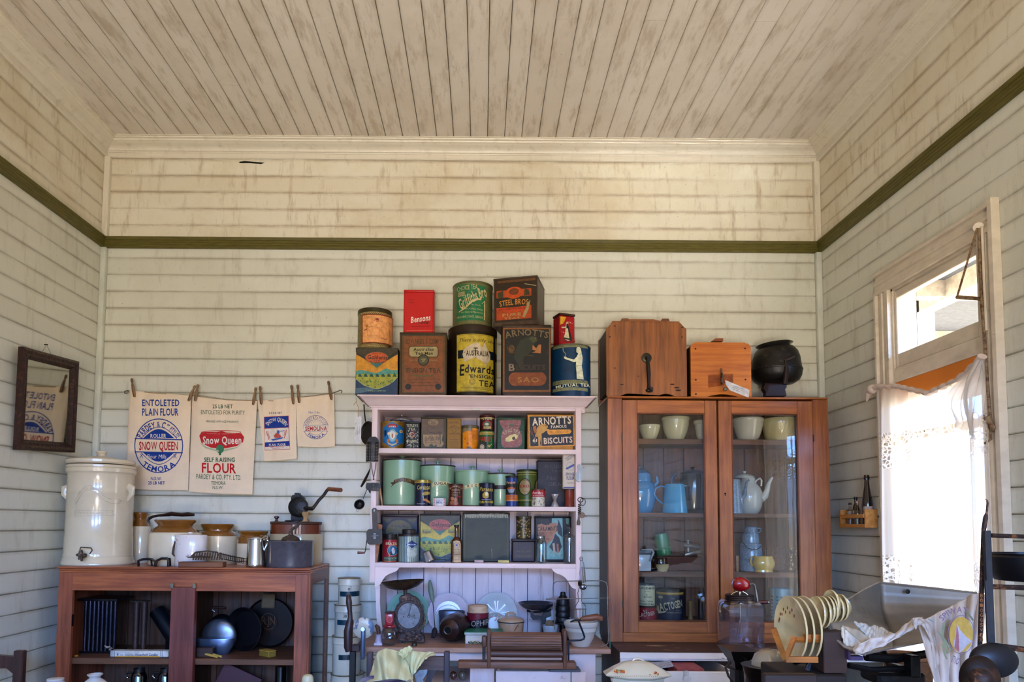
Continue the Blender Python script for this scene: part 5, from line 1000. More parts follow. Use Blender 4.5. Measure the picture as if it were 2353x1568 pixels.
t = boxtin('tea_tin', 'rusty orange square tea tin with a bent label, top right of the tin pile', 'tin', 178, 712, 112, ZAr+.0005, 3.64, .22, rust('#5a4a3c', '#3a2c22', (.45, .65)), [
    Rc(196, 130, 704, 640, '#3a2a18'), Rc(215, 262, 640, 616, '#b2501e'), ('p', [(215, 350), (430, 345), (640, 350), (640, 460), (540, 466), (430, 472), (215, 466)], '#33301e'), E(430, 300, 110, 70, '#c2561c'), E(430, 285, 60, 40, '#7a4420'), G([(300, 260), (230, 290), (230, 345), (300, 350)], '#4a4424'), G([(560, 260), (610, 280), (620, 340), (550, 345)], '#4a4424'),
    A('STEEL BROS', 425, 1450, 1010, -9.5, 9.8, 68, '#c9883c'), G([(215, 482), (300, 470), (430, 475), (560, 468), (600, 485), (560, 510), (430, 528), (300, 515)], '#c2501c'), Rc(240, 480, 395, 500, '#a83f16'), Rc(425, 480, 560, 500, '#a83f16'), T('PURE', 290, 540, 516, 575, '#b89a64'), T('TEAS', 312, 588, 500, 612, '#b89a64'), G([(530, 590), (560, 520), (600, 430), (630, 400), (610, 500), (560, 605)], '#a89468'), Rc(230, 145, 690, 175, '#6a4a28'), LN([(560, 205), (700, 240)], 8, '#b0a484')], lid=.010, rot=-15)
ZDr = q(-70, 655, 3.735-.12).z
cyltin('tea_caddy', 'round green tin with slanting gold script, standing on the black and yellow drum', 'tin', -308, 168, 130, ZDr+.001, 3.725, mt('#7a7a50', .4, .3, .15, 20, '#5c5434', (.5, .7)), None, lid=.010, lidmat=rust('#6c6c48', '#4a4430'))
gt = [o for o in bpy.data.objects if o.name.startswith('tea_caddy') and o.get('label', '').startswith('round green')][0]
aL, aR = q(-308, 130, 3.725), q(168, 130, 3.725)
setK(800, 630, 5.406); GC = '#c9b88c'
label(gt, [G([(1345, 110), (1715, 140), (1690, 575), (1342, 570)], '#2f7a52'), T('CHOICE TEA', 1350, 130, 1608, 190, GC, 0, 0, -3), Rc(1365, 208, 1448, 265, '#a89c74'), T('OVAL', 1378, 226, 1436, 248, '#2f7a52'),
    T('Griffiths Bro', 1345, 215, 1720, 350, GC, 1, .2, -28), ('p', [(1368, 452), (1450, 410), (1530, 330), (1600, 298), (1655, 298), (1650, 320), (1600, 318), (1540, 350), (1460, 425), (1375, 462)], GC), T('Tea, Coffee, Cocoa', 1450, 420, 1668, 440, GC, 0, 0, 3), T('and General Merchants', 1405, 460, 1670, 480, GC, 0, 0, 3), T('MELBOURNE, SYDNEY, ADELAIDE', 1350, 512, 1672, 540, GC, 0, 0, 2), T('1st Grade', 1535, 370, 1645, 390, GC, 0, 0, 3), G([(1688, 320), (1700, 325), (1696, 560), (1684, 556)], GC), LN([(1660, 360), (1694, 326)], 6, GC)],
    cylmap(((aL.x+aR.x)/2, 3.725), (aR.x-aL.x)/2+.001), [('x', list(range(1300, 1780, 32)))], .4)
ZB2 = q(930, 725, YT).z
boxtin('toffee_tin', 'bright red toffee tin with white script, standing on the brown tall tin', 'tin', 692, 1068, 195, ZB2+.0005, 3.63, .10, mt('#c21a1c', .35, 0, .06, 20, '#8a1416', (.66, .7)), [
    T('Bensons', 772, 515, 1018, 590, '#e6dccb', 1, .2, -8), T('TOFFEE', 868, 592, 998, 618, '#3a1c18', 1), Rc(780, 645, 1030, 652, '#8a1a1a'), LN([(720, 706), (1080, 700)], 4, '#d98c6a'), Rc(750, 322, 800, 328, '#7a1a18'), Rc(760, 352, 815, 358, '#7a1a18')],
    lid=.010, bev=.006)
Z1 = SH[1]+.0005; setK(790, 890, 5.406)
t = cyltin('honey_tin', 'round gold and blue honey tin with silver handle lid, far left of the top shelf', 'tin', 462, 762, 418, Z1, 3.79, mt('#a8843c', .35, .3, .15, 90, '#7a5a22', (.5, .6)), [
    G([(600, 428), (734, 500), (734, 682), (600, 752), (478, 682), (478, 500)], '#2c7fb8'), A('HONEY', 602, 590, 98, -28, 28, 18, '#e8dccb'), ('p', [(545, 478), (560, 462), (602, 452), (645, 462), (660, 478), (655, 505), (602, 486), (550, 505)], '#b02a2c'), T('HONEY', 560, 478, 645, 498, '#e8dccb', 1),
    E(604, 600, 52, 78, '#8fb6c8'), ('p', [(570, 560), (604, 545), (640, 560), (636, 620), (604, 650), (572, 620)], '#d9dcd4'), E(604, 606, 9, 30, '#b06a34'), G([(540, 570), (566, 552), (572, 580), (548, 600)], '#d9c9a0'), G([(640, 552), (668, 570), (660, 600), (636, 580)], '#d9c9a0'), E(704, 545, 18, 20, '#d9c48c'), E(704, 545, 8, 9, '#b07a2c'), G([(500, 540), (528, 530), (530, 590), (505, 620)], '#15324c'), G([(540, 650), (570, 640), (560, 700), (535, 690)], '#c98a4c'), G([(640, 640), (668, 650), (672, 690), (645, 700)], '#c98a4c'), ('p', [(550, 690), (600, 712), (655, 690), (655, 708), (600, 730), (550, 708)], '#c9bfa4')],
    lid=.004)
gp, c = LP([(10, 340), (14, 345), (10, 358), (14, 372), (70, 384), (120, 398), (150, 415), (150, 425)], 722, 3.83)
one('domed_lid', gp, mt('#c4c0c4', .12, .9, .05, 9), 'silver domed lid leaning behind the gold and blue honey tin', 'lid')
boxtin('tea_tin', 'small black and silver flaking tea tin right of the honey tin', 'tin', 765, 948, 425, Z1, 3.692, .10, rust('#26261c', '#12120e'), [
    T('TETLEYS', 780, 462, 920, 492, '#c9c29c'), T('TEA', 805, 505, 890, 538, '#c9c29c'), E(848, 592, 44, 46, '#6a1c18'), O(848, 592, 30, 32, 10, '#b8a88c'), Rc(838, 580, 880, 604, '#6a1c18'), T('GOLDEN', 778, 655, 915, 686, '#c9c29c')]+[(lambda a, b: G([(a, b), (a+8, b-6), (a+12, b+4), (a+4, b+8)], '#b4b4a0'))(random.uniform(778, 915), random.uniform(540, 758)) for _ in range(70)], lid=.008)
boxtin('tea_tin', 'bronze embossed rectangular tin with a round top crest on the top shelf', 'tin', 958, 1278, 372, Z1, 3.685, .12, rust('#4c4430', '#26281c', (.5, .65)), [
    Rc(970, 395, 1240, 590, '#6a5434'), E(1112, 438, 64, 38, '#9c8258'), O(1112, 438, 54, 30, 5, '#5c4628'), T('S&K', 1080, 418, 1145, 458, '#5c4628'), T('MARK', 1060, 510, 1190, 548, '#7c6238', 0), G([(985, 590), (1230, 590), (1215, 660), (1245, 700), (1215, 745), (1010, 740), (985, 690)], '#9c8258'), T('Griffiths Bros', 1000, 606, 1200, 664, '#5c4628', 1, .2, -6), LN([(1060, 560), (1140, 575), (1210, 562)], 9, '#4c3a22'), LN([(1195, 575), (1200, 705)], 10, '#5c4628'), Rc(1010, 690, 1170, 696, '#6a5434'), G([(1060, 720), (1090, 705), (1120, 735), (1150, 710), (1160, 740), (1070, 755)], '#3a4a2c')], lid=.006)
boxtin('cornflour_packet', 'narrow tan card packet with faded print on the top shelf', 'packet', 1282, 1458, 390, Z1, 3.692, .05, mt('#9c7a42', .7, 0, .08, 20), [
    T('AZTEC', 1305, 425, 1435, 452, '#5c3e1c', 0), A('CORNFLOUR', 1370, 560, 66, -60, 60, 16, '#5c3e1c'), O(1370, 535, 28, 30, 4, '#6a4a24'), T('CORNFLOUR', 1305, 568, 1440, 588, '#5c3e1c')]+[Rc(1310, 650+i*22, 1430, 655+i*22, '#7a5a2e') for i in range(5)], lid=.004)
cyltin('mustard_jar', 'glass jar with a bright orange-yellow label on the top shelf', 'jar', 1466, 1672, 468, Z1, 3.722, mt('#8a7a5c', .2, 0, .2, 20, coat=.6), [
    G([(1476, 560), (1520, 545), (1590, 540), (1600, 508), (1670, 508), (1670, 760), (1560, 770), (1500, 768), (1476, 768)], '#e0931c'), T('KEENS', 1560, 530, 1660, 560, '#a85a18'), E(1625, 620, 34, 34, '#c97a1c'), E(1510, 640, 14, 16, '#c2701c'), E(1540, 700, 16, 18, '#c2701c'), G([(1525, 740), (1560, 735), (1600, 765), (1540, 770)], '#7c6c64'), T('MUSTARD', 1575, 568, 1660, 588, '#b0641c', 0)],
    lid=.016, lidmat=rust('#6a6048', '#4a4234'))
setK(1080, 890, 5.406)
t = cyltin('cocoa_tin', 'round green tin with red lettering, lower of the stacked pair on the top shelf', 'tin', 116, 300, 540, Z1, 3.722, mt('#2c6a3a', .3, .1, .1, 20, '#1c4a28', (.5, .7)), [
    Rc(116, 555, 300, 590, '#b8a85c'), T('BONSAL', 135, 562, 285, 584, '#5c4a1c', 0), T('FARLEY', 118, 612, 282, 675, '#b83a3c'), LN([(215, 730), (240, 738), (275, 700)], 6, '#c9bc7c'), T('1lb', 225, 712, 250, 748, '#c9bc7c', 0)], lid=.004)
Zc1 = q(208, 540, 3.68).z
cyltin('cocoa_tin', 'round dark red tin with an oval emblem, upper of the stacked pair', 'tin', 122, 306, 342, Zc1+.0008, 3.722, mt('#4c1c18', .3, .2, .15, 20, '#2c1410', (.5, .7)), [
    Rc(120, 375, 310, 392, '#a89a5c'), T('LYLES', 158, 372, 268, 404, '#d9cca0'), E(212, 462, 58, 50, '#a82c24'), E(212, 462, 46, 38, '#5c6a58'), E(208, 460, 26, 16, '#b8bc9c'), Rc(170, 490, 262, 516, '#c9b87c'), T('TREACLE', 178, 496, 256, 512, '#4c3a1c')], lid=.008, lidmat=rust('#5c2418', '#3a1c14'))
one('matchbox', g_box((q(105, 700, 3.72).x, 3.655, Z1), (q(206, 700, 3.72).x, 3.73, q(150, 682, 3.658).z), .001), mt('#2c2014', .6), 'small dark box with a round cream seal, in front of the green tin', 'box')
mbx = bpy.data.objects['matchbox']; label(mbx, [E(150, 742, 28, 30, '#b8a888'), O(150, 742, 20, 22, 4, '#4c3c28')], flatmap(3.6545))
boxtin('tea_tin', 'square green tin with a large flaked pink badge on the top shelf', 'tin', 334, 686, 375, Z1, 3.692, .14, rust('#2c4a30', '#1c2a1e', (.5, .7)), [
    ('p', [(362, 410), (635, 405), (630, 460), (610, 520), (645, 600), (645, 700), (600, 748), (420, 752), (388, 700), (388, 600), (412, 520), (372, 460)], '#96605a'), E(515, 478, 24, 24, '#6a6a48'), A('KING TEA', 515, 690, 130, -42, 44, 42, '#b8ac8c'), ('p', [(440, 640), (500, 595), (560, 580), (600, 600), (585, 640), (540, 665), (480, 680), (440, 672)], '#d4c88c'), G([(520, 630), (550, 610), (570, 650), (530, 660)], '#4c3a20'), Rc(430, 478, 490, 488, '#6a3c38'), Rc(540, 478, 600, 488, '#6a3c38')]+[(lambda a, b: G([(a, b), (a+7, b-4), (a+9, b+5)], '#b8a898'))(random.uniform(380, 640), random.uniform(410, 745)) for _ in range(60)], lid=.012)
t = boxtin('biscuit_tin', 'large black and yellow biscuit tin with a parrot, right end of the top shelf', 'tin', 712, 1290, 340, Z1, 3.682, .16, rust('#b07a24', '#5c3c18', (.55, .7)), [
    G([(722, 352), (1296, 350), (1304, 730), (736, 752)], '#d29a34'), G([(738, 366), (1278, 364), (1288, 716), (750, 736)], '#191510'), T('ARNOTTS', 776, 372, 1258, 470, '#9a5c44', 1, .0, -3), T('ARNOTTS', 772, 366, 1254, 464, '#ded3b8', 1, .0, -3), T('FAMOUS', 1006, 470, 1200, 508, '#ded3b8', 1, 0, -2), ('p', [(960, 548), (985, 530), (1240, 526), (1262, 552), (1240, 580), (985, 594), (962, 576)], '#e0a126'), T('MILK ARROWROOT', 990, 545, 1220, 572, '#b8741c', 0),
    T('BISCUITS', 920, 624, 1276, 702, '#9a5c44', 1, 0, -3), T('BISCUITS', 915, 619, 1270, 696, '#d6c8b0', 1, 0, -3), T('61', 778, 642, 830, 680, '#ded3b8'), LN([(790, 634), (818, 633)], 4, '#ded3b8'), LN([(790, 694), (818, 693)], 4, '#ded3b8'),
    ('p', [(835, 500), (870, 468), (930, 458), (962, 478), (968, 500), (950, 520), (985, 520), (975, 545), (940, 545), (925, 560), (890, 580), (870, 700), (880, 735), (850, 735), (845, 620), (805, 615), (820, 560)], '#c79a48'), E(944, 480, 9, 7, '#2a2014'), LN([(885, 590), (892, 735)], 9, '#c98a2c'), G([(785, 490), (820, 485), (830, 560), (800, 570), (783, 520)], '#b8741c'), LN([(760, 500), (775, 580), (800, 640)], 7, '#8a5a1c'), LN([(748, 540), (770, 600)], 6, '#8a5a1c')], lid=.010)
Z2 = SH[2]+.0005; setK(790, 890, 5.406); m_mint = mt('#8fb093', .3, 0, .05, 10, '#78997c', (.6, .75), coat=.35); m_mrim = rust('#3c3a2c', '#5a3a28', (.5, .6))
LBc = '#d6cc9c'
def minttin(lab, x0, x1, yt, Y, items, knob, lidm=None, h=.006):
    a = q(x0, yt, Y); b = q(x1, yt, Y); r = (b.x-a.x)/2; cx = (a.x+b.x)/2; zt_ = q((x0+x1)/2, yt, Y-r).z
    t = thing('green_canister', lab, 'canister', (cx, Y, Z2), 'set of mint green kitchen canisters')
    obj('canister_body', tf(g_lathe([(0, 0), (r-.004, 0), (r-.002, .005), (r-.0015, zt_-Z2-h), (0, zt_-Z2-h)], 48), (cx, Y, Z2)), m_mint, t)
    obj('base_rim', tf(g_lathe([(r-.003, 0), (r-.0008, .001), (r-.0008, .006), (r-.002, .007)], 48), (cx, Y, Z2)), rust('#6a5a3c', '#7a4a30', (.5, .6), 60), t)
    L = obj('canister_lid', tf(g_lathe([(r-.001, -h), (r+.002, -h+.001), (r+.0025, 0), (r-.003, .002), (r-.006, -.001), (r*.3, .005), (0, .006)], 48), (cx, Y, zt_)), lidm or m_mrim, t)
    kp = q(knob[0], knob[1], Y); obj('lid_knob', tf(g_lathe([(.008, 0), (.008, kp.z-zt_-.006), (.017, kp.z-zt_-.004), (.018, kp.z-zt_), (.012, kp.z-zt_+.005), (0, kp.z-zt_+.006)], 20), (cx, Y, zt_)), m_mint, L)
    if items: label(t, items, cylmap((cx, Y), r-.0008), [('x', [x0+(x1-x0)*(i+.5)/16 for i in range(16)])], .35)
    return t
minttin('biggest mint green canister with a brown FLOUR ribbon, left end of the middle shelf', 490, 962, 890, 3.802, [('p', [(575, 1185), (612, 1182), (628, 1150), (730, 1124), (830, 1140), (885, 1165), (885, 1228), (830, 1196), (730, 1172), (650, 1192), (618, 1212), (580, 1248), (600, 1212)], '#5c4430'), A('FLOUR', 735, 1640, 468, -11.5, 12.5, 38, '#8a7a4c')], (728, 862))
minttin('mint green SUGAR canister on the middle shelf', 950, 1384, 962, 3.81, [('p', [(1088, 1210), (1110, 1182), (1200, 1166), (1320, 1180), (1330, 1225), (1200, 1215), (1120, 1228), (1098, 1250)], LBc), A('SUGAR', 1208, 1640, 428, -11.5, 14, 36, '#3a4030'), Rc(1118, 1290, 1250, 1298, '#a4ccac')], (1168, 922))
minttin('mint green RICE canister, third of the set on the middle shelf', 1380, 1812, 1030, 3.80, [('p', [(1500, 1225), (1560, 1205), (1660, 1192), (1740, 1200), (1740, 1246), (1640, 1240), (1520, 1262), (1500, 1275)], LBc), T('R', 1535, 1212, 1562, 1246, '#3a3a28'), T('I', 1590, 1206, 1598, 1242, '#3a3a28'), T('C', 1625, 1204, 1655, 1240, '#3a3a28')], (1578, 990), m_mint)
setK(1080, 890, 5.406)
minttin('smallest mint green canister with a dark name plate, middle shelf', 200, 560, 1066, 3.80, [Rc(285, 1218, 448, 1268, '#3a2a22')], (380, 1032))
setK(790, 890, 5.406)
cyltin('salt_tin', 'navy salt tin with gold rim in front of the FLOUR canister', 'tin', 880, 1082, 1150, Z2, 3.695, mt('#20223c', .3, .1, .1, 20), [
    Rc(880, 1165, 1082, 1190, '#b8a458'), T('Cerebos', 908, 1215, 1060, 1268, '#cbb870', 1, .1, -3), T('Salt', 990, 1252, 1048, 1280, '#cbb870'), G([(970, 1320), (1010, 1298), (1060, 1300), (1064, 1330), (1010, 1345), (978, 1346)], '#b09a58'), G([(980, 1390), (1020, 1384), (1066, 1420), (1066, 1450), (1020, 1420), (985, 1410)], '#c48a54'), LN([(984, 1350), (990, 1385)], 7, '#b8b8c0'), Rc(905, 1446, 1010, 1452, '#9a9aa4')], lid=.012, lidmat=mt('#a8924c', .3, .6))
cyltin('coffee_tin', 'small red-brown tin with two faces in front of the RICE canister', 'tin', 1302, 1480, 1200, Z2, 3.692, mt('#8c2420', .35, 0, .12, 20), [
    ('p', [(1318, 1260), (1330, 1235), (1390, 1222), (1455, 1235), (1470, 1262), (1470, 1465), (1318, 1465)], '#3c2018'), A('BUSHELLS', 1392, 1330, 92, -48, 48, 16, '#c9a46c'), T('Bushells', 1340, 1262, 1440, 1286, '#b88a5c', 1, .1), T('Coffee &', 1340, 1298, 1440, 1320, '#b88a5c'), T('Chicory', 1340, 1326, 1420, 1348, '#b88a5c'), E(1350, 1386, 22, 26, '#b8805c'), E(1392, 1400, 20, 26, '#a8704c'), G([(1322, 1420), (1370, 1412), (1420, 1425), (1420, 1462), (1322, 1462)], '#a06a50'), Rc(1385, 1355, 1455, 1372, '#8c3024')], lid=.010, lidmat=rust('#4a2a20', '#2c1a14'))
c0, c1 = q(1108, 1400, 3.658), q(1265, 1400, 3.658)
t = thing('candy_striped_card', 'small white card box edged with red stripes in front of the SUGAR canister', 'box', ((c0.x+c1.x)/2, 3.72, Z2))
obj('box_body', g_box((c0.x, 3.655, Z2), (c1.x, 3.682, q(1180, 1380, 3.655).z), .001), mt('#d9d6d8', .6), t)
label(t, [Rc(1110, 1382+i*14, 1132, 1389+i*14, '#a82c34') for i in range(7)]+[Rc(1240, 1382+i*14, 1262, 1389+i*14, '#a82c34') for i in range(7)]+[T('Lucerne', 1145, 1390, 1232, 1410, '#6a7ab0', 0), T('Milk', 1150, 1416, 1230, 1448, '#7a8ab8')], flatmap(3.6545))
setK(1080, 890, 5.406)
cyltin('cure_powder_tin', 'dark navy round tin with yellow picture in front of the RICE canister', 'tin', 112, 304, 1190, Z2, 3.697, mt('#1c1c38', .35, 0, .15, 20), [
    T('Parsons', 122, 1240, 282, 1292, '#c9b050', 1, .15, 3), ('p', [(155, 1330), (180, 1300), (215, 1300), (236, 1330), (230, 1372), (190, 1385), (158, 1370)], '#b8a048'), E(205, 1330, 20, 24, '#d9d4b0'), Rc(145, 1394, 262, 1399, '#9a9ac0'), T('CURE POWDER', 118, 1412, 290, 1442, '#c9b43c')], lid=.012, lidmat=mt('#14142a', .3))
cyltin('baking_powder_tin', 'tall blue and orange round tin with a bowl picture on the middle shelf', 'tin', 444, 594, 1098, Z2, 3.692, mt('#27407c', .3, .1, .12, 20), [
    Rc(444, 1195, 600, 1330, '#2c2420'), T('Procea', 455, 1165, 560, 1200, '#c9a068', 1, .1, -3), E(510, 1262, 46, 20, '#b8642c'), ('p', [(466, 1268), (556, 1268), (540, 1310), (485, 1312)], '#8a9cb0'), Rc(444, 1338, 600, 1410, '#c2702c'), T('BAKING', 456, 1345, 570, 1366, '#8a3c1c', 0), T('POWDER', 456, 1374, 570, 1394, '#8a3c1c', 0), Rc(444, 1410, 600, 1416, '#d9c9a0')], lid=.012, lidmat=rust('#33302c', '#1c1a18'))
cyltin('wheatgerm_tin', 'olive green round tin with a cream oval badge on the middle shelf', 'tin', 580, 836, 1020, Z2, 3.80, mt('#5c6a34', .3, .1, .1, 20), [
    Rc(570, 1052, 850, 1060, '#c2b46c'), Rc(570, 1084, 850, 1090, '#c2b46c'), E(682, 1240, 78, 108, '#24381c'), E(682, 1240, 66, 95, '#a8946a'), T('BEMAX', 620, 1210, 745, 1250, '#a83c2c'), E(850, 1240, 50, 108, '#24381c'), E(854, 1240, 38, 95, '#a8946a'), Rc(640, 1160, 722, 1166, '#7a6440'), Rc(640, 1290, 722, 1296, '#7a6440'), Rc(570, 1400, 850, 1408, '#c2b46c'), Rc(570, 1434, 850, 1440, '#24381c')]+[LN([(590+i*28, 1068), (604+i*28, 1076), (590+i*28, 1082)], 4, '#24381c') for i in range(9)]+[LN([(590+i*28, 1412), (604+i*28, 1420), (590+i*28, 1428)], 4, '#24381c') for i in range(9)], lid=.010, lidmat=rust('#3a4424', '#2c2c1c'))
cyltin('red_topped_tin', 'short tin with red band over scuffed white, in front of the olive tin', 'tin', 764, 930, 1262, Z2, 3.692, mt('#c9c4b4', .35, 0, .05, 20, '#5c5a50', (.52, .6), s2=60), [
    Rc(760, 1275, 935, 1364, '#b02430'), T('Aunt Mary', 776, 1292, 905, 1330, '#e0c8c4', 1, .2, 3), T('BAKING', 785, 1340, 920, 1354, '#e0c8c4')], lid=.008, lidmat=rust('#6a4a3c', '#3c2a20'))
boxtin('tea_tin', 'large plain dark brown embossed tin at the right of the middle shelf', 'tin', 838, 1262, 905, Z2, 3.80, .11, rust('#33282a', '#221a1a', (.5, .7)), [
    T('ROBUR', 930, 962, 1240, 1008, '#544848', 0), T('TEA', 1005, 1028, 1145, 1056, '#544848', 0), T('No', 955, 1098, 1065, 1155, '#544848', 0), T('GRADE', 972, 1182, 1240, 1230, '#5c5050', 0)], lid=.008)
t = thing('icing_tin', 'ribbed red-brown round tin under the tall flour packet', 'tin', q(1236, 1360, 3.76), None)
Zw = q(1236, 1265, 3.68).z; xw = q(1236, 1360, 3.71).x; rw = qr(58, 3.71); t.location = (xw, 3.71, Z2)
obj('tin_body', tf(g_lathe([(0, Z2), (rw, Z2), (rw, Z2+.03), (rw-.002, Z2+.033), (rw-.002, Z2+.036), (rw, Z2+.039), (rw, Zw-.006), (0, Zw-.006)], 32), (xw, 3.71, 0)), mt('#8a4030', .4, 0, .15, 20, '#b8946c', (.6, .7), (.4, .4, 3)), t)
obj('lid', tf(g_lathe([(0, Zw-.006), (rw+.001, Zw-.006), (rw+.001, Zw), (0, Zw)], 32), (xw, 3.71, 0)), rust('#4a2c24', '#2c1a14'), t)
boxtin('flour_packet', 'tall narrow cream sponge flour packet balanced on the ribbed tin', 'packet', 1155, 1300, 824, Zw+.0005, 3.682, .055, mt('#d6cbbc', .65, 0, .04, 10), [
    LN([(1180, 895), (1280, 822)], 4, '#4c4a50'), LN([(1205, 918), (1300, 846)], 4, '#4c4a50'), T('FREE SAMPLE', 1192, 862, 1290, 880, '#4c4a50', 0, 0, -36), O(1245, 985, 50, 50, 4, '#8a94b8'), ('p', [(1185, 1015), (1200, 1000), (1285, 955), (1300, 965), (1285, 985), (1205, 1025)], '#4a5c9a'), T('SPONGE', 1190, 1062, 1300, 1098, '#3a4478'), T('FLOUR', 1200, 1108, 1296, 1150, '#3a4478'), Rc(1204, 1188, 1288, 1192, '#5c5c68'), Rc(1215, 1200, 1275, 1203, '#5c5c68'), Rc(1160, 1240, 1315, 1258, '#4a4c8a')], lid=.003)
one('egg_cup', LP([(48, 1330), (50, 1336), (40, 1360), (22, 1388), (20, 1396), (36, 1420), (52, 1452), (50, 1460)], 1054, 3.685, Z2)[0], mt('#a8a4a8', .35, .6, .1, 40), 'small pale metal egg cup in front of the dark embossed tin', 'egg cup')
Z3 = SH[3]+.0005; setK(800, 1150, 7.59)
boxtin('coffee_tin', 'big dark square tin with a faded gold disc, left end of the lowest shelf', 'tin', 590, 1215, 245, Z3, 3.82, .09, rust('#4a3c3c', '#2c2228', (.45, .65)), [
    Rc(600, 330, 1200, 1090, '#23263e'), E(890, 560, 235, 215, '#6e6236'), T('INGLIS', 758, 425, 1000, 475, '#22243a'), E(1042, 474, 10, 10, '#22243a'), G([(612, 318), (780, 330), (690, 395), (660, 385)], '#5c5434'), G([(1020, 330), (1190, 320), (1150, 400), (1080, 380)], '#5c5434'), T('Golden', 700, 555, 1080, 640, '#1c1e30', 1, .15)], lid=.012)
boxtin('tea_tin', 'yellow and blue tea tin with a pink oval on the lowest shelf', 'tin', 1250, 1960, 240, Z3, 3.80, .11, rust('#4a4436', '#2c261c', (.5, .65)), scenery(1262, 268, 1945, 1085, '#cdb850', '#b8605c')+[G([(1285, 510), (1460, 500), (1480, 545), (1450, 580), (1290, 580)], '#a8a058'), T('Super', 1305, 522, 1450, 572, '#2f3a44'), G([(1740, 500), (1930, 500), (1930, 575), (1740, 575)], '#a8a058'), T('Quality', 1748, 520, 1925, 568, '#2f3a44')], lid=.006)
cyltin('striped_tin', 'blue and cream vertically striped canister with a tall dark lid on the lowest shelf', 'tin', 880, 1246, 590, Z3, 3.722, mt('#b0b8a4', .35, .2, .08, 40, '#7a6a4c', (.66, .7)), [Rc(893+i*29, 612, 893+i*29+11, 1085, '#3c7290') for i in range(12)]+[
    ('p', [(1010, 770), (1060, 735), (1110, 700), (1150, 735), (1205, 770), (1160, 800), (1112, 835), (1060, 800)], '#27427c'), T('Bestar', 1032, 755, 1180, 785, '#c9d4dc', 1, .1), ('p', [(1040, 840), (1185, 840), (1185, 960), (1118, 1015), (1040, 960)], '#b4bcb4'), T('MALTED', 1075, 848, 1140, 860, '#4c5c7a', 0)], lid=.012, lidmat=rust('#3c3430', '#1c1816'))
c = q(1062, 600, 3.722); zz2 = q(1062, 510, 3.722).z; rz = qr(118, 3.722)
one('screw_cap', tf(g_lathe([(0, 0), (rz, 0), (rz, zz2-q(1062, 590, 3.70).z-.003), (rz-.003, zz2-q(1062, 590, 3.70).z), (0, zz2-q(1062, 590, 3.70).z)], 32), (c.x, 3.722, q(1062, 590, 3.722-qr(183, 3.722)).z+.0003)), rust('#3c3430', '#6a6058', (.6, .7)), 'loose dark screw cap resting on the striped canister', 'cap')
cyltin('coffee_tin', 'crimson coffee tin with a white bird on a blue disc, lowest shelf', 'tin', 604, 862, 672, Z3, 3.692, mt('#9c2434', .3, .1, .1, 20), [
    T('BRAZIL', 655, 735, 850, 780, '#d9cca0', 1, 0, 3), E(770, 880, 88, 92, '#c9bc9c'), E(772, 880, 82, 86, '#1e6a90'), ('p', [(770, 820), (790, 830), (815, 870), (808, 920), (790, 945), (760, 925), (755, 870)], '#c4c8cc'), E(800, 868, 10, 12, '#b04a50'), G([(722, 905), (760, 890), (765, 960), (730, 965)], '#1c2a30'), ('p', [(615, 985), (850, 985), (850, 1050), (790, 1058), (630, 1055)], '#2c5050'), T('COFFEE&CHICORY', 630, 998, 850, 1035, '#b4bc94', 0), T('BRAZIL', 640, 830, 652, 930, '#6a1822', 0), Rc(625, 1058, 820, 1066, '#c9b86c')], lid=.006, lidmat=rust('#4a2c24', '#2c1a18'))
c = q(733, 600, 3.692); rz = qr(118, 3.692); z0_ = q(733, 672, 3.692-qr(128, 3.692)).z
one('screw_cap', tf(g_lathe([(0, 0), (rz, 0), (rz, q(733, 592, 3.692).z-z0_), (0, q(733, 592, 3.692).z-z0_)], 32), (c.x, 3.692, z0_+.0003)), rust('#2c2620', '#5c4c3c', (.6, .7)), 'dark deep cap on the crimson coffee tin', 'cap')
one('dark_book', tf(g_box((-.010, -.05, 0), (.010, .05, q(560, 400, 3.76).z-Z3), .001), (q(548, 700, 3.78).x, 3.77, Z3), (0, 0, R(0))), mt('#1c1a1c', .5, 0, .3, 30), 'thin dark book standing against the left side of the lowest shelf', 'book')
p1_, p2_ = q(535, 400, 3.658), q(635, 430, 3.658)
one('tan_card', g_prism([(p1_.x-.014, p1_.z), (p2_.x-.01, p2_.z), (p2_.x-.014, q(600, 560, 3.658).z), (p1_.x-.004, Z3), (p1_.x-.014, Z3)], 3.648, 3.651, 'y'), mt('#a87a5c', .8), 'torn tan card propped at the left end of the lowest shelf', 'card')
gp, cc = LP([(62, 885), (90, 905), (104, 960), (112, 1030), (118, 1092)], 1432, 3.685, None)
t = thing('jelly_mould', 'small fluted aluminium jelly mould tipped in front of the picture tin', 'mould', (cc.x, 3.685, Z3))
rr2 = qr(112, 3.74); fm = g_lathe([(0, .058), (rr2*.45, .058), (rr2*.72, .053), (rr2*.85, .04), (rr2*.93, .02), (rr2, .004), (rr2, 0), (rr2*.94, 0), (rr2*.8, .04), (0, .05)], 64, wob=lambda a, z: 1-.07*abs(math.cos(a*5))*(1 if z > .003 else 0))
obj('mould_body', tf(fm, (cc.x, 3.685, Z3+.007), (0, R(-22), 0)), mt('#a8a8b0', .25, .9, .05, 20), t)
one('grey_block', g_box((q(1500, 1060, 3.75).x, 3.692, Z3), (q(1710, 1060, 3.75).x, 3.722, q(1600, 1040, 3.692).z), .001), mt('#3c4858', .5), 'small slate grey box lying behind the jelly mould', 'box')
t = thing('amber_bottle', 'amber sauce bottle with cream label on the lowest shelf', 'bottle', (q(1890, 1000, 3.682).x, 3.682, Z3))
g, _ = LP([(40, 462), (36, 480), (34, 600), (36, 640), (60, 670), (92, 705), (98, 740), (98, 1085), (92, 1093)], 1890, 3.682, Z3); obj('bottle_glass', g, mt('#5c2c12', .08, 0, .2, 10, coat=.8), t)
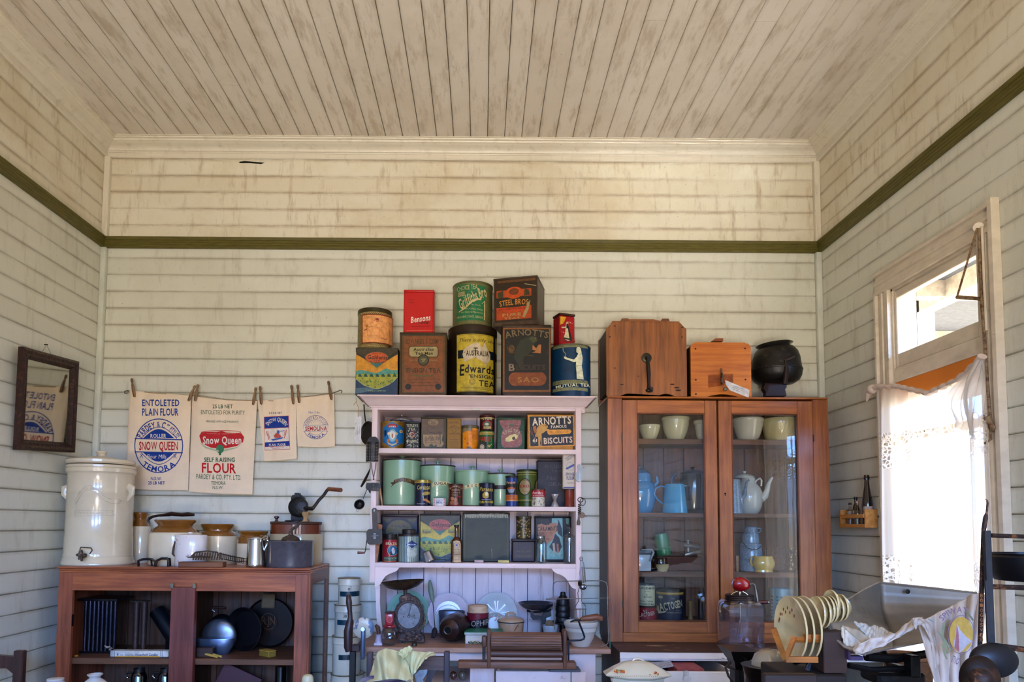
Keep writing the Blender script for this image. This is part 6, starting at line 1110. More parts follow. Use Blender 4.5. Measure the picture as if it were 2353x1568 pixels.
g, _ = LP([(44, 430), (45, 436), (44, 462)], 1890, 3.682); obj('bottle_cap', g, mt('#1c1614', .4), t)
cxm = q(1890, 1000, 3.682).x; label(t, [('p', [(1820, 760), (1835, 715), (1890, 702), (1945, 715), (1962, 760), (1965, 1085), (1820, 1085)], '#c9b496'), O(1892, 790, 52, 50, 5, '#6a6478'), E(1892, 785, 20, 20, '#6a74a0'), T('GRAPE', 1840, 855, 1940, 872, '#5c4a40'), LN([(1820, 890), (1965, 890)], 4, '#6a5c50'), T('VINEGAR', 1835, 905, 1950, 922, '#5c4a40', 0), Rc(1830, 935, 1955, 950, '#8a6a50'), Rc(1840, 962, 1945, 968, '#8a7a6a'), Rc(1840, 985, 1945, 990, '#8a7a6a'), Rc(1840, 1030, 1945, 1035, '#8a7a6a')], cylmap((cxm, 3.682), qr(99, 3.682)), [('x', list(range(1800, 1990, 20)))], .6)
setK(1040, 1150, 6.536)
boxtin('biscuit_tin', 'large olive black square tin with flaked silver rim, centre of the lowest shelf', 'tin', 150, 858, 190, Z3, 3.77, .13, rust('#34382a', '#20221c', (.45, .65), 12), [
    Rc(165, 262, 845, 270, '#8a8468'), T('Snow West', 300, 340, 680, 410, '#23261c', 0), T('CRISPBREAD', 420, 488, 720, 520, '#22241c', 0), Rc(180, 275, 186, 905, '#5c6040'), Rc(830, 275, 836, 905, '#5c6040'), Rc(180, 900, 836, 906, '#5c6040')]+[(lambda a: G([(a, 215), (a+24, 212), (a+26, 248+random.uniform(0, 20)), (a+10, 255+random.uniform(0, 16))], '#a8a48c'))(180+i*25) for i in range(26)]+[LN([(585, 730), (590, 800), (592, 880)], 6, '#8a8a70')], lid=.012, lidmat=rust('#4a453a', '#8a8474', (.5, .6), 30))
for x0, x1, c_2, lb in ((330, 462, '#c4aeb0', 'pinkish chalk stick under the olive square tin'), (678, 838, '#cfc38c', 'yellowish chalk stick at the right foot of the olive square tin')):
    a, b = q(x0, 930, 3.72), q(x1, 930, 3.72); one('chalk_stick', g_rod((a.x, 3.658, Z3+.0085), (b.x, 3.658, Z3+.0085), .0085), mt(c_2, .8), lb, 'chalk', 'chalk sticks on the lowest shelf')
boxtin('cash_tin', 'squat dark purple-brown tin at the right of the lowest shelf', 'tin', 895, 1240, 585, Z3, 3.77, .10, rust('#3a3238', '#282226', (.5, .7), 14), [T('N.S.W.', 965, 755, 1200, 785, '#6a6044', 0), T('MUSTARD', 965, 820, 1190, 850, '#6a6044', 0)], lid=.010, bev=.006)
Zq = q(1060, 585, 3.77).z
cyltin('gilt_tin', 'round mottled gold tin standing on the squat dark tin', 'tin', 955, 1182, 240, Zq+.0005, 3.82, mt('#7a6a3c', .3, .4, .3, 40, '#3a3424', (.45, .55)), [(lambda a, b: G([(a, b), (a+18, b-8), (a+26, b+10), (a+8, b+16)], random.choice(['#b09a58', '#9a7a54', '#4c5434', '#b08a7c'])))(random.uniform(965, 1150), random.uniform(270, 560)) for _ in range(60)], lid=.010)
boxtin('caramel_tin', 'dark tin with a torn peach and pale blue picture, right end of the lowest shelf', 'tin', 1235, 1775, 245, Z3, 3.84, .07, rust('#1f1a16', '#0f0d0b', (.5, .7)), [
    G([(1490, 272), (1650, 268), (1660, 890), (1380, 890), (1300, 700), (1480, 500)], '#86b4b0'), ('p', [(1275, 370), (1340, 350), (1400, 375), (1470, 345), (1555, 335), (1600, 450), (1530, 510), (1500, 600), (1420, 655), (1340, 600), (1280, 520)], '#b07c5c'), ('p', [(1290, 300), (1420, 285), (1470, 310), (1450, 370), (1350, 360)], '#2c2018'), T('CARAMINTS', 1275, 392, 1575, 460, '#2c1c16', 1, 0, -1), T('Butter Caramels', 1300, 478, 1500, 500, '#3a2418', 0), ('p', [(1590, 290), (1640, 420), (1650, 560), (1580, 500), (1570, 400)], '#1c3044'), ('p', [(1540, 500), (1600, 560), (1640, 700), (1600, 780), (1500, 760), (1450, 700), (1500, 620)], '#1c2c3c'), G([(1500, 650), (1530, 640), (1545, 780), (1515, 800)], '#b4a898'), G([(1560, 650), (1590, 660), (1600, 790), (1570, 790)], '#a87468'), T('W', 1400, 570, 1460, 600, '#3a2418'), G([(1700, 270), (1745, 270), (1740, 370), (1705, 350)], '#5c7c6c')], lid=.006)
gj = glass((.86, .93, .95), 1.8)
t = thing('glass_jar', 'small empty bluish glass jar with a silver screw lid on the lowest shelf', 'jar', (q(1330, 800, 3.74).x, 3.685, Z3))
g, _ = bowl([(62, 580), (66, 600), (78, 630), (84, 655), (86, 900), (80, 922)], 1330, 3.685, Z3, .003, 32); obj('jar_glass', g, gj, t)
g, _ = LP([(62, 538), (66, 545), (66, 572), (62, 582)], 1320, 3.74); obj('screw_lid', g, mt('#a4a0a4', .25, .8), t)
t = thing('clear_bottle', 'clear square-shouldered bottle without a stopper at the right end of the lowest shelf', 'bottle', (q(1752, 800, 3.682).x, 3.682, Z3))
g, _ = bowl([(42, 405), (44, 412), (30, 430), (28, 490), (50, 508), (88, 530), (96, 570), (94, 600), (88, 890), (84, 912)], 1752, 3.682, Z3, .003, 32); obj('bottle_glass', g, glass((.92, .95, .97), 1.8), t)
m_ut = mt('#34302c', .4, .7, .3, 60, '#5c4c3c', (.55, .7))
setK(790, 890, 5.406); YU = YH-.012
t = thing('paper_tag', 'white paper tag hanging on twine from the left end of the dresser cornice', 'tag', q(176, 700, 3.66))
tz1, tz0 = q(135, 357, 3.66), q(220, 703, 3.66)
obj('tag_card', qprism([(140, 357), (220, 362), (212, 703), (134, 696)], 3.655, .0012), mt('#d9d8d6', .7), t)
obj('twine', g_tube([q(150, 130, 3.642), q(160, 200, 3.645), q(185, 260, 3.652), q(178, 375, 3.6545)], .0012, 5), mt('#a8763c', .9), t)
obj('twine_end', g_tube([q(155, 180, 3.646), q(120, 225, 3.648)], .0012, 5), mt('#a8763c', .9), t)
label(t, [Rc(190, 480, 193, 580, '#6a6a70'), Rc(170, 480, 173, 600, '#6a6a70'), Rc(150, 445, 153, 625, '#6a6a70')], flatmap(3.6545), name='faint_writing')
t = thing('dark_skimmer', 'flat dark round skimmer hanging against the wall side of the left post', 'skimmer', q(280, 700, 3.78))
obj('skimmer_handle', qt([(250, 215), (258, 330), (270, 430)], 3.77, 8, 8), m_ut, t)
cs = q(290, 570, 3.77); obj('skimmer_pan', tf(g_lathe([(0, 0), (.05, .0), (.058, .01), (.058, .013), (.049, .004), (0, .004)], 28, sy=1.15), (hx0-.035, 3.78, cs.z), (R(90), 0, R(-38))), m_ut, t)
t = thing('tin_grater', 'half-round dark tin grater hanging high on the left post', 'grater', q(355, 900, YU))
cg = q(355, 800, YU); rg = qr(75, YU)
obj('grater_body', tf(g_lathe([(rg, 0), (rg, q(355, 685, YU).z-q(355, 925, YU).z)], 24, a0=R(180), a1=R(360), sy=.6), (cg.x, YU, q(355, 925, YU).z)), m_ut, t)
obj('grater_top', qprism([(285, 685), (305, 640), (330, 616), (395, 616), (425, 640), (440, 690), (430, 720), (290, 720)], YU-.006, .006), m_ut, t)
obj('rim_wire', qt([(282, 700), (278, 925), (420, 925), (432, 700)], YU-.001, 6, 6), m_iron, t)
dots = []
for i in range(7):
    for j in range(11): a = R(205+i*22); dots.append(tf(g_ball(.0032, 1, 1, .7, 6), (cg.x+rg*math.cos(a), YU+rg*.6*math.sin(a), q(355, 905-j*19, YU).z)))
obj('grater_teeth', dots, mt('#8a8478', .4, .6), t); bpy.data.objects['grater_teeth']['kind'] = 'stuff'
t = thing('wire_chopper', 'wire handled chopper with a riveted dark blade hanging on the left post', 'chopper', q(360, 1280, YU))
obj('blade', qprism([(275, 1210), (290, 1190), (430, 1190), (458, 1215), (455, 1260), (430, 1290), (300, 1285), (272, 1255)], YU-.012, .003), m_ut, t)
obj('wire_handle', qt([(340, 940), (345, 1000), (375, 1150), (270, 1165), (285, 1195)], YU-.010, 5, 6), m_wire, t)
obj('wire_handle', qt([(400, 935), (395, 1000), (365, 1150), (465, 1165), (445, 1195)], YU-.0095, 5, 6), m_wire, t)
obj('rivet', tf(g_ball(.003), q(368, 1218, YU-.013)), m_silver, t); obj('rivet', tf(g_ball(.003), q(368, 1256, YU-.013)), m_silver, t)
one('wooden_scoop', qt([(330, 930, 3.74), (328, 1010, 3.75), (300, 1080, 3.76), (255, 1170, 3.77), (215, 1240, 3.77)], 3.76, [6, 14, 40, 52, 34], 12, .35), mt('#2a1610', .4, 0, .2, 20), 'dark brown wooden scoop hanging low behind the left post', 'scoop')
one('dark_spoon', qt([(318, 1260, 3.73), (320, 1290, 3.73), (330, 1318, 3.73)], 3.73, [10, 26, 16], 10, .5), m_ut, 'dark spoon tip showing under the wire chopper', 'spoon')
t = thing('tea_strainer', 'small round dark strainer on a thin handle hanging left of the dresser', 'strainer', q(195, 1460, 3.70))
obj('strainer_handle', qt([(305, 1240), (280, 1290), (240, 1390)], 3.70, 5, 8), m_wire, t)
cs = q(193, 1460, 3.70)
obj('strainer_bowl', tf(g_lathe(wall([(.001, -.026), (.012, -.024), (.022, -.014), (.026, 0)], .0015), 28, sy=1.0), cs, (R(70), R(25), 0), (1, 1.12, .8)), mt('#3c3c3e', .35, .8), t)
obj('strainer_rim', tf(g_lathe([(.0255, 0), (.028, .001), (.0255, .002)], 28), cs, (R(70), R(25), 0), (1, 1.12, 1)), m_wire, t)
obj('strainer_hook', qt([(160, 1520), (158, 1545), (172, 1552), (180, 1535)], 3.69, 3, 6), m_wire, t)
one('wooden_spoon', qt([(425, 985, 3.725), (440, 1200, 3.725), (478, 1470, 3.735)], 3.73, [16, 13, 11], 10), wood('#a8805c', '#cba380', 'z', .6), 'pale wooden spoon handle leaning inside the left post by the FLOUR canister', 'wooden spoon')
setK(800, 1150, 7.59)
t = thing('mouli_grater', 'dark metal rotary grater with a red crank handle hanging on the lower left post', 'rotary grater', q(460, 780, YU-.01))
obj('handle_bar', qprism([(410, 160), (440, 135), (475, 135), (502, 170), (512, 500), (425, 505)], YU-.012, .008), mt('#4a423a', .5, .4, .3, 50), t)
obj('drum_plate', g_prism([(lambda v: (v.x, v.z))(q(x, y, YU-.02)) for x, y in [(345, 520), (370, 505), (570, 505), (598, 530), (600, 740), (575, 770), (380, 775), (345, 755), (328, 690), (325, 560)]], YU-.034, YU-.014, 'y'), mt('#3c3630', .45, .5, .3, 40), t)
label(t, [('p', [(395, 560), (545, 555), (548, 690), (395, 690)], '#231f1c')]+[Rc(440, 578+i*22, 485, 588+i*22, '#a8a8ae') for i in range(5)]+[LN([(405, 625), (530, 618)], 7, '#8a8a92')], flatmap(YU-.0342), name='drum_slots')
obj('slot_hole', tf(g_ball(.004, 1, .4, 1.8, 10), q(455, 180, YU-.013)), mt('#c4c0bc', .5), t)
cr2 = obj('crank', qt([(340, 640), (325, 700), (300, 880), (290, 915)], YU-.03, 8, 8), m_ut, t)
obj('crank_knob', g_rod(q(165, 918, YU-.03), q(290, 918, YU-.03), .0075, 12, .0045), mt('#6a2420', .35, coat=.3), cr2)
setK(1080, 890, 5.406); YUr = YH-.012
t = thing('can_opener', 'silver claw-shaped bottle opener hanging on the right post', 'opener', q(1360, 1180, YUr))
obj('opener_body', qprism([(1338, 970), (1350, 955), (1372, 960), (1378, 1005), (1405, 1010), (1415, 985), (1438, 990), (1435, 1012), (1400, 1050), (1398, 1110), (1390, 1160), (1360, 1176), (1320, 1165), (1305, 1120), (1312, 1080), (1345, 1040), (1340, 1000)], YUr-.004, .010), mt('#8f8b84', .4, .6, .1, 20), t)
obj('opener_ridge', qprism([(1350, 1060), (1370, 1070), (1372, 1170), (1352, 1172)], YUr-.007, .003), mt('#8c887e', .3, .9), t)
t = thing('corkscrew', 'wire corkscrew and egg whisk bundle hanging on the right post', 'corkscrew', q(1365, 1560, YUr))
obj('wire_loop', g_tube([q(1372+34*math.cos(a/10*2*math.pi), 1400+30*math.sin(a/10*2*math.pi), YUr) for a in range(10)], .0022, 6, closed=True), m_iron, t)
obj('wire_loop', g_tube([q(1400+34*math.cos(a/10*2*math.pi), 1425+48*math.sin(a/10*2*math.pi), YUr-.004) for a in range(10)], .0018, 6, closed=True), m_iron, t)
obj('spiral', g_tube([q(1360, 1450+i*2.2, YUr-.008)+Vector((.007*math.cos(i*.55), .006*math.sin(i*.55), 0)) for i in range(64)], .0022, 6), m_iron, t)
setK(1040, 1150, 6.536)
obj('corkscrew_handle', qt([(1925, 130), (1905, 220), (1895, 290), (1892, 330), (1888, 375)], YUr-.008, [10, 12, 16, 30, 26], 10), mt('#6a6a58', .35, 0, .2, 20), t)
one('pink_disc', [tf(g_lathe([(0, 0), (.016, 0), (.016, .002), (0, .002)], 20), q(1945, 225, YUr-.002), (R(90), 0, 0)), g_rod(q(1965, 235, YUr), q(2010, 238, YUr-.004), .004)], mt('#8a7468', .6), 'small pinkish disc hung behind the corkscrew on the right post', 'disc')
t = thing('strainer_cloth', 'narrow white and blue cloth strips hanging down the right post', 'cloth', q(1950, 1100, YUr))
obj('cloth_strip', qt([(1920, 870, YUr), (1925, 1000, YUr), (1915, 1100, YUr), (1930, 1220, YUr), (1960, 1242, YUr)], YUr, [8, 22, 26, 30, 8], 10, .4), mt('#c9c2d6', .8), t)
obj('cloth_strip', qt([(1935, 865), (1970, 960), (1990, 1080), (1995, 1220)], YUr-.008, [9, 12, 14, 11], 10, .5), mt('#9cacc4', .7), t)
obj('wire_ring', g_tube([q(1930+22*math.cos(a/9*2*math.pi), 880+30*math.sin(a/9*2*math.pi), YUr-.01) for a in range(9)], .0018, 6, closed=True), m_wire, t)
setK(1020, 1300, 5.85)
eb = thing('egg_beater', 'chrome rotary egg beater with wire blades hanging from the right post over the bowl', 'egg beater', q(1830, 700, YUr-.02))
obj('beater_bar', qt([(1870, 20), (1880, 130), (1890, 230)], YUr-.012, [16, 18, 20], 10), m_silver, eb)
obj('gear_housing', tf(g_ball(.016, 1.2, .7, 1, 16), q(1870, 290, YUr-.016)), mt('#8c92a8', .2, .95), eb)
obj('gear_wheel', tf(g_lathe([(0, 0), (.017, 0), (.017, .004), (0, .004)], 24), q(1825, 240, YUr-.024), (R(90), 0, R(50))), m_ut, eb)
obj('side_wire', qt([(1820, 300), (1800, 370), (1810, 480), (1760, 560), (1745, 585), (1915, 585), (1900, 540), (1850, 480), (1855, 370), (1845, 310)], YUr-.016, 5, 6), m_wire, eb)
for x_ in (1752, 1785, 1830, 1870, 1905): obj('blade_wire', qt([(x_, 585), (x_, 690), (1828, 740)], YUr-.016, 4.5, 6), m_wire, eb)
ZB = BZ+.0005; setK(760, 1300, 5.85)
def plate(lab, cx, cy, rx, Y, mat, zb, scal=0, thick=.012, ring=None, deco=None, tilt=8, decoY=.012, matc=None):
    c = q(cx, cy, Y); r = qr(rx, Y); w = (lambda a, z: 1+.012*math.cos(a*scal)) if scal else None
    t = thing('dinner_plate', lab, 'plate', (c.x, Y, zb), 'plates leaning at the back of the dresser bench')
    g = g_lathe([(0, -.002), (r*.55, -.002), (r*.62, -.004), (r*.7, .006), (r, thick+.004), (r+.0015, thick+.008), (r-.001, thick+.009), (r*.72, .011), (r*.62, .003), (0, .003)], 120, wob=w)
    obj('plate_body', tf(g, (c.x, Y, zb+r*math.cos(R(tilt))+.002), (R(90-tilt), 0, 0)), mat, t)
    if deco: label(t, deco, lambda x, y, l: (lambda p: Vector((p.x, Y-decoY+(p.z-(zb+r))*math.tan(R(tilt))*1.0-l, p.z)))(q(x, y, Y)), rough=.25, name='painted_pattern')
    return t
gl_ = lambda c: mt(c, .3, 0, .03, 9, coat=.25)
plate('large mint green plate with an orange flower border, behind the scale', 1048, 715, 282, 3.865, gl_('#9cc4b0'), ZB, deco=[E(1215+random.uniform(-10, 30)+(i*1.1 if i < 30 else 60-i*.6), 520+i*6, 9, 9, ['#b8702c', '#8a5a2a', '#c98a3c', '#6a7a3c'][i % 4], n=7) for i in range(52)]+[E(840+random.uniform(-12, 12), 560+i*12, 7, 7, '#b0704c', n=7) for i in range(8)]+[G([(1160, 455), (1190, 460), (1190, 495), (1160, 490)], '#d9d0b0')], decoY=.016)
plate('pink-white scalloped plate with smaller white plate in front, behind the brown lantern', 1580, 685, 272, 3.845, gl_('#d9cdd8'), ZB, 24)
plate('small white plate with a dark beaded line, leaning on the pink plate', 1580, 725, 178, 3.815, gl_('#cdd4d4'), ZB, 0, deco=[E(1580+168*math.cos(R(a)), 690+160*math.sin(R(a)), 5, 5, '#3c4450', n=6) for a in range(190, 352, 4)], decoY=.014)
setK(1020, 1300, 5.85)
plate('white embossed plate with orange fish-like flowers, centre back of the bench', 705, 680, 276, 3.865, gl_('#c9cfd4'), ZB, 28)
plate('cream saucer with orange and green flowers, leaning on the embossed plate', 690, 740, 150, 3.835, gl_('#ccc9c4'), ZB, 0, deco=[G([(x, y), (x+34, y-22), (x+44, y-12), (x+10, y+16)], c) for x, y, c in [(640, 690, '#c26a2c'), (690, 700, '#c0602c'), (660, 660, '#8a8a4c'), (700, 650, '#6a7a48'), (640, 640, '#5c6450'), (725, 665, '#c98a4c'), (675, 730, '#b8582c'), (715, 745, '#8a8a6c'), (620, 665, '#a8a08c'), (730, 700, '#b8a04c')]], decoY=.014)
plate('white plate edged with an orange line behind the black weights', 1500, 620, 205, 3.87, gl_('#c6c0c8'), ZB, deco=[O(1500, 620, 199, 199, 6, '#c2803c'), G([(1375, 430), (1390, 440), (1400, 455), (1380, 455)], '#1c1c22')], decoY=.018)
setK(760, 1300, 5.85); YSc = 3.60
m_brz = mt('#4a3834', .5, .4, .35, 50, '#6a4a3a', (.5, .65), bump=.4)
sc = thing('kitchen_scale', 'ornate rusty brown kitchen scale with a round grey dial and shallow pan', 'scale', (q(1050, 1000, YSc).x, YSc, ZB))
body = [(900, 1040), (905, 990), (930, 950), (915, 880), (880, 800), (860, 740), (855, 660), (870, 590), (900, 520), (930, 490), (925, 430), (940, 410), (975, 405), (1000, 400), (1020, 385), (1045, 375), (1075, 395), (1100, 412), (1140, 425), (1170, 450), (1195, 480), (1200, 520), (1235, 580), (1250, 650), (1250, 720), (1235, 800), (1215, 860), (1210, 900), (1250, 940), (1262, 975), (1265, 1022), (1180, 1022), (1160, 1000), (960, 1010), (945, 1048)]
obj('scale_body', g_prism([(lambda v: (v.x, max(v.z, ZB)))(q(x, y, YSc)) for x, y in body], YSc-.03, YSc+.03, 'y'), m_brz, sc)
rnd = random.Random(2); ob = []
for i in range(46):
    a = 2*math.pi*i/46; ob.append(tf(g_ball(.007, 1.2, .6, 1.2, 8), q(1050+183*math.cos(a), 680+205*math.sin(a), YSc-.030)))
for i in range(16): ob.append(tf(g_ball(.012, 1.6, .6, 1, 8), q(930+rnd.uniform(0, 270), 880+rnd.uniform(0, 110), YSc-.028)))
for i in range(5): ob.append(tf(g_ball(.011, 1, .6, 1.4, 8), q(965+i*42, 455-abs(i-2)*-14, YSc-.028)))
obj('cast_scrollwork', ob, m_brz, sc)['kind'] = 'stuff'
dc = q(1050, 675, YSc-.03); rd = qr(155, YSc-.03)
obj('dial_rim', tf(g_lathe([(rd-.004, 0), (rd, .008), (rd+.010, .008), (rd+.012, 0)], 48, sy=1.12), (dc.x, YSc-.03, dc.z), (R(90), 0, 0)), m_brz, sc)
dl = obj('dial', tf(g_lathe([(0, .002), (rd, .002), (rd, .004), (0, .004)], 48, sy=1.12), (dc.x, YSc-.03, dc.z), (R(90), 0, 0)), mt('#8c8a8c', .5, .3, .25, 30, '#5a5654', (.5, .65)), sc)
label(sc, [LN([(1045, 690), (1085, 520)], 7, '#1c1a18'), LN([(1040, 690), (1070, 520)], 4, '#1c1a18'), E(1046, 684, 16, 16, '#2a2624'), E(978, 690, 9, 9, '#4a4644'), E(1125, 672, 12, 12, '#5a5654'), E(1046, 684, 6, 6, '#a8a090')], flatmap(YSc-.0355), name='dial_hands')
obj('pan_stem', [g_rod(q(1005, 405, YSc), q(1003, 300, YSc), .010), qt([(960, 290), (1060, 292), (1130, 275), (1195, 242)], YSc, 5, 8)], m_brz, sc)
pc = q(967, 215, YSc); rp = qr(292, YSc)
obj('scale_pan', tf(g_lathe(wall([(.002, -.044), (rp*.35, -.042), (rp*.7, -.028), (rp*.92, -.010), (rp, .002)], .002), 48), (pc.x, YSc, pc.z), (0, R(-4.5), 0)), mt('#5c4c3a', .35, .6, .25, 30, '#3a2c22', (.5, .65)), sc)
one('brass_weight', tf(g_lathe([(0, 0), (.014, 0), (.015, .002), (.013, .012), (.008, .016), (.010, .02), (0, .021)], 20), (q(1125, 1040, 3.50).x, 3.50, ZB)), mt('#4a4030', .4, .5), 'small dark round weight in front of the scale', 'weight')
t = thing('nut_chopper', 'little red-topped chopper on a round glass jar, left front of the bench', 'chopper', (q(792, 950, 3.52).x, 3.52, ZB))
g, _ = bowl([(70, 825), (95, 850), (112, 890), (116, 940), (108, 1000), (90, 1040), (70, 1055)], 795, 3.52, ZB, .0025, 28); obj('jar_glass', g, glass((.86, .84, .86), 1.6), t)
obj('screw_collar', LP([(84, 800), (87, 806), (85, 825), (78, 832)], 792, 3.52)[0], mt('#a82430', .3, coat=.4), t)
a, b = q(740, 640, 3.52), q(845, 640, 3.52); obj('hopper', g_box((a.x, 3.49, q(790, 800, 3.52).z), (b.x, 3.55, q(790, 636, 3.52).z), .006, 2), mt('#b82c38', .3, 0, .08, 20, coat=.4), t)
obj('hopper_lid', g_box((a.x-.002, 3.488, q(790, 638, 3.52).z), (b.x+.002, 3.552, q(790, 622, 3.52).z), .002), mt('#4c2830', .4), t)
label(t, [E(790, 728, 42, 44, '#c43c44'), O(790, 728, 38, 40, 3, '#c4a0a0'), Rc(765, 652, 815, 660, '#7a1c24')], flatmap(3.4895))
one('turned_foot', [g_box((q(580, 1050, 3.5).x, 3.49, ZB), (q(695, 1050, 3.5).x, 3.53, q(640, 1040, 3.5).z), .003), tf(g_lathe([(.018, 0), (.013, .03), (.016, .04), (0, .04)], 12), (q(640, 1030, 3.51).x, 3.51, q(640, 1040, 3.5).z))], mt('#cfc2cf', .4), 'small lilac turned foot at the left front corner of the bench', 'block')
one('wooden_pestle', qt([(600, 800, 3.62), (630, 830, 3.62), (645, 900, 3.61), (640, 970, 3.61)], 3.61, [18, 30, 26, 20], 10), mt('#7c5848', .5, 0, .2, 20), 'tan worn wooden pestle standing left of the nut chopper', 'pestle')
t = thing('green_handled_fork', 'green handled wire tool leaning on the pink plate', 'utensil', q(1390, 900, 3.72))
obj('fork_handle', qt([(1330, 195, 3.80), (1332, 230, 3.80), (1345, 330, 3.80), (1362, 430, 3.79), (1375, 490, 3.79)], 3.8, [12, 22, 36, 32, 18], 12), mt('#7c8c7c', .4, 0, .1, 20), t)
obj('fork_shaft', qt([(1372, 490, 3.79), (1385, 640, 3.76), (1400, 840, 3.70)], 3.76, 5, 8), m_ut, t)
obj('fork_head', qt([(1400, 840, 3.70), (1395, 880, 3.69), (1375, 970, 3.66)], 3.68, [22, 40, 26], 10, .6), mt('#3a3440', .5, .3), t)
t = thing('brown_tin_lantern', 'brown tin lantern body lying on its side with a round open mouth', 'lantern', (q(1600, 900, 3.64).x, 3.66, ZB))
fa = q(1560, 955, 3.55); ba = q(1690, 830, 3.76); Lb = (ba-fa).length; rb_ = qr(150, 3.57)
gb = g_lathe([(0, .03), (rb_*.30, .03), (rb_*.30, -.004), (rb_*.42, 0), (rb_*.52, .006), (rb_*.9, .018), (rb_*.98, .028), (rb_*.98, .034), (rb_*1.22, .07), (rb_*1.22, .17), (rb_*.9, .20), (0, .20)], 40, wob=lambda a, z: 1+.012*math.cos(a*12))
ctr = Vector((fa.x+.005, fa.y, ZB+rb_*1.235)); obj('lantern_body', aim(gb, ctr, ctr+Vector((ba.x-fa.x+.02, ba.y-fa.y, .0))), mt('#4a3430', .3, .5, .3, 30, '#2c1e1c', (.5, .65)), t)
obj('mouth', aim(g_lathe([(0, 0), (rb_*.28, 0), (rb_*.28, .002), (0, .002)], 24), ctr-(ba-fa).normalized()*.0001, ctr+(ba-fa)), mt('#0c0806', .9), t)
obj('mouth_rim', aim(g_lathe([(rb_*.29, -.004), (rb_*.36, -.006), (rb_*.40, 0)], 28), ctr, ctr+(ba-fa)), mt('#6c6058', .4, .6), t)
g, c = bowl([(172, 608), (176, 616), (168, 700), (160, 980)], 1625, 3.76, ZB, .002, sy=.5); one('grey_tin_cup', g, mt('#6c7488', .3, .7, .15, 20), 'plain grey tin cup behind the brown lantern', 'cup')
setK(1020, 1300, 5.85)
cyltin('tea_tin', 'round crimson and dark tin under a pale wooden lid on the bench', 'tin', 315, 600, 648, ZB, 3.74, mt('#241c24', .35, .1, .15, 20), [G([(300, 655), (620, 655), (620, 700), (300, 760)], '#7c1c34'), T('OPHIR', 362, 735, 605, 815, '#a8a0a0', 0, .1, -5)], lid=.004, lidmat=mt('#6c1c30', .4))
zo = q(458, 648, 3.74-qr(142, 3.74)).z
one('round_wooden_cover', tf(g_lathe([(0, 0), (qr(133, 3.74), 0), (qr(133, 3.74), .036), (qr(120, 3.74), .038), (qr(90, 3.74), .038), (qr(88, 3.74), .041), (0, .041)], 36), (q(458, 600, 3.74).x, 3.74, zo+.0005)), wood('#b08a6c', '#cfae8c', 'x', .6), 'pale turned wooden lid on the crimson tin', 'lid')
YTb = 3.56; a, b = q(285, 1100, YTb), q(800, 1100, YTb)
t = thing('holly_tin', 'cream rectangular tin box with green lid edge and a leaf garland', 'tin', ((a.x+b.x)/2, 3.6, ZB))
zz1 = q(285, 935, YTb).z; obj('tin_body', g_box((a.x, YTb, ZB), (b.x-.006, YTb+.12, zz1), .003), mt('#ccc4bc', .3, 0, .04, 20, coat=.2), t)
l0 = q(275, 900, YTb); obj('lid', g_box((l0.x, YTb-.003, zz1), (b.x, YTb+.124, q(285, 902, YTb).z), .002), mt('#b8bcb4', .3, coat=.3), t)
obj('lid_top', g_box((l0.x+.001, YTb-.002, q(285, 902, YTb).z), (b.x-.001, YTb+.123, q(285, 896, YTb).z+.001), .001), mt('#3a8a6c', .35), t)
rnd = random.Random(9); leaf = []
for i in range(26):
    x = 322+i*7; y = 1040+rnd.uniform(-14, 14); s = rnd.choice((-1, 1)); leaf.append(G([(x, y), (x+14, y-24*s), (x+20, y-6*s), (x+10, y+8*s)], rnd.choice(['#5a6a34', '#3c5a3a', '#24402c', '#7a7a3c', '#8c6a4c'])))
label(t, leaf, flatmap(YTb-.0003), name='leaf_garland')
t = thing('enamel_casserole', 'small tan enamel casserole with a domed lid and wire bail', 'casserole', (q(900, 850, 3.72).x, 3.72, ZB))
m_tan = mt('#b89a80', .25, 0, .05, 20, coat=.4)
obj('pot_body', LP([(168, 752), (170, 765), (166, 860), (150, 985)], 902, 3.72, ZB)[0], m_tan, t)
obj('pot_lid', LP([(60, 682), (120, 695), (165, 715), (178, 735), (178, 745), (170, 752)], 900, 3.72)[0], m_tan, t)
obj('lid_rim', LP([(176, 742), (180, 748), (178, 758), (168, 760)], 900, 3.72)[0], mt('#3a342e', .4), t)
obj('lid_handle', qt([(838, 690), (835, 655), (860, 640), (935, 640), (958, 655), (955, 690)], 3.70, [10, 15, 15, 15, 15, 10], 10), m_tan, t)
obj('bail_wire', qt([(945, 880), (980, 830), (1000, 790), (1005, 830)], 3.72-.073, 4, 6), m_iron, t)
YBs = 3.72; m_bk = mt('#15161c', .35, .3, .3, 30)
t = thing('balance_scale', 'black iron balance scale carrying a shallow blue-grey metal dish', 'scale', (q(1350, 900, YBs).x, YBs, ZB))
pc = q(1245, 500, YBs); rp = qr(248, YBs)
obj('dish', tf(g_lathe(wall([(rp*.3, -.038), (rp*.6, -.034), (rp*.85, -.018), (rp, .0)], .002), 48), (pc.x, YBs, pc.z)), mt('#6c7484', .25, .85, .1, 15), t)
obj('cross_arm', [qt([(1115, 605), (1180, 630), (1400, 610), (1440, 590)], YBs, 14, 8), qprism([(1165, 620), (1200, 620), (1215, 670), (1320, 690), (1345, 640), (1440, 620), (1445, 680), (1350, 720), (1200, 735), (1170, 700)], YBs-.015, .03)], m_bk, t)
obj('pillar', [g_prism([(lambda v: (v.x, max(v.z, ZB)))(q(x, y, YBs)) for x, y in [(1310, 690), (1370, 690), (1375, 760), (1500, 740), (1500, 780), (1420, 800), (1420, 1000), (1300, 1000), (1310, 820)]], YBs-.02, YBs+.02, 'y')], m_bk, t)
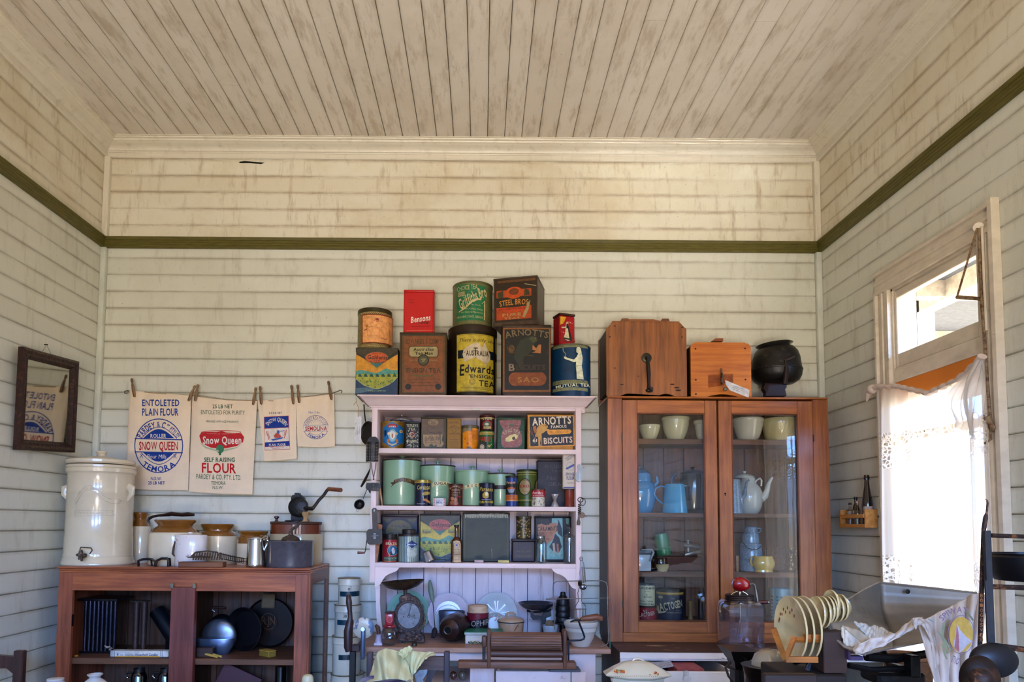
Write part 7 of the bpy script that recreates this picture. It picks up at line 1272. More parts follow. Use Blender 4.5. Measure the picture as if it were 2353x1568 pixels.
obj('pointer_plate', tf(g_lathe([(0, 0), (.024, 0), (.024, .003), (0, .003)], 24), q(1420, 790, YBs-.03), (R(60), 0, R(20))), m_tinm, t)
wx = q(1600, 600, YBs).x
tw = [(52, 440, 355), (92, 530, 440), (115, 620, 530), (110, 720, 620)]
zprev = ZB+.06; zs_ = [q(1600, 760, YBs).z, q(1600, 690, YBs).z, q(1600, 615, YBs).z, q(1600, 535, YBs).z, q(1600, 440, YBs).z, q(1600, 355, YBs).z]
obj('weight_plate', tf(g_lathe([(0, ZB), (.035, ZB), (.02, ZB+.02), (.02, zs_[0]-.01), (.055, zs_[0]-.006), (.055, zs_[0]), (0, zs_[0])], 28), (wx, YBs, 0)), m_bk, t)
for i, (r, lb) in enumerate(((92, 'bottom and widest'), (98, 'second from the bottom'), (98, 'third from the bottom'), (88, 'second from the top'))):
    r = qr(r, YBs); z0_, z1_ = zs_[i]+.0005, zs_[i+1]; one('iron_weight', tf(g_lathe([(0, z0_), (r, z0_), (r*1.03, z0_+.004), (r*.98, z1_-.006), (r*.9, z1_), (0, z1_)], 28, wob=lambda a, z: 1), (wx, YBs, 0)), mt('#1c1d24', .4, .3, .25, 40), 'black iron weight on the balance scale, %s of the pile' % lb, 'weight', 'stacked iron weights')
z0_ = zs_[4]+.0005; one('iron_weight', tf(g_lathe([(0, z0_), (qr(60, YBs), z0_), (qr(55, YBs), z0_+.008), (qr(38, YBs), z0_+.016), (qr(38, YBs), z0_+.024), (qr(30, YBs), zs_[5]), (0, zs_[5])], 24), (wx, YBs, 0)), mt('#1c1a1c', .4, .3), 'small black knobbed weight topmost of the pile', 'weight', 'stacked iron weights')
g, c = bowl([(104, 800), (106, 806), (96, 850), (70, 985)], 1430, 3.66, ZB, .002, 28); one('floral_cup', g, mt('#aab8c4', .2, 0, .05, 9, '#7a7450', (.6, .64), coat=.5, s2=40), 'small pale blue flowered cup half hidden behind the roller', 'cup')
t = thing('mixing_bowl', 'white ribbed mixing bowl at the right front of the bench', 'bowl', (q(1840, 1050, 3.545).x, 3.545, ZB))
g, c = bowl([(222, 748), (230, 758), (226, 790), (214, 815), (208, 820), (205, 865), (200, 870), (168, 960), (130, 1030), (118, 1053)], (1840), 3.545, ZB, .005, 48); obj('bowl_body', g, mt('#cfc8be', .2, 0, .03, 9, coat=.5), t)
t = thing('rotary_tool', 'wooden handled iron tool resting across the white mixing bowl', 'hand tool', q(1960, 720, 3.53))
obj('wooden_grip', qt([(1840, 730), (1870, 715), (1960, 705), (2060, 690), (2105, 715), (2110, 745)], 3.53, [20, 34, 42, 44, 40, 24], 14), wood('#6a3c28', '#94593c', 'x', .4), t)
obj('iron_shaft', qt([(1700, 760), (1760, 735), (1840, 735)], 3.53, 12, 8), m_ut, t)
one('wire_stand', [qt([(2110, 1090, 3.50), (2160, 1085, 3.50), (2205, 1050, 3.50), (2212, 960, 3.50), (2200, 600, 3.50), (2198, 300, 3.50), (2180, 230, 3.50), (2120, 205, 3.50), (1700, 210, 3.50), (1520, 212, 3.50), (1475, 240, 3.50), (1466, 300, 3.50), (1478, 600, 3.50), (1490, 860, 3.50)], 3.5, 7, 8), qt([(1370, 452, 3.53), (1500, 452, 3.53), (1800, 445, 3.53), (2200, 438, 3.53), (2240, 445, 3.53), (2255, 520, 3.53), (2260, 640, 3.53), (2290, 650, 3.53)], 3.53, 6, 8)], mt('#8c8a88', .4, .7, .3, 40, '#6a4c3c', (.55, .7)), 'large bent wire frame standing at the right end of the bench', 'wire frame')
one('green_rod', g_rod(q(2232, 1110, 3.47), q(2228, 905, 3.47), .003), mt('#3c7a6c', .4), 'thin green stick behind the bench corner', 'stick')
YMg = 3.30; zbar = q(1000, 1375, YMg).z
m_mw = wood('#5c3826', '#8a5a40', 'x', .55); m_mz = wood('#52301f', '#7e5038', 'z', .55)
mg = thing('ribbed_roller', 'wooden mangle with a ribbed roller on a thick bar, in front of the bench', 'mangle', (q(1000, 1300, YMg).x, YMg, zbar-.01))
a, b = q(190, 1300, YMg), q(1775, 1300, YMg)
obj('base_bar', g_box((a.x, YMg-.02, q(1000, 1382, YMg).z), (b.x, YMg+.045, q(1000, 1290, YMg).z), .006, 2), m_mw, mg)
obj('end_frame', g_box((q(578, 900, YMg).x, YMg-.025, zbar), (q(632, 900, YMg).x, YMg+.04, q(600, 850, YMg).z), .010, 3), m_mz, mg)
obj('end_frame', g_box((q(1592, 900, YMg).x, YMg-.025, zbar), (q(1650, 900, YMg).x, YMg+.04, q(1620, 862, YMg).z), .010, 3), m_mz, mg)
obj('side_block', g_box((q(510, 960, YMg).x, YMg-.01, q(540, 1100, YMg).z), (q(578, 960, YMg).x, YMg+.03, q(540, 950, YMg).z), .008, 2), m_mz, mg)
obj('tie_post', g_box((q(515, 1300, YMg).x, YMg, q(540, 1290, YMg).z), (q(560, 1300, YMg).x, YMg+.02, q(540, 1095, YMg).z)), m_ut, mg)
c0_ = q(634, 1015, YMg); c1_ = q(1568, 1015, YMg); rr_ = (q(1000, 895, YMg).z-q(1000, 1135, YMg).z)/2
obj('roller', tf(g_lathe([(0, 0), (rr_, 0), (rr_, c1_.x-c0_.x), (0, c1_.x-c0_.x)], 96, wob=lambda a, z: 1-.05*abs(math.cos(a*12))), (c0_.x, YMg+.005, c0_.z), (0, R(90), 0)), m_mw, mg)
r2_ = (q(1000, 1135, YMg).z-q(1000, 1235, YMg).z)/2; c2 = q(634, 1185, YMg)
obj('lower_roller', tf(g_lathe([(0, 0), (r2_, 0), (r2_, c1_.x-c0_.x+.01), (0, c1_.x-c0_.x+.01)], 32), (c2.x, YMg, c2.z), (0, R(90), 0)), wood('#4c2c20', '#6c4230', 'x', .5), mg)
obj('iron_crank', qt([(1810, 740), (1830, 800), (1870, 900), (1890, 960), (1880, 990), (1840, 1005), (1700, 1010), (1672, 1030), (1675, 1280)], YMg-.03, 13, 10), mt('#2c2c38', .35, .6), mg)
zdr = zt(1541, 3.38)
one('slate_board', g_box((q(1430, 1390, YMg).x, 3.35, zdr+.0005), (q(1860, 1390, YMg).x, 3.44, zdr+.012), .002), mt('#5a5c68', .5, 0, .15, 20), 'grey slate board across the open pink drawer under the mangle', 'board')
setK(760, 1300, 5.85)
for cx, r, c_2, lb in ((1650, 50, '#5a3c38', 'brown glazed knob left under the bench'), (1768, 54, '#6a6660', 'grey glazed knob right under the bench')):
    one('glazed_knob', tf(g_ball(qr(r, 3.55), .95, 1, 1.15, 20), q(cx, 1480, 3.55)), mt(c_2, .12, 0, .3, 30, coat=.8), lb, 'knob', 'round glazed knobs under the bench')
one('knob_shelf', g_box((lx0+.06, 3.50, q(1700, 1545, 3.55).z-.02), (P(1080, 1550, 3.54).x, 3.9, q(1700, 1545, 3.55).z-.002)), PK, 'pink shelf board inside the dresser base', 'shelf board')
pl_ = thing('hand_mill', 'dark wooden clamp post with a worn white metal disc, left of the bench', 'hand mill', q(270, 1400, 3.42))
obj('wooden_post', qt([(238, 395, 3.42), (240, 420, 3.42), (245, 500, 3.42), (255, 600, 3.42), (262, 700, 3.42), (250, 800, 3.42), (235, 880, 3.42), (235, 1100, 3.42), (245, 1155, 3.42)], 3.42, [14, 34, 42, 32, 32, 52, 60, 58, 48], 12), wood('#2a1716', '#4a2c28', 'z', .4), pl_)
obj('lower_post', g_box((q(255, 1300, 3.42).x, 3.41, 0), (q(335, 1300, 3.42).x, 3.435, q(290, 1150, 3.42).z), .003), mt('#120e10', .5), pl_)
obj('bracket_arm', [g_box((q(290, 1100, 3.42).x, 3.40, q(290, 1150, 3.42).z), (q(400, 1100, 3.42).x, 3.44, q(290, 1060, 3.42).z), .004), qt([(290, 1130), (380, 1080), (420, 1020), (430, 985)], 3.41, 22, 8)], mt('#4a3634', .5), pl_)
cd_ = q(447, 835, 3.40); obj('white_disc', tf(g_lathe([(0, .004), (.02, .006), (qr(128, 3.4), .003), (qr(140, 3.4), 0), (qr(140, 3.4), -.003), (0, -.003)], 40), (cd_.x, 3.385, cd_.z), (R(90), 0, 0)), mt('#c9bfae', .35, .1, .06, 9, '#5c6a84', (.5, .54), (1, 1, .5), s2=16), pl_)
obj('pipe_leg', g_box((q(405, 1200, 3.38).x, 3.36, q(430, 1262, 3.38).z), (q(465, 1200, 3.38).x, 3.384, q(430, 830, 3.38).z), .011, 3), mt('#6c7c94', .3, .6, .1, 20), pl_)
obj('hinge_pin', g_rod(q(430, 860, 3.375), q(430, 860, 3.35), .010), m_tinm, pl_)
setK(1360, 700, 4.357); ZG = GT+.0105; YGt = 3.66
m_ch1 = wood('#6a3c1c', '#a3622e', 'z', .45); m_ch2 = wood('#a8561a', '#cf7c2c', 'x', .35, coat=.3)
def churn(lab, x0, x1, yt, cut, Y, dep, mt_, feet, sx):
    a, b = q(x0, yt, Y), q(x1, yt, Y); zt_ = (a.z+b.z)/2; c = qr(cut, Y)
    t = thing('butter_churn', lab, 'butter churn', ((a.x+b.x)/2, Y+dep/2, ZG), 'wooden box churns on the glazed cupboard')
    w = b.x-a.x; arcs = []
    for (u0, u1) in feet: arcs += [(a.x+w*(u1+(u0-u1)*i/10), ZG+.014*math.sin(math.pi*i/10)) for i in range(11)]
    poly = [(a.x, ZG), (a.x, zt_-c), (a.x+c, zt_), (b.x-c, zt_), (b.x, zt_-c), (b.x, ZG)]+arcs
    obj('front_board', g_prism(poly, Y, Y+.018, 'y'), mt_, t, smooth=0); obj('rear_board', g_prism(poly, Y+dep-.018, Y+dep, 'y'), mt_, t, smooth=0)
    obj('side_wall', g_box((a.x+.004, Y+.018, ZG+.02), (a.x+.018, Y+dep-.018, zt_-c)), wood('#1e120c', '#3a2214', 'y', .6), t); obj('side_wall', g_box((b.x-.018, Y+.018, ZG+.02), (b.x-.004, Y+dep-.018, zt_-c)), wood('#1e120c', '#3a2214', 'y', .6), t)
    return t, a, b, zt_
ch1, a, b, z_ = churn('larger brown wooden butter churn with an iron crank on the cupboard, left', 145, 945, 180, 65, YGt, .26, m_ch1, ((.17, .38), (.63, .85)), 1)
obj('top_board', g_box((q(205, 170, YGt).x, YGt-.002, z_), (q(878, 170, YGt).x, YGt+.25, z_+.007), .002), m_ch1, ch1)
obj('lid_batten', qprism([(285, 172), (300, 140), (360, 138), (372, 150), (372, 172)], YGt+.02, .1), wood('#5c3018', '#85502a', 'x', .4), ch1)
obj('lid_batten', qprism([(685, 176), (705, 142), (768, 142), (782, 176)], YGt+.02, .1), wood('#5c3018', '#85502a', 'x', .4), ch1)
obj('lid_grip', qprism([(372, 172), (372, 146), (620, 148), (690, 165), (685, 176)], YGt+.05, .03), wood('#7a4824', '#a86a38', 'x', .4), ch1)
pc = q(548, 535, YGt); obj('boss', tf(g_lathe([(0, 0), (.028, 0), (.026, .004), (.014, .007), (.012, .02), (0, .02)], 28), (pc.x, YGt, pc.z), (R(90), 0, 0)), mt('#4c4638', .4, .7, .2, 30), ch1)
cr_ = obj('crank_arm', qt([(562, 525), (560, 560), (566, 640), (570, 700), (570, 800), (572, 850)], YGt-.022, [20, 16, 20, 20, 16, 20], 10), mt('#2e261c', .4, .6), ch1)
obj('crank_grip', g_rod(q(580, 850, YGt-.02), q(600, 842, YGt-.06), .010, 12, .008), mt('#2a1c14', .4), cr_)
obj('crank_foot', tf(g_ball(.014, 1.5, .8, .8, 12), q(575, 862, YGt-.024)), mt('#1c1814', .4), cr_)
for x_, y_ in ((905, 228), (903, 326), (180, 325), (230, 216)): obj('bolt_head', tf(g_ball(.004, 1.3, .5, 1, 8), q(x_, y_, YGt-.0005)), mt('#2a1a10', .5), ch1)
for x_, y_, r_ in ((300, 802, 18), (805, 800, 24), (850, 834, 26), (865, 860, 28), (465, 718, 10), (230, 637, 12)): label(ch1, [E(x_, y_, r_, r_*.32, '#3a2010')], flatmap(YGt-.0003), name='knot')
ch2, a, b, z_ = churn('smaller bright orange wooden butter churn with a paper tag, on the cupboard', 988, 1590, 388, 28, YGt, .22, m_ch2, ((.27, .78),), 1)
obj('top_board', g_box((q(1030, 370, YGt).x, YGt-.001, z_), (q(1536, 370, YGt).x, YGt+.2, z_+.005), .001), m_ch2, ch2)
obj('lid_wedge', qprism([(1200, 366), (1240, 338), (1315, 338), (1315, 366)], YGt+.04, .08), wood('#7a3c1c', '#a0562a', 'x', .4), ch2)
for x_, y_ in ((1038, 443), (1534, 441), (1041, 755), (1538, 752), (1042, 897)): obj('bolt_head', tf(g_lathe([(0, 0), (.005, 0), (.004, .002), (0, .002)], 12), q(x_, y_, YGt), (R(90), 0, 0)), mt('#3a1c10', .5), ch2)
label(ch2, [G([(1162, 705), (1415, 695), (1415, 795), (1165, 835)], '#a35a20')]+[Rc(1172, 715+i*11, 1408, 719+i*11, '#854614') for i in range(7)], flatmap(YGt-.0003), name='stained_paper_label')
cr_ = obj('crank_arm', qt([(1296, 640), (1300, 700), (1300, 800)], YGt-.012, [14, 20, 18], 8, .5), mt('#8a8a84', .35, .7, .3, 40, '#2c2a28', (.5, .55)), ch2)
obj('crank_grip', aim(g_lathe([(0, 0), (.006, 0), (.008, .02), (.011, .04), (.011, .052), (.007, .055), (0, .055)], 16), q(1330, 850, YGt-.004), q(1338, 848, YGt-.07)), mt('#6a5a44', .35), cr_)
t = thing('paper_tag', 'white paper tag tied to the crank of the orange churn', 'tag', q(1500, 870, YGt-.02))
obj('tag_card', qprism([(1335, 757), (1580, 857), (1570, 932), (1385, 862), (1340, 800)], YGt-.066, .001), mt('#d6d4d2', .7), t)
obj('string', qt([(1335, 780), (1330, 730), (1350, 702), (1355, 730), (1335, 790), (1290, 860), (1280, 868)], YGt-.06, 4, 5), mt('#b8743c', .9), t)
label(t, [LN([(1410, 812), (1510, 848)], 4, '#8a8a8c'), LN([(1408, 830), (1505, 865)], 4, '#8a8a8c'), LN([(1410, 848), (1500, 880)], 4, '#8a8a8c')], flatmap(YGt-.0664), name='faint_writing')
mu = thing('iron_mincer', 'dark iron bowl-shaped mill with flared rim and crank, right end of the cupboard top', 'mill', (q(1840, 900, 3.78).x, 3.78, ZG))
m_ml = mt('#33302c', .38, .6, .25, 40, '#4a4038', (.55, .7))
obj('mill_rim', tf(g_lathe([(qr(120, 3.78), -.014), (qr(140, 3.78), 0), (qr(178, 3.78), .012), (qr(174, 3.78), .014), (qr(135, 3.78), .004), (qr(110, 3.78), -.014)], 40), q(1828, 425, 3.78), (0, R(-5), 0)), mt('#6a665c', .3, .8, .2, 30), mu)
obj('mill_body', LP([(150, 430), (170, 440), (205, 480), (225, 540), (238, 640), (246, 660), (244, 675), (238, 720), (215, 765), (170, 792), (100, 798)], 1846, 3.78)[0], m_ml, mu)
obj('mill_collar', LP([(246, 655), (250, 663), (248, 672), (240, 676)], 1846, 3.78)[0], m_ml, mu)
obj('mill_foot', [g_prism([(lambda v: (v.x, max(v.z, ZG)))(q(x, y, 3.76)) for x, y in [(1740, 770), (1950, 770), (1950, 830), (1935, 850), (1950, 915), (1740, 915), (1745, 880), (1720, 840)]], 3.76, 3.80, 'y'), g_box((q(1730, 915, 3.7).x, 3.70, ZG), (q(1990, 915, 3.7).x, 3.86, ZG+.008), .002)], mt('#3a2420', .5, .4, .3, 40), mu)
obj('crank', [qt([(1930, 560, 3.66), (1985, 540, 3.65), (2025, 520, 3.65)], 3.65, [26, 22, 18], 10), qt([(1940, 560, 3.655), (1945, 650, 3.65), (1940, 720, 3.65), (1930, 800, 3.65)], 3.65, [20, 24, 26, 24], 10)], mt('#34241e', .45, .5, .3, 40), mu)
one('thin_board', g_box((q(1770, 930, 3.7).x, 3.685, ZG-.0), (q(2110, 930, 3.7).x, 3.70, ZG+.004)), wood('#7a4420', '#a8642e', 'x', .5), 'thin brown slat at the foot of the dark mill', 'slat')
m_bowl = mt('#d3cdaf', .15, 0, .03, 9, coat=.7); m_bw2 = mt('#cfc9b8', .15, 0, .03, 9, coat=.7); YI = 3.80
setK(1370, 920, 4.9); z0 = GS[0]+.0005
BG = 'bowls on the top shelf of the glazed cupboard'
def bw(lab, prof, cx, Y, mat, wob=None, zb=None):
    g, c = bowl(prof, cx, Y, zb or z0, .004, 40, wob); t = one('mixing_bowl', g, mat, lab, 'bowl', BG); return t
bw('small cream bowl at the left of the glazed top shelf', [(118, 285), (120, 292), (114, 320), (100, 370), (76, 420), (66, 442)], 600, YI, m_bowl)
bw('large cream bowl with a rolled rim behind the left glass door', [(153, 197), (158, 205), (157, 222), (150, 230), (148, 262), (142, 300), (128, 350), (105, 400), (82, 440)], 893, YI, m_bowl)
bw('pale bowl half hidden by the centre stile of the glazed cupboard', [(108, 235), (112, 245), (108, 268), (98, 275), (80, 380), (60, 436)], 1205, YI, m_bw2)
setK(1640, 920, 4.9)
bw('large white bowl with a banded rim behind the right glass door', [(168, 210), (173, 218), (170, 240), (162, 250), (160, 285), (155, 292), (142, 340), (118, 400), (90, 432)], 385, YI, m_bw2)
bw('wide pale yellow fluted bowl at the right of the glazed top shelf', [(192, 215), (196, 225), (194, 262), (190, 290), (184, 330), (172, 380), (150, 420)], 748, 3.81, mt('#cfc294', .15, 0, .03, 9, coat=.7), lambda a, z: 1+.018*math.cos(a*26+z*60))
setK(1370, 920, 4.9); z1 = GS[1]+.0005; BL = mt('#2f8fc8', .12, 0, .06, 9, coat=.8); BD = mt('#20466c', .2, coat=.5)
t = thing('blue_teapot', 'tall blue enamel coffee pot at the left of the glazed middle shelf', 'teapot', (q(480, 1200, 3.83).x, 3.83, z1))
obj('pot_body', LP([(120, 830), (128, 870), (130, 920), (160, 950), (178, 1000), (180, 1060), (172, 1150), (150, 1230), (130, 1272)], 488, 3.83, z1)[0], BL, t)
obj('pot_lid', LP([(14, 740), (16, 755), (12, 770), (50, 782), (90, 795), (118, 825), (120, 834)], 488, 3.83)[0], mt('#1f6a9c', .12, coat=.7), t)
obj('spout', qt([(620, 1030), (660, 960), (690, 920), (680, 860)], 3.83, [30, 24, 18, 14], 12), BL, t)
t = thing('blue_jug', 'bright blue tapered enamel jug with a handle at its left', 'jug', (q(885, 1200, 3.77).x, 3.77, z1))
obj('jug_body', bowl([(104, 948), (108, 960), (112, 1000), (128, 1150), (140, 1272)], 882, 3.76, z1, .002)[0], mt('#3ba2d4', .12, 0, .05, 9, coat=.8), t)
obj('jug_handle', qt([(770, 975), (715, 970), (665, 1000), (655, 1060), (690, 1120), (745, 1165)], 3.77, 9, 10), BL, t)
obj('jug_lip', qt([(975, 965), (1010, 965), (1025, 965)], 3.765, [26, 16, 5], 10, .6), mt('#8fb8cc', .15, coat=.6), t)
obj('blue_tube', qt([(850, 940, 3.84), (855, 890, 3.84), (875, 845, 3.84), (905, 835, 3.84)], 3.84, [14, 15, 16, 20], 10), BD, t)
t = thing('black_pot', 'black lidded enamel pot behind the centre stile side of the middle shelf', 'pot', (q(1110, 1200, 3.83).x, 3.83, z1))
obj('pot_body', LP([(140, 830), (146, 860), (146, 1200), (130, 1272)], 1095, 3.85, z1)[0], mt('#1c1b26', .15, 0, .1, coat=.7), t)
obj('pot_lid', LP([(20, 755), (24, 765), (12, 785), (90, 792), (130, 812), (142, 834)], 1085, 3.83)[0], mt('#24222c', .15, coat=.7), t)
setK(1640, 920, 4.9)
t = thing('white_teapot', 'chipped white enamel teapot with a long spout on the glazed middle shelf', 'teapot', (q(395, 1100, 3.83).x, 3.83, z1))
m_wt = mt('#ccd0cc', .15, 0, .03, 9, '#4a342c', (.70, .72), coat=.7, s2=16)
obj('pot_body', LP([(72, 880), (80, 925), (100, 950), (130, 985), (148, 1040), (152, 1110), (140, 1190), (118, 1240), (95, 1266)], 392, 3.83, z1)[0], m_wt, t)
obj('pot_lid', LP([(16, 800), (20, 808), (12, 825), (60, 838), (95, 850), (112, 868), (100, 880)], 345, 3.83)[0], m_wt, t)
obj('spout', qt([(530, 1110), (575, 1080), (600, 1020), (620, 940), (645, 895), (662, 870)], 3.80, [50, 42, 30, 22, 18, 14], 14), m_wt, t)
obj('pot_handle', qt([(455, 955), (480, 905), (520, 880), (540, 905), (535, 970)], 3.80, 11, 10), m_wt, t)
t = thing('mottled_jug', 'blue-grey mottled enamel jug with a curved spout, left edge of the right door', 'jug', (q(250, 1200, 3.74).x, 3.74, z1))
m_mot = mt('#8ca4bc', .2, 0, .35, 130, '#6c8098', (.5, .55), coat=.5, s2=120)
obj('jug_body', bowl([(66, 895), (68, 905), (70, 940), (84, 1100), (98, 1266)], 228, 3.74, z1, .002)[0], m_mot, t)
obj('jug_spout', qt([(315, 1170), (310, 1110), (350, 1060), (360, 980), (372, 920), (400, 900)], 3.72, [22, 30, 24, 16, 13, 12], 12), mt('#6c86a0', .2, 0, .3, 100, coat=.5), t)
setK(1370, 1200, 5.4); z2 = GS[2]+.0005
bt_ = q(1000, 432, 3.79).z+.0008
t = thing('enamel_mug', 'leaning green battered enamel mug on the glazed third shelf', 'mug', (q(840, 430, 3.84).x, 3.84, z2))
kz = bt_+.006
obj('mug_body', tf(g_lathe([(0, 0), (.040, 0), (.043, .01), (.041, .035), (.043, .038), (.043, .043), (.040, .046), (.041, .085), (.036, .12), (.034, .122), (0, .115)], 32), (q(845, 430, 3.84).x, 3.84, kz), (0, R(-9), 0)), mt('#3f8a66', .35, .1, .12, 20, '#7c8a84', (.55, .66), coat=.2), t)
t = thing('cheese_box', 'long brown wooden cheese box with stamped letters on the glazed third shelf', 'box', (q(1100, 600, 3.83).x, 3.83, z2))
a, b = q(760, 600, 3.79), q(1318, 600, 3.79)
obj('box_body', g_box((a.x, 3.79, z2), (b.x, 3.90, q(1000, 432, 3.79).z), .002), mt('#6a3c2c', .6, 0, .15, 15), t)
label(t, [T('KRAFT', 985, 505, 1130, 545, '#3c2018', 0), T('FINEST', 880, 448, 960, 464, '#3c2018'), T('CHEDDAR', 880, 478, 965, 494, '#3c2018'), T('MADE IN', 880, 512, 950, 528, '#3c2018'), T('5 LBS', 1010, 448, 1100, 464, '#3c2018', 0), T('NET WT', 1010, 566, 1100, 582, '#3c2018', 0)], flatmap(3.7895), name='stamped_lettering')
bt_ = q(1000, 432, 3.79).z+.0005
gc_ = bpy.data.objects['enamel_mug']; gc_.location.z = gc_.location.z+0
one('juice_squeezer', [tf(g_box((-.045, -.015, -.01), (.045, .015, .01), .006, 2), (q(1190, 360, 3.83).x, 3.83, bt_+.018), (0, R(-14), 0)), tf(g_lathe([(0, 0), (.014, 0), (.012, .09), (0, .09)], 16), (q(1085, 260, 3.83).x, 3.83, bt_+.062), (0, R(96), 0)), tf(g_lathe([(.008, 0), (.006, .06), (.014, .062), (.014, .066), (0, .066)], 14), (q(1140, 260, 3.83).x, 3.83, bt_+.024), (0, 0, 0))], mt('#a8a098', .3, .7, .2, 30, '#6a5a4c', (.6, .7)), 'pale metal juice squeezer lying open on the brown cheese box', 'squeezer')
t = thing('blue_enamel_box', 'pale blue enamel lidded container at the left of the glazed third shelf', 'container', (q(590, 500, 3.74).x, 3.74, z2))
a, b = q(510, 600, 3.745), q(672, 600, 3.745)
obj('box_body', g_box((a.x, 3.722, z2), (b.x, 3.80, q(600, 400, 3.745).z), .006, 2), mt('#b4c0cc', .25, 0, .06, 20, coat=.4), t)
obj('box_lid', g_box((a.x, 3.722, q(600, 400, 3.745).z), (b.x+.004, 3.80, q(600, 345, 3.745).z), .004), mt('#5c6470', .3, .3), t)
obj('lid_arm', qt([(560, 345), (690, 345), (712, 380), (690, 430), (665, 490)], 3.717, [10, 14, 14, 14, 12], 8), mt('#98a4b0', .3, .3), t)
t = thing('small_jug', 'little brown and cream jug in front of the brown cheese box', 'jug', (q(820, 580, 3.735).x, 3.735, z2))
g, _ = LP([(82, 445), (78, 460), (80, 500), (84, 522)], 800, 3.737); obj('jug_neck', g, mt('#2c1618', .12, coat=.8), t)
g, _ = LP([(84, 520), (82, 545), (70, 580), (56, 600), (56, 612)], 822, 3.737, z2); obj('jug_body', g, mt('#c2b48c', .2, 0, .08, 20, coat=.5), t)
obj('jug_handle', qt([(740, 450), (705, 460), (712, 500), (745, 515)], 3.737, 7, 8), mt('#2c1618', .12, coat=.8), t)
setK(1640, 1200, 5.227)
t = thing('milk_can', 'blue-grey mottled enamel billy can with wire bail on the glazed third shelf', 'milk can', (q(460, 560, 3.81).x, 3.81, z2))
obj('can_body', LP([(92, 140), (96, 160), (100, 250), (118, 258), (125, 280), (134, 450), (134, 590)], 447, 3.83, z2)[0], m_mot, t)
obj('can_lid', LP([(64, 58), (72, 66), (78, 120), (84, 142)], 448, 3.83)[0], m_mot, t)
obj('lid_handle', qt([(515, 75), (560, 75), (572, 100), (545, 128), (515, 118)], 3.80, 7, 8), m_mot, t)
obj('bail_wire', qt([(355, 250), (400, 310), (470, 335), (530, 325), (575, 290)], 3.81-.075, 5, 6), mt('#3c4450', .4, .6), t)
t = thing('yellow_jug', 'squat yellow china jug in front of the mottled can', 'jug', (q(590, 500, 3.75).x, 3.75, z2))
obj('jug_body', bowl([(104, 412), (108, 420), (118, 450), (132, 490), (128, 530), (112, 555), (104, 575), (100, 580), (104, 607)], 598, 3.745, z2, .003, sy=.75)[0], mt('#ddbf72', .18, 0, .04, 9, coat=.6), t)
obj('jug_handle', qt([(500, 415), (450, 425), (442, 480), (458, 520), (490, 525)], 3.75, 12, 10), mt('#c9ab60', .2, coat=.5), t)
one('pepper_mill', g_box((q(264, 500, 3.74).x, 3.735, z2), (q(300, 500, 3.74).x, 3.76, q(280, 405, 3.74).z), .004, 2), mt('#a8805c', .4), 'small tan wooden block at the left edge behind the right door', 'block')
setK(1370, 1200, 5.4); z3 = GS[3]+.0005
cyltin('milk_tin', 'round red powdered milk tin, lower of the pair at the left of the cupboard floor', 'tin', 520, 745, 1050, z3, 3.775, mt('#9c2c34', .4, 0, .1, 20), [T('VI', 585, 1092, 625, 1122, '#d9c9bc'), T('LACTOGEN', 545, 1120, 728, 1170, '#d9c9bc', 1, .1, -10)], lid=.006, lidmat=rust('#4a3430', '#2c2020'))
zv = q(632, 1050, 3.775-qr(112, 3.775)).z
cyltin('milk_tin', 'cream powdered milk tin with dark capitals, standing on the red tin', 'tin', 535, 724, 770, zv+.0005, 3.775, mt('#ccc8a4', .35, 0, .04, 10), [T('SUNSHINE', 530, 808, 728, 840, '#23283c'), T('BRAND', 606, 858, 668, 868, '#3a3c48', 0), E(628, 906, 8, 8, '#7a6a4c'), T('NESTLES', 585, 922, 686, 942, '#3a3c48'), T('FULL CREAM', 565, 978, 702, 996, '#23283c'), T('POWDERED MILK', 528, 1010, 730, 1032, '#23283c')], lid=.008, lidmat=mt('#2c3040', .3, .6))
cyltin('milk_tin', 'navy blue round powdered milk tin with gold rim and slanted cream letters', 'tin', 742, 1092, 845, z3, 3.80, mt('#16243e', .3, .1, .1, 20), [
    Rc(740, 878, 1100, 912, '#b89c4c'), Rc(740, 900, 1100, 912, '#7c6a3c'), T('LACTOGEN', 775, 990, 1075, 1085, '#c9c4a0', 1, .0, -12), ('p', [(772, 1060), (800, 1150), (860, 1130), (885, 1100), (830, 1120), (810, 1110), (806, 1050)], '#c9c4a0'), T('5 LBS', 925, 940, 975, 960, '#a8a8a0', 0), T('NET WEIGHT', 922, 922, 1010, 932, '#8a8a90', 0), E(820, 940, 22, 18, '#a89c7c'), T('FOR INFANTS AND INVALIDS', 880, 1118, 1070, 1136, '#a8a490', 0), T('MILK FOOD', 990, 1092, 1070, 1104, '#8a8a90', 0)], lid=.010, lidmat=mt('#3c3830', .3, .5))
one('bone_stand', LP([(28, 975), (34, 985), (26, 1010), (20, 1080), (22, 1130), (32, 1165), (34, 1172)], 1170, 3.78, z3)[0], mt('#8c7450', .4), 'tan turned candlestick on the cupboard floor', 'candlestick')
one('dark_rolling_pin', LP([(14, 858), (24, 870), (26, 900), (30, 950), (34, 1172)], 1295, 3.80, z3)[0], mt('#2c1a18', .4), 'dark upright wooden pin on the cupboard floor beside the door edge', 'wooden pin')
setK(1640, 1200, 5.227)
t = thing('pierced_canister', 'teal enamel canister pierced with rows of holes, right side of the cupboard floor', 'canister', (q(810, 1100, 3.80).x, 3.80, z3))
rc_ = qr(128, 3.80); xc_ = q(815, 1000, 3.80).x
obj('canister_body', bowl([(128, 800), (130, 812), (126, 1100), (122, 1165)], 815, 3.80, z3, .002)[0], mt('#5c98a4', .25, 0, .12, 40, coat=.4), t)
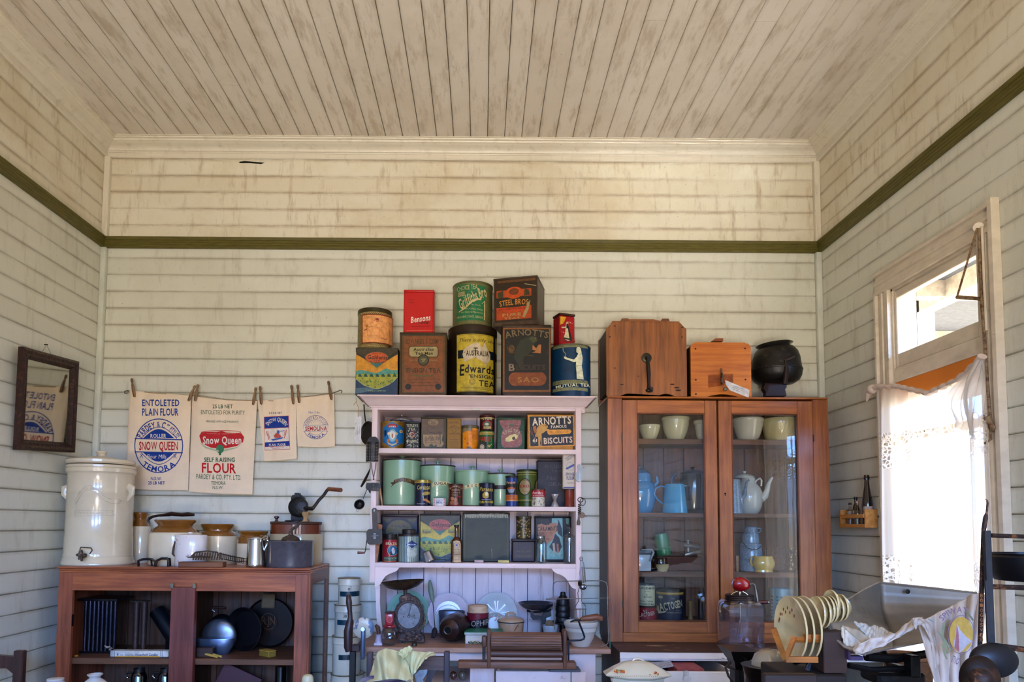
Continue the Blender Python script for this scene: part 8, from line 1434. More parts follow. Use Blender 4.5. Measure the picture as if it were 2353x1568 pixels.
label(t, [E(705+i*38, 905+j*42, 8, 10, '#14242c', n=10) for i in range(7) for j in range(7)], cylmap((xc_, 3.80), rc_+.0005), [('x', list(range(690, 950, 16)))], name='holes')
setK(1890, 1070, 9.224)
XW = XR-.066; y_far = 3.68; y_near = 3.432
zb0 = qX(1000, 1322, XW).z; zt0 = qX(985, 925, XW).z; zr1 = qX(985, 1030, XW).z; zr0 = qX(985, 1110, XW).z; zl1 = qX(985, 1245, XW).z
m_pine = wood('#b8742c', '#dca25c', 'y', .5)
wbx = thing('wall_rack', 'small orange pine rack of little bottles on the right wall beside the curtain', 'wall rack', (XR-.03, 3.55, zb0))
obj('end_panel', g_box((XW+.004, y_near, zl1), (XR-.001, y_near+.012, zt0), .001), m_pine, wbx); obj('end_panel', g_box((XW+.004, y_far-.012, zl1), (XR-.001, y_far, zt0), .001), m_pine, wbx)
obj('rack_floor', g_box((XW, y_near, zb0), (XR-.001, y_far, zl1), .001), m_pine, wbx); obj('front_rail', g_box((XW, y_near+.012, zr0), (XW+.008, y_far-.012, zr1), .001), m_pine, wbx)
def wbot(lab, u, w, top, mat, cap, lbl=None, x=.034, shape=0):
    y = y_near+.02+(y_far-y_near-.04)*(1-u); z0_ = zl1+.0005; X_ = XR-x
    zt_ = qX(u*560+430, top, X_).z if u < 1 else qX(1125, top, X_).z
    t = thing('little_bottle' if w < .02 else 'sauce_bottle', lab, 'bottle', (X_, y, z0_), 'little bottles in the pine wall rack')
    h_ = zt_-z0_; n_ = w*.45
    pr = [(0, 0), (w, 0), (w, h_*.55), (w*.85, h_*.66), (n_, h_*.76), (n_, h_*.9), (0, h_*.9)] if not shape else [(0, 0), (w, 0), (w*1.02, h_*.40), (w*.9, h_*.5), (w*.5, h_*.78), (w*.42, h_*.93), (0, h_*.93)]
    obj('bottle_body', tf(g_lathe(pr, 20), (X_, y, z0_)), mat, t); obj('bottle_cap', tf(g_lathe([(0, h_*.9), (n_*1.25, h_*.9), (n_*1.25, h_), (0, h_)], 16), (X_, y, z0_)), cap, t)
    if lbl: obj('paper_label', tf(g_lathe([(w+.0006, h_*lbl[0]), (w+.0006, h_*lbl[1])], 20, a0=R(150), a1=R(300)), (X_, y, z0_)), mt('#b8a89c', .7), t)
m_amb = mt('#2c1810', .1, coat=.8); m_cap = mt('#14161a', .3); m_clr = glass((.75, .70, .62), 1.6)
wbot('tiny bottle at the far left end of the pine wall rack', .06, .010, 935, m_clr, m_amb)
wbot('short bottle with a pale label, second from the left in the wall rack', .22, .013, 795, m_clr, mt('#4a2218', .4), (.25, .6), .040)
wbot('tallest small bottle with a thick black cap in the wall rack', .44, .016, 672, m_amb, m_cap, (.2, .5))
wbot('clear stoppered bottle in the middle of the wall rack', .62, .016, 752, m_clr, mt('#a8866c', .2, coat=.6), None, .048)
wbot('little brown capped bottle with red cap ring in the wall rack', .82, .012, 815, m_amb, m_cap)
wbot('small round bottle with a crimson top beside the brown bottle', .93, .011, 870, m_amb, mt('#7c1424', .3), None, .045)
YV = 3.462; zv0 = zl1+.0005; vb = thing('vinegar_bottle', 'tall dark brown vinegar bottle with paper label, half behind the curtain edge', 'bottle', (XR-.034, YV, zv0))
hv = qX(1125, 180, XR-.034).z-zv0; rv = .026
obj('bottle_body', tf(g_lathe([(0, 0), (rv, 0), (rv, hv*.38), (rv*.86, hv*.52), (rv*.5, hv*.76), (rv*.40, hv*.9), (0, hv*.9)], 28), (XR-.034, YV, zv0)), mt('#1e1012', .08, 0, .1, coat=1), vb)
obj('bottle_lip', tf(g_lathe([(0, hv*.9), (rv*.5, hv*.9), (rv*.52, hv*.98), (rv*.44, hv), (0, hv)], 20), (XR-.034, YV, zv0)), mt('#1a0e0e', .1, coat=.8), vb)
obj('paper_label', tf(g_lathe([(rv+.0006, hv*.20), (rv+.0006, hv*.36)], 24, a0=R(195), a1=R(300)), (XR-.034, YV, zv0)), mt('#b8a8a0', .7, 0, .1, 60, '#3a2430', (.55, .6)), vb)
ZTa = .79; tb = thing('long_table', 'long dark worktable just below the bottom edge, carrying the crockery', 'table', (0.1, 2.1, 0))
m_tb = wood('#3c2418', '#64402a', 'x', .5)
obj('tabletop', g_box((-1.75, 1.62, ZTa-.03), (1.85, 2.76, ZTa), .004), m_tb, tb)
for x_ in (-1.65, 1.72):
    for y_ in (1.7, 2.64): obj('leg', g_box((x_, y_, 0), (x_+.06, y_+.06, ZTa-.03), .004), m_tb, tb)
ZA = ZTa+.0005
def stand(lab, x0, x1, y, Y, name='dark_box', cat='box', dep=.16, mat=None):
    a, b = q(x0, y, Y), q(x1, y, Y); return one(name, g_box((a.x, Y, ZA), (b.x, Y+dep, a.z), .004), mat or wood('#1a0c0a', '#30180f', 'x', .45), lab, cat)
setK(0, 1280, 5.444); m_wj = mt('#c4bcb6', .2, 0, .04, 9, '#6c5c58', (.68, .7), coat=.5)
g, c = bowl([(84, 1465), (90, 1475), (70, 1500), (60, 1520), (100, 1555), (140, 1600), (150, 1800)], 1190, 2.6, ZA, .003); one('white_jug', g, m_wj, 'white jug with a flared lip low at the left, in front of the red cabinet', 'jug')
g, _ = LP([(40, 1512), (90, 1522), (98, 1535), (94, 1560), (110, 1600), (120, 1800)], 690, 2.6, ZA); one('white_lidded_pot', g, m_wj, 'white lidded pot showing only its lid at the bottom left', 'pot')
setK(380, 1280, 4.902)
g, _ = LP([(20, 1325), (48, 1340), (62, 1375), (64, 1420), (70, 1500), (90, 1700)], 1600, 2.6, ZA); one('cream_finial', g, mt('#cfc2a0', .3, 0, .05, 20), 'cream rounded cover tip peeping up below the red cabinet right post', 'cover')
setK(760, 1300, 5.85); YC2 = 2.92; m_c2 = wood('#2c1c20', '#4c3434', 'z', .45); m_c2x = wood('#4a3028', '#7a5848', 'x', .5)
ch = thing('side_chair', 'dark wooden chair with its back to the dresser, yellow cloth thrown over it', 'chair', (q(1030, 1400, YC2).x, YC2-.2, 0))
pa, pb = q(520, 1300, YC2), q(1558, 1300, YC2); zc1 = q(520, 1172, YC2).z
for p_ in (pa, pb): obj('back_post', g_box((p_.x-.012, YC2, 0), (p_.x+.012, YC2+.03, zc1 if p_ is pa else q(1558, 1160, YC2).z), .003), m_c2, ch)
zr_ = [q(1300, 1240, YC2).z, q(1300, 1405, YC2).z]
pts = [(pa.x+.01, zr_[0]-.01), (pa.x+.14, zr_[0]+.002), (pb.x-.14, zr_[0]+.004), (pb.x-.01, q(1500, 1232, YC2).z), (pb.x-.01, zr_[1]-.004), (pb.x-.1, zr_[1]), (pb.x-.16, zr_[1]+.006), (pa.x+.16, zr_[1]+.006), (pa.x+.1, zr_[1]), (pa.x+.01, zr_[1]-.004)]
obj('crest_rail', g_prism(pts, YC2+.004, YC2+.026, 'y'), m_c2x, ch)
obj('back_splat', g_prism([(lambda v: (v.x, v.z))(q(x, y, YC2)) for x, y in [(1320, 1400), (1415, 1400), (1385, 1480), (1350, 1568), (1330, 1700), (1240, 1700), (1275, 1540), (1300, 1470)]], YC2+.008, YC2+.02, 'y'), m_c2, ch)
obj('seat', g_box((pa.x-.02, YC2-.40, .44), (pb.x+.02, YC2+.02, .47), .008), m_c2x, ch)
for x_ in (pa.x, pb.x): obj('front_leg', g_box((x_-.015, YC2-.38, 0), (x_+.015, YC2-.35, .44), .003), m_c2, ch)
Yb_ = 2.66; cb = q(740, 1640, Yb_); rb_ = qr(330, Yb_); one('blue_bowl', tf(g_lathe([(0, 0), (rb_*.5, 0), (rb_*.6, .02), (rb_, q(740, 1540, Yb_).z-ZA-.01), (rb_+.003, q(740, 1540, Yb_).z-ZA), (rb_-.004, q(740, 1540, Yb_).z-ZA), (0, .03)], 40), (cb.x, Yb_, ZA)), mt('#1c3f8c', .2, 0, .05, 9, coat=.6), 'deep blue enamel bowl whose rim shows under the yellow cloth', 'bowl')
top = [(500, 1568), (540, 1450), (580, 1340), (600, 1250), (610, 1180), (660, 1140), (740, 1118), (820, 1130), (890, 1160), (960, 1130), (1010, 1100), (1060, 1082), (1100, 1120), (1095, 1150), (1180, 1165), (1280, 1170), (1370, 1165), (1405, 1200), (1330, 1225)]
def clothf(pts_t, pts_b, Yf, amp=.010):
    n_ = len(pts_t)-1
    def f(u, v):
        i = min(int(u*n_), n_-1); t = u*n_-i
        a = (pts_t[i][0]+(pts_t[i+1][0]-pts_t[i][0])*t, pts_t[i][1]+(pts_t[i+1][1]-pts_t[i][1])*t); b = (pts_b[i][0]+(pts_b[i+1][0]-pts_b[i][0])*t, pts_b[i][1]+(pts_b[i+1][1]-pts_b[i][1])*t)
        x, y = a[0]+(b[0]-a[0])*v, a[1]+(b[1]-a[1])*v
        return q(x, y, Yf(u, v)+amp*math.sin(u*31+v*5)+amp*.6*math.sin(u*13-v*9+1))
    return f
def cloth(name, lab, cat, pt, pb_, Yf, mat, amp=.01, parent=None, th=.003, nu=60, nv=40):
    o = obj(name, g_grid(clothf(pt, pb_, Yf, amp), nu, nv), mat, parent, label=lab, cat=cat, smooth=180)
    s_ = o.modifiers.new('thick', 'SOLIDIFY'); s_.thickness = th; return o
m_yel = mt('#ddd8ae', .85, 0, .05, 8)
yc = thing('yellow_cloth', 'pale yellow cloth heaped over the dark chair and blue bowl', 'cloth', q(900, 1400, 2.8))
cloth('cloth_front', None, None, [(500, 1560), (560, 1400), (600, 1250), (640, 1160), (740, 1118), (880, 1150), (960, 1180), (1010, 1240)], [(485, 1575), (600, 1560), (700, 1545), (760, 1535), (820, 1530), (920, 1535), (1000, 1555), (1120, 1600)], lambda u, v: 2.80-.17*v+.03*math.sin(u*9), m_yel, .010, yc)
cloth('cloth_fold', None, None, [(880, 1165), (950, 1135), (1010, 1095), (1060, 1080), (1100, 1115), (1095, 1150)], [(900, 1180), (930, 1200), (960, 1250), (980, 1260), (1000, 1230), (1030, 1180)], lambda u, v: 2.78-.03*v, m_yel, .008, yc, nu=24, nv=12)
cloth('cloth_wing', None, None, [(940, 1200), (1020, 1170), (1100, 1150), (1200, 1165), (1290, 1170), (1370, 1162), (1410, 1210)], [(1050, 1600), (1090, 1560), (1110, 1480), (1150, 1420), (1200, 1350), (1270, 1260), (1330, 1222)], lambda u, v: 2.82-.08*v, m_yel, .008, yc, nu=40, nv=24)
one('silver_paper', g_prism([(lambda v: (v.x, v.z))(q(x, y, 2.84)) for x, y in [(1125, 1470), (1190, 1410), (1300, 1400), (1290, 1460), (1240, 1530), (1250, 1600), (1160, 1600)]], 2.84, 2.846, 'y'), mt('#a8a8ac', .5, 0, .3, 40), 'crumpled grey paper behind the yellow cloth on the chair', 'paper')
setK(1380, 1300, 4.525); YTu = 2.6; m_tu = mt('#dccfb4', .18, 0, .03, 9, coat=.6)
ct = q(378, 1120, YTu); rx_ = qr(340, YTu); zrim = q(378, 1150, YTu).z
t = thing('floral_tureen', 'cream covered vegetable dish with orange flowers and a loop handle, bottom edge', 'tureen', (ct.x, YTu, ZA))
oct_ = lambda a, z: 1/max(abs(math.cos(((a+R(22.5)) % R(45))-R(22.5))), .9)*.97
obj('dish_body', tf(g_lathe([(0, 0), (rx_*.5, 0), (rx_*.55, .02), (rx_*.78, zrim-ZA-.02), (rx_*.8, zrim-ZA), (0, zrim-ZA)], 48, sy=.62, wob=oct_), (ct.x, YTu, ZA)), m_tu, t)
ld = obj('dish_lid', tf(g_lathe([(rx_*.8, -.004), (rx_, .006), (rx_*1.01, .010), (rx_*.86, .022), (rx_*.70, .034), (rx_*.45, .050), (rx_*.2, .057), (0, .058)], 48, sy=.62, wob=oct_), (ct.x, YTu, zrim)), m_tu, t)
obj('loop_handle', qt([(325, 1045), (325, 1000), (350, 975), (395, 968), (435, 980), (452, 1010), (450, 1050)], YTu, 10, 10), m_tu, ld)
rnd = random.Random(4); fl_ = []
for cx_, cy_ in ((205, 1112), (560, 1128)):
    for i in range(22): fl_.append(E(cx_+rnd.uniform(-50, 50), cy_+rnd.uniform(-13, 13), rnd.uniform(6, 13), rnd.uniform(4, 8), rnd.choice(['#c8581c', '#d0702c', '#b8441c', '#7a8a4c', '#d9903c', '#8c9a5c']), n=7))
for i in range(24): fl_.append(E(130+i*22, 1150-abs(i-12)*-.6, 4, 3, '#8a6a3c', n=6))
label(ld, fl_, lambda x, y, l: q(x, y, YTu-rx_*.62*.80-.004-l)+Vector((0, (1150-y)/4.525*YTu/F*1.25, 0)), name='painted_flowers')
one('paper_sheets', [g_grid(lambda u, v: q(420+300*u+40*v, 985-15*u+75*v+14*math.sin(u*3), 3.30+.12*(1-v)), 10, 6)], mt('#b4b2bc', .7, 0, .1, 80, '#7c7c8c', (.55, .6), (1, 1, 6)), 'printed white papers lying in the open white drawer', 'papers'); bpy.data.objects['paper_sheets'].modifiers.new('t', 'SOLIDIFY').thickness = .002
one('red_book', g_box((q(770, 1070, 3.3).x, 3.26, q(770, 1082, 3.3).z-.03), (q(1050, 1070, 3.3).x, 3.42, q(770, 1056, 3.3).z), .002), mt('#a85858', .6), 'flat dull red book lying in the open white drawer', 'book')
one('blue_bundle', qprism([(750, 970), (800, 960), (880, 985), (885, 1055), (820, 1056), (760, 1010)], 3.45, .06), mt('#39425c', .7, 0, .3, 20), 'blue-grey folded bundle in the open white drawer', 'bundle')
YHp = 2.45
t = thing('black_hopper', 'black square hopper of an iron mill in front of the white bench', 'mill', (q(1430, 1100, YHp).x, YHp, ZA))
def frus(x0, x1, x2, x3, y0, y1, Y, d0, d1):
    V = [q(x0, y0, Y), q(x1, y0, Y), None, None, q(x2, y1, Y), q(x3, y1, Y)]
    a, b, c_, d_ = V[0], V[1], V[4], V[5]; m_ = Vector((0, 1, 0))
    P8 = [a-m_*d0, b-m_*d0, b+m_*d0, a+m_*d0, c_-m_*d1, d_-m_*d1, d_+m_*d1, c_+m_*d1]
    for p_ in P8[:4]: p_.z = a.z
    for p_ in P8[4:]: p_.z = c_.z
    return P8, [[0, 1, 2, 3], [7, 6, 5, 4], [0, 4, 5, 1], [1, 5, 6, 2], [2, 6, 7, 3], [3, 7, 4, 0]]
m_hp = mt('#1a1614', .4, .3, .3, 30, '#3a2a20', (.55, .7))
obj('hopper', frus(1283, 1565, 1345, 1500, 862, 975, YHp, .07, .04), m_hp, t); obj('hopper_rim', frus(1280, 1568, 1283, 1565, 858, 868, YHp, .073, .071), mt('#3c3430', .3, .5), t)
obj('mill_body', [frus(1350, 1495, 1370, 1480, 975, 1060, YHp, .04, .03), g_box((q(1370, 1060, YHp).x, YHp-.035, ZA), (q(1480, 1060, YHp).x, YHp+.035, q(1400, 1055, YHp).z), .01)], m_hp, t)
obj('mill_crank', qt([(1480, 950, 2.4), (1520, 1000, 2.38), (1540, 1030, 2.36), (1500, 1090, 2.36)], 2.4, 12, 8), m_hp, t)
obj('mill_arm', qt([(1355, 1010, 2.38), (1300, 1060, 2.36), (1330, 1150, 2.36), (1400, 1240, 2.36)], 2.4, 13, 8), mt('#4a423c', .35, .6), t)
obj('orange_strip', frus(1560, 1640, 1570, 1650, 950, 972, YW+.03, .006, .006), mt('#c2562c', .6), wb)
YPn = 2.2; zp_ = q(1730, 1038, YPn).z
t = thing('lidded_frypan', 'black frying pan with a domed cream lid and black handle, bottom right', 'pan', (q(1730, 1100, YPn).x, YPn, ZA))
rp_ = qr(232, YPn); cp = q(1720, 1040, YPn)
obj('pan_body', tf(g_lathe([(0, zp_-.06), (rp_*.75, zp_-.06), (rp_, zp_-.004), (rp_+.004, zp_), (0, zp_-.002)], 48), (cp.x, YPn, 0)), mt('#111014', .3, .2, .2, 30, coat=.2), t)
obj('pan_lid', tf(g_lathe([(qr(186, YPn), zp_), (qr(180, YPn), zp_+.012), (qr(150, YPn), zp_+.034), (qr(90, YPn), zp_+.048), (0, zp_+.052)], 48), (q(1765, 1030, YPn).x, YPn, 0)), mt('#b4aa98', .2, .2, .08, 20, coat=.4), t)
obj('lid_knob', LP([(20, 915), (32, 925), (30, 945), (20, 962)], 1775, YPn)[0], mt('#17141a', .25), t)
obj('pan_handle', qt([(1940, 1030, 2.16), (1975, 1015, 2.12), (2000, 1022, 2.1), (2060, 1005, 2.06), (2120, 1000, 2.04)], 2.1, [14, 24, 18, 17, 18], 10), mt('#131015', .3, coat=.3), t)
one('pan_stand', tf(g_lathe([(0, ZA), (rp_*.8, ZA), (rp_*.5, ZA+.02), (rp_*.5, zp_-.062), (rp_*.7, zp_-.061), (0, zp_-.061)], 32), (cp.x, YPn, 0)), m_bk, 'squat black iron stove top stand under the lidded pan', 'stand')
one('cream_pot', LP([(110, 1048), (130, 1080), (128, 1130), (100, 1170), (90, 1300)], 1915, 2.34, ZA)[0], mt('#b8ae9a', .25, .1, .05, 20, coat=.3), 'cream rounded pot behind the frying pan handle', 'pot')
one('ladle_spoon', qt([(2185, 1000, 2.0), (2170, 1040, 2.0), (2150, 1100, 2.0), (2130, 1150, 2.0), (2120, 1250, 2.0)], 2.0, [10, 34, 46, 40, 12], 12, .4), mt('#7c8ca8', .25, .8), 'blue-grey metal ladle bowl leaning below the plate rack', 'ladle')
stand('long dark wooden box across the bottom under the pan and plates', 1700, 2260, 1128, 1.72, dep=.02)
setK(1760, 1300, 5.85); YPl = 2.0; m_pl = mt('#d8c698', .2, 0, .05, 9, '#a8946c', (.6, .75), coat=.5); m_plf = mt('#c9bca8', .2, 0, .04, 9, coat=.5)
zcr = q(400, 1290, YPl).z
one('rack_crate', g_box((q(250, 1300, 1.95).x, 2.105-.17, ZA), (q(1050, 1300, 1.95).x, 2.12, zcr-.024), .004), wood('#120a08', '#22140f', 'x', .6), 'dark crate lifting the plate rack above the table', 'crate')
def uplate(lab, cx, top, bot, par=.37, dz=0):
    c = q(cx, (top+bot)/2, YPl); r = qr((bot-top)/2, YPl); t = thing('upright_plate', lab, 'plate', c, 'cream plates standing in the wooden rack')
    g = g_lathe([(0, .010), (r*.60, .010), (r*.66, .007), (r*.98, -.006), (r, -.004), (r*.99, -.001), (r*.68, .012), (r*.6, .015), (0, .015)], 48)
    obj('plate_body', tf(g, (c.x, YPl, c.z), (0, R(90), R(3))), m_pl, t); return t, c, r
pls = [(342, 415, 1280, 'frontmost large one, red marks on its worn face'), (439, 422, 1276, 'second large plate of the row in the rack'), (534, 415, 1276, 'third large plate of the row, last of the big ones'), (695, 415, 850, 'fourth plate of the row, first of the smaller ones'), (770, 415, 840, 'fifth plate of the row, small'), (835, 410, 780, 'sixth plate of the row, small'), (880, 405, 770, 'seventh plate of the row, small'), (890, 328, 700, 'taller plate sticking up above the small ones near the scoop'), (960, 405, 760, 'ninth plate of the row, partly behind the scoop'), (1020, 386, 740, 'last plate of the row, beside the scoop lip')]
for cx_, tp_, bt2, lb in pls:
    t, c, r = uplate('cream plate on edge: '+lb, cx_, tp_, bt2)
    if cx_ == 342:
        g = MB()
        for i in range(10): a_ = R(60+i*12); p_ = Vector((c.x-.0068, YPl+r*.72*math.cos(a_)*(-1), c.z+r*.62*math.sin(a_)*(1 if i % 2 else .8))); g.add(tf(g_ball(.0035, .25, 1, 1.6, 6), p_))
        obj('red_sprig', g, mt('#8c4034', .4), t)['kind'] = 'stuff'
m_rk = wood('#8a4c1c', '#b8702c', 'x', .5)
rk = thing('plate_rack', 'orange-brown wooden V-shaped plate rack holding the cream plates', 'plate rack', (q(400, 1270, YPl).x, YPl, zcr-.023))
Yr0, Yr1 = 1.93, 2.06
obj('slanted_leg', g_rod(q(100, 845, Yr0), q(258, 1262, Yr0), .0085, 4), m_rk, rk); obj('slanted_leg', g_rod(q(385, 955, Yr0), q(265, 1262, Yr0), .0085, 4), m_rk, rk)
obj('slanted_leg', g_rod(q(100, 865, Yr1+.03), q(258, 1240, Yr1), .0075, 4), m_rk, rk)
obj('notched_rail', [g_rod(q(388, 1000, Yr0), q(715, 1000, Yr0), .0075, 4)]+[tf(g_box((-.004, -.005, 0), (.004, .005, .012)), q(530+i*46, 985, Yr0)) for i in range(5)], m_rk, rk)
obj('base_rail', g_box((q(262, 1270, Yr0).x, Yr0-.006, q(262, 1262, Yr0).z-.008), (q(690, 1270, Yr0).x, Yr0+.006, q(262, 1262, Yr0).z+.008)), m_rk, rk)
obj('far_rail', g_box((q(60, 860, 2.10).x, 2.095, q(60, 872, 2.10).z), (q(180, 860, 2.10).x, 2.11, q(60, 858, 2.10).z)), m_rk, rk)
one('plate_step', g_box((q(700, 860, 2.0).x-.01, 1.95, zcr-.0235), (q(960, 860, 2.0).x, 2.06, q(700, 852, YPl).z-.001), .002), wood('#2a1812', '#3c241a', 'x', .6), 'dark block carrying the small plates behind the rack', 'block')
setK(0, 0, 1)
lipc = [(2021, 1339, 2.30), (1985, 1357, 2.24), (1945, 1381, 2.16), (1915, 1408, 2.08), (1903, 1435, 2.02), (1912, 1462, 1.97), (1940, 1487, 1.93), (1990, 1506, 1.90)]
seam = [(2021, 1340, 2.30), (2022, 1365, 2.30), (2024, 1390, 2.29), (2028, 1412, 2.27), (2036, 1436, 2.22), (2048, 1460, 2.12), (2052, 1480, 2.02), (2052, 1492, 1.93)]
rend = [(2245, 1364, 2.24), (2246, 1380, 2.24), (2247, 1396, 2.23), (2248, 1410, 2.20), (2246, 1425, 2.15), (2240, 1440, 2.06), (2232, 1452, 1.98), (2220, 1460, 1.90)]
def strip(A1, A2, u, v, k):
    n_ = len(A1)-1; i = min(int(v*n_), n_-1); t = v*n_-i; f = lambda L: q(*L[i]).lerp(q(*L[i+1]), t); return f(A1).lerp(f(A2), u)
gs = thing('grocer_scale', 'old counter scale with a big grey metal scoop, right of the plates', 'scale', (q(2080, 1500, 2.05).x, 2.05, ZA))
m_sc = mt('#9c948a', .42, .5, .2, 7, '#6c645a', (.5, .7), bump=.05)
for nm, A1, A2 in (('scoop_lip', lipc, seam), ('scoop_trough', seam, rend)):
    o = obj(nm, g_grid(lambda u, v: strip(A1, A2, u, v, 0), 16, 28), m_sc, gs, smooth=60); o.modifiers.new('t', 'SOLIDIFY').thickness = .003
obj('rolled_edge', g_tube([q(*p) for p in lipc], .004, 8), m_sc, gs); obj('rolled_edge', g_tube([q(2021, 1339, 2.30), q(2130, 1350, 2.27), q(2245, 1363, 2.24)], .003, 8), m_sc, gs)
for x_, y_ in ((2086, 1360), (2176, 1372)): obj('rivet', tf(g_ball(.008, 1, .3, 1, 10), q(x_, y_, 2.262)), mt('#2c2420', .5), gs)
m_ib = mt('#131114', .45, .3, .3, 40, '#2c1e18', (.55, .7))
obj('scoop_cradle', [g_tube([q(1990, 1510, 1.96), q(2060, 1515, 1.98), q(2150, 1500, 2.0), q(2200, 1480, 2.0)], .012, 8), g_tube([q(2030, 1500, 2.1), q(2050, 1540, 2.05), q(2075, 1560, 2.02)], .010, 8)], m_ib, gs)
zbm = q(2080, 1545, 2.0).z
obj('beam_housing', g_box((q(2000, 1550, 2.0).x, 1.96, zbm-.03), (q(2110, 1550, 2.0).x, 2.06, zbm+.004), .008), m_ib, gs)
obj('scale_column', g_box((q(2058, 1550, 2.0).x, 1.98, ZA), (q(2078, 1550, 2.0).x, 2.04, zbm+.02), .004), m_ib, gs)
obj('scale_base', g_box((q(1940, 1560, 2.0).x, 1.90, ZA), (q(2130, 1560, 2.0).x, 2.12, ZA+.05), .01), m_ib, gs)
obj('beam_end', [g_box((q(2086, 1560, 1.95).x, 1.93, q(2086, 1555, 1.95).z), (q(2108, 1560, 1.95).x, 1.97, q(2086, 1505, 1.95).z), .004), g_tube([q(1950, 1530, 1.96), q(2000, 1540, 1.97), q(2090, 1536, 1.97)], .008, 8)], m_ib, gs)
one('pale_lilac_bracket', [g_box((q(1952, 1510, 1.93).x, 1.925, q(1952, 1518, 1.93).z), (q(1982, 1510, 1.93).x, 1.955, q(1952, 1508, 1.93).z), .002), g_box((q(1950, 1510, 1.93).x, 1.93, q(1952, 1518, 1.93).z), (q(1955, 1510, 1.93).x, 1.95, q(1952, 1497, 1.93).z), .001)], mt('#584a6c', .5), 'small purple-grey metal bracket under the scoop lip', 'bracket')
setK(2000, 1300, 5.85)
bk = thing('wicker_basket', 'orange-brown woven basket showing under the scoop, bottom right', 'basket', (q(560, 1480, 2.35).x, 2.38, ZA))
m_wk = bpy.data.materials.new('wicker'); m_wk.use_nodes = True; nt = m_wk.node_tree; b_ = nt.nodes['Principled BSDF']; t_ = nt.nodes.new('ShaderNodeTexCoord'); br = nt.nodes.new('ShaderNodeTexBrick'); mp = nt.nodes.new('ShaderNodeMapping'); mp.inputs['Rotation'].default_value = (R(90), 0, 0)
nt.links.new(t_.outputs['Object'], mp.inputs[0]); nt.links.new(mp.outputs[0], br.inputs['Vector']); br.inputs['Scale'].default_value = 110; br.inputs['Color1'].default_value = (*lin('#a86c3c'), 1); br.inputs['Color2'].default_value = (*lin('#7c4a24'), 1); br.inputs['Mortar'].default_value = (*lin('#2c160c'), 1); br.inputs['Mortar Size'].default_value = .05
nt.links.new(br.outputs[0], b_.inputs['Base Color']); b_.inputs['Roughness'].default_value = .6
obj('basket_body', tf(g_lathe(wall([(.06, 0), (.07, .1), (.075, q(560, 1340, 2.3).z-ZA)], .008), 40), (q(560, 1480, 2.4).x, 2.42, ZA)), m_wk, bk); obj('basket_rim', tf(g_lathe([(.073, 0), (.080, .004), (.080, .012), (.073, .016), (.066, .008)], 40), (q(560, 1480, 2.4).x, 2.42, q(560, 1345, 2.3).z)), wood('#6c3c1c', '#a0643a', 'x', .5), bk)
m_cal = mt('#d3c8c0', .9, 0, .05, 8, '#b4a090', (.6, .8), bump=.1)
cb_ = thing('calico_bag', 'white calico flour bag with a yellow sailing badge, draped over the scoop', 'cloth bag', q(1000, 900, 1.86))
cloth('draped_front', None, None, [(640, 800), (740, 720), (860, 660), (1000, 590), (1140, 520), (1290, 440), (1380, 385), (1460, 372), (1540, 400)], [(880, 1640), (960, 1640), (1040, 1640), (1120, 1640), (1200, 1640), (1260, 1640), (1330, 1640), (1400, 1640), (1460, 1640)], lambda u, v: 1.84-.04*v+.02*math.sin(u*5), m_cal, .007, cb_, nv=50)
cloth('fold_edge', None, None, [(560, 712), (640, 700), (740, 740), (820, 860), (880, 1050), (930, 1300)], [(600, 860), (640, 800), (700, 810), (760, 920), (830, 1120), (870, 1400)], lambda u, v: 1.83-.01*v, m_cal, .004, cb_, nu=40, nv=12)
cloth('inner_band', None, None, [(-240, 1130), (-120, 1040), (0, 985), (160, 965), (330, 915), (470, 800), (560, 720), (700, 700)], [(-200, 1190), (-100, 1190), (0, 1140), (160, 1090), (300, 1010), (420, 950), (560, 860), (680, 780)], lambda u, v: 1.885-.02*v, m_cal, .004, cb_, nv=16)
setK(1760, 1300, 5.85)
m_pp = mt('#d9d0c2', .85, 0, .05, 10)
for i, (tp2, bp2, lb, Y0, ccol) in enumerate((([(1175, 755), (1260, 775), (1340, 790), (1400, 830), (1440, 870)], [(1180, 765), (1250, 850), (1320, 920), (1370, 970), (1420, 985)], 0, 2.02, m_pp), ([(1400, 830), (1440, 805), (1490, 810), (1520, 850), (1560, 830)], [(1420, 985), (1460, 990), (1500, 980), (1540, 970), (1570, 960)], 0, 2.03, m_pp), ([(1510, 830), (1560, 830), (1620, 880), (1680, 905), (1710, 925)], [(1530, 975), (1570, 970), (1620, 960), (1670, 940), (1705, 930)], 0, 2.03, m_pp), ([(1010, 820), (1030, 805), (1120, 840), (1240, 870), (1370, 960), (1420, 1040)], [(1080, 1120), (1130, 1150), (1200, 1165), (1280, 1150), (1350, 1110), (1400, 1100)], 0, 1.97, mt('#c2b098', .85, 0, .1, 10)), ([(1008, 830), (1030, 830), (1110, 900), (1220, 1000), (1330, 1085), (1390, 1110)], [(1040, 1040), (1090, 1110), (1150, 1150), (1220, 1170), (1300, 1170), (1390, 1130)], 0, 1.955, m_pp))):
    cloth('crumpled_peak', None, None, tp2, bp2, lambda u, v, Y0=Y0: Y0-.02*v, ccol, .004, cb_, nu=24, nv=12)
setK(2000, 1300, 5.85)
fnt = lambda x, y, l: q(x, y, 1.795-.028*(y-700)/900-l)
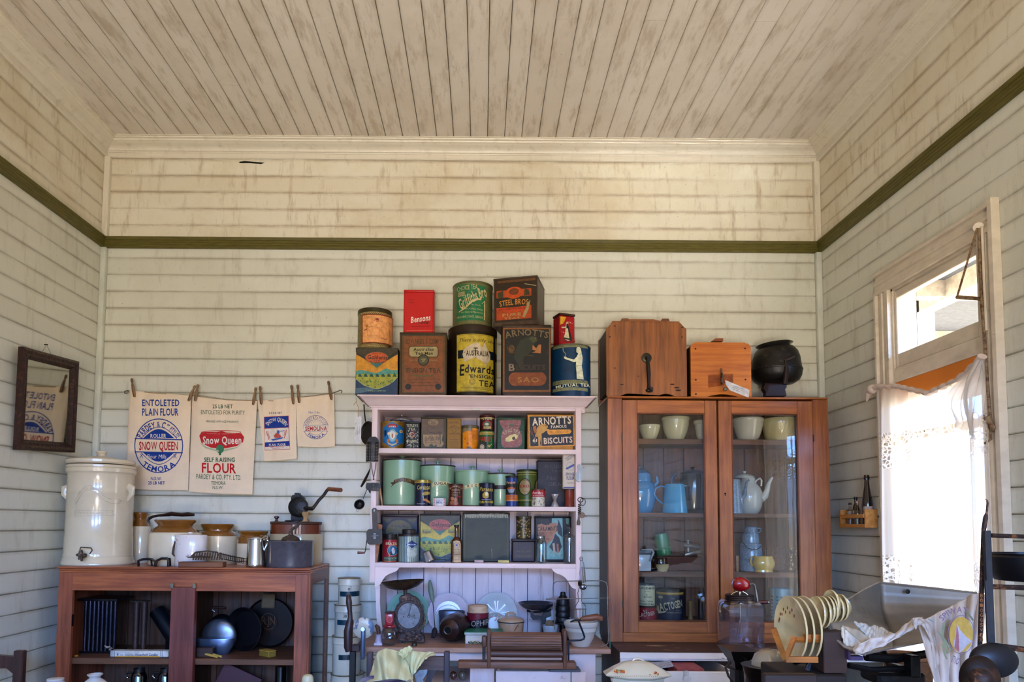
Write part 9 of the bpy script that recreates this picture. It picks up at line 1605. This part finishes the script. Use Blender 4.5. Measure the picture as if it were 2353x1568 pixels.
label(cb_, [O(1220, 930, 182, 262, 9, '#8c7a94'), E(1220, 930, 160, 238, '#c2a458'), G([(1165, 770), (1200, 860), (1290, 960), (1370, 1020), (1300, 1070), (1240, 1150), (1200, 1170), (1140, 1120), (1110, 1060), (1140, 960)], '#b8b4bc'), G([(1162, 790), (1185, 900), (1196, 1165), (1130, 1110), (1150, 960)], '#a87480'),
    A('SPIWAY', 1210, 930, 300, -52, 18, 78, '#8a7690', 1), T('TNO', 1090, 1220, 1200, 1320, '#8a7690', 1, 0, 25), LN([(990, 780), (970, 950), (1040, 1180)], 34, '#8c947c'), LN([(900, 880), (1000, 1000), (1080, 1140)], 26, '#8c947c'), LN([(960, 1050), (1000, 1200), (1030, 1260)], 22, '#8c947c'), LN([(1285, 610), (1340, 680), (1380, 740)], 26, '#7c8474'), LN([(780, 720), (850, 760)], 22, '#8a9c98')],
    fnt, rough=.85, name='printed_badge', eps=.0003)
setK(2100, 1100, 5.226); YI2 = 1.42
m_is = mt('#3a3c42', .5, .3, .2, 30, '#2a2c30', (.5, .7)); m_ir = mt('#3a2824', .6, .4, .4, 60, '#7a4c2c', (.52, .62))
ist = thing('iron_rack', 'grey and rusty upright iron rack with crossbars at the right edge', 'rack', (q(890, 1500, YI2).x, YI2, 0))
a, b = q(855, 900, YI2), q(928, 900, YI2)
obj('flat_upright', g_box((a.x, YI2-.004, .92), (b.x, YI2+.008, q(890, 625, YI2).z), .002), m_is, ist)
obj('hooked_rod', [qt([(858, 250, YI2+.02), (880, 262, YI2+.02), (886, 300, YI2+.02), (870, 430, YI2+.02)], YI2, [5, 9, 11, 12], 8), qt([(870, 420, YI2+.02), (860, 470, YI2+.02), (838, 620, YI2+.02), (828, 800, YI2+.02), (818, 1100, YI2+.02), (812, 1400, YI2+.02), (790, 2100, YI2+.02)], YI2, [14, 27, 26, 22, 25, 26, 26], 10)], m_ir, ist)
for y_ in (690, 1305): obj('crossbar', qt([(928, y_-5), (1322, y_+8), (2600, y_+40)], YI2+.01, 26 if y_ < 1000 else 30, 8), m_ir, ist)
setK(2000, 1300, 5.85)
obj('crossbar', qt([(1640, 1085), (1800, 1095), (2065, 1130), (3200, 1220)], YI2+.01, 38, 8), m_ir, ist)
obj('rack_post', g_box((q(2600, 1500, YI2).x, YI2, 0), (q(2700, 1500, YI2).x, YI2+.04, 1.5)), m_ir, ist)
obj('rack_foot', g_box((q(1480, 1500, YI2).x, YI2-.1, 0), (q(2700, 1500, YI2).x, YI2+.14, .03)), m_ir, ist); obj('lower_post', g_rod(q(1500, 1560, YI2+.02), (q(1500, 1560, YI2).x, YI2+.02, 0), .012), m_ir, ist)
label(ist, [T(s_, 1472, 380+i*66, 1516, 425+i*66, '#9c6c44', 0) for i, s_ in enumerate('80IOGGSVEM')], lambda x, y, l: q(x, y, YI2-.012-l), name='stamped_marks')
t = thing('hanging_ladle', 'large dark grey round-bowled skimmer hanging against the iron rack', 'skimmer', q(1560, 1250, YI2-.03))
cL = q(1558, 1250, YI2-.03); obj('ladle_bowl', tf(g_ball(qr(312, YI2-.03), 1, .45, .74, 32), (cL.x, YI2-.05, cL.z)), mt('#2e2e34', .4, .5, .2, 20), t)
obj('ladle_handle', g_box((q(1562, 1000, YI2-.02).x, YI2-.024, q(1580, 1080, YI2-.02).z), (q(1600, 1000, YI2-.02).x, YI2-.018, q(1580, 200, YI2-.02).z), .001), mt('#3a3a42', .5, .3), t)
t = thing('black_cookpot', 'black cast iron pot resting on the middle crossbar, cut by the right edge', 'pot', q(2100, 250, YI2))
YPt = YI2+.05; zbb = q(2000, 262, YI2).z; xcp = q(2250, 100, YPt).x; rcp = xcp-q(1690, 100, YPt).x
obj('pot_body', tf(g_lathe([(0, zbb+.005), (rcp*.85, zbb+.005), (rcp*.96, zbb+.02), (rcp, zbb+.055), (rcp*.97, q(1800, -165, YPt).z-.004), (rcp*.99, q(1800, -165, YPt).z), (rcp*.93, q(1800, -165, YPt).z), (rcp*.9, zbb+.02), (0, zbb+.015)], 48), (xcp, YPt, 0)), mt('#1a1b21', .35, .3, .2, 20), t)
t = thing('rusty_kettle', 'brown rusted rounded iron lid in front of the hanging skimmer', 'lid', q(1450, 1500, 1.30))
obj('lid_dome', tf(g_ball(qr(250, 1.3), 1.05, .6, 1.25, 28), q(1470, 1530, 1.30)), mt('#2c1c16', .55, .2, .4, 14, '#5a3418', (.5, .7)), t); obj('lid_knob', tf(g_ball(.02, 1, 1, 1, 12), q(1480, 1530, 1.24)), m_ir, t); obj('lid_stem', g_rod(q(1470, 1560, 1.3), (q(1470, 1560, 1.3).x, 1.3, 0), .012), m_ir, t)
setK(1640, 1200, 5.227); YJ = 3.50
t = thing('glass_butter_churn', 'square clear glass jar churn with a red egg-shaped gear head and crank, on the white bench', 'butter churn', (q(320, 1400, YJ).x, YJ, WZ+.0005))
t['label'] = 'square clear glass churn with red gear head and crank on the white bench'
hw = qr(212, YJ); zc_ = q(320, 1010, YJ).z; zb_j = WZ+.0005; xj = q(320, 1250, YJ).x
def sqr(a, z): return 1/max(abs(math.cos(a)), abs(math.sin(a)))**.88
gl2 = glass((.90, .90, .95), 2.4)
prof_ = [(hw*.93, zb_j), (hw, zb_j+.012), (hw, zc_-.01), (hw*.96, zc_+.012), (hw*.80, zc_+.030)]
obj('jar_glass', tf(g_lathe(wall(prof_, .004), 64, wob=sqr), (xj, YJ, 0), (0, 0, 0)), gl2, t, smooth=50)
obj('jar_neck', LP([(165, 960), (168, 985), (180, 1000)], 320, YJ, open=True)[0], gl2, t)
cap_ = obj('screw_cap', LP([(160, 872), (168, 880), (164, 890), (168, 900), (164, 912), (168, 922), (164, 935), (168, 950), (160, 962)], 312, YJ)[0], mt('#3a2a28', .4, .3, .2, 30), t)
for pts in ([(205, 880), (240, 850), (290, 835)], [(415, 885), (385, 860), (345, 838)], [(312, 872), (312, 838)]): obj('gear_strut', qt(pts, YJ-.01, 9, 8), m_silver, cap_)
hd_ = q(328, 748, YJ); obj('gear_head', tf(g_lathe([(.046*math.sin(math.pi*i/14)*(1.0+.12*math.cos(math.pi*i/14)), -.046*1.22*math.cos(math.pi*i/14)) for i in range(15)], 32), hd_, (0, R(96), 0), (.80, .7, .86)), mt('#a8141c', .25, 0, .1, 14, '#8a8084', (.60, .66), (1, 1, 1), coat=.5, s2=22), t)
obj('gear_seam', tf(g_tube([Vector((.049*math.cos(i/32*2*math.pi), 0, .034*math.sin(i/32*2*math.pi))) for i in range(32)], .0022, 6, closed=True), hd_+Vector((0, 0, 0)), (R(0), R(6), R(8))), mt('#b4b0b0', .3, .8), t)
ca_ = obj('crank_arm', qt([(430, 752), (470, 745), (488, 755), (505, 830), (520, 920), (528, 958)], YJ-.02, [12, 13, 12, 12, 12, 12], 10), mt('#8c8884', .35, .8), t)
obj('crank_grip', g_rod(q(535, 962, YJ-.02), q(650, 964, YJ-.03), .008, 14, .0095), mt('#5c1418', .3, coat=.5), ca_)
obj('grip_tip', tf(g_ball(.007), q(655, 965, YJ-.03)), m_silver, ca_)
obj('dasher_shaft', g_rod(q(316, 960, YJ), q(316, 1180, YJ), .0028), m_silver, t)
obj('dasher_paddle', [qprism([(312, 1175), (320, 1175), (296, 1395), (272, 1405)], YJ-.002, .004), qprism([(318, 1175), (322, 1175), (362, 1400), (350, 1402)], YJ-.001, .003)], mt('#b8b4a8', .3, .7), t)
label(t, [O(320, 1375, 30, 34, 5, '#8c8cb4'), T('R', 308, 1358, 334, 1392, '#8c8cb4', 0)], flatmap(YJ-hw-.002), name='moulded_mark')
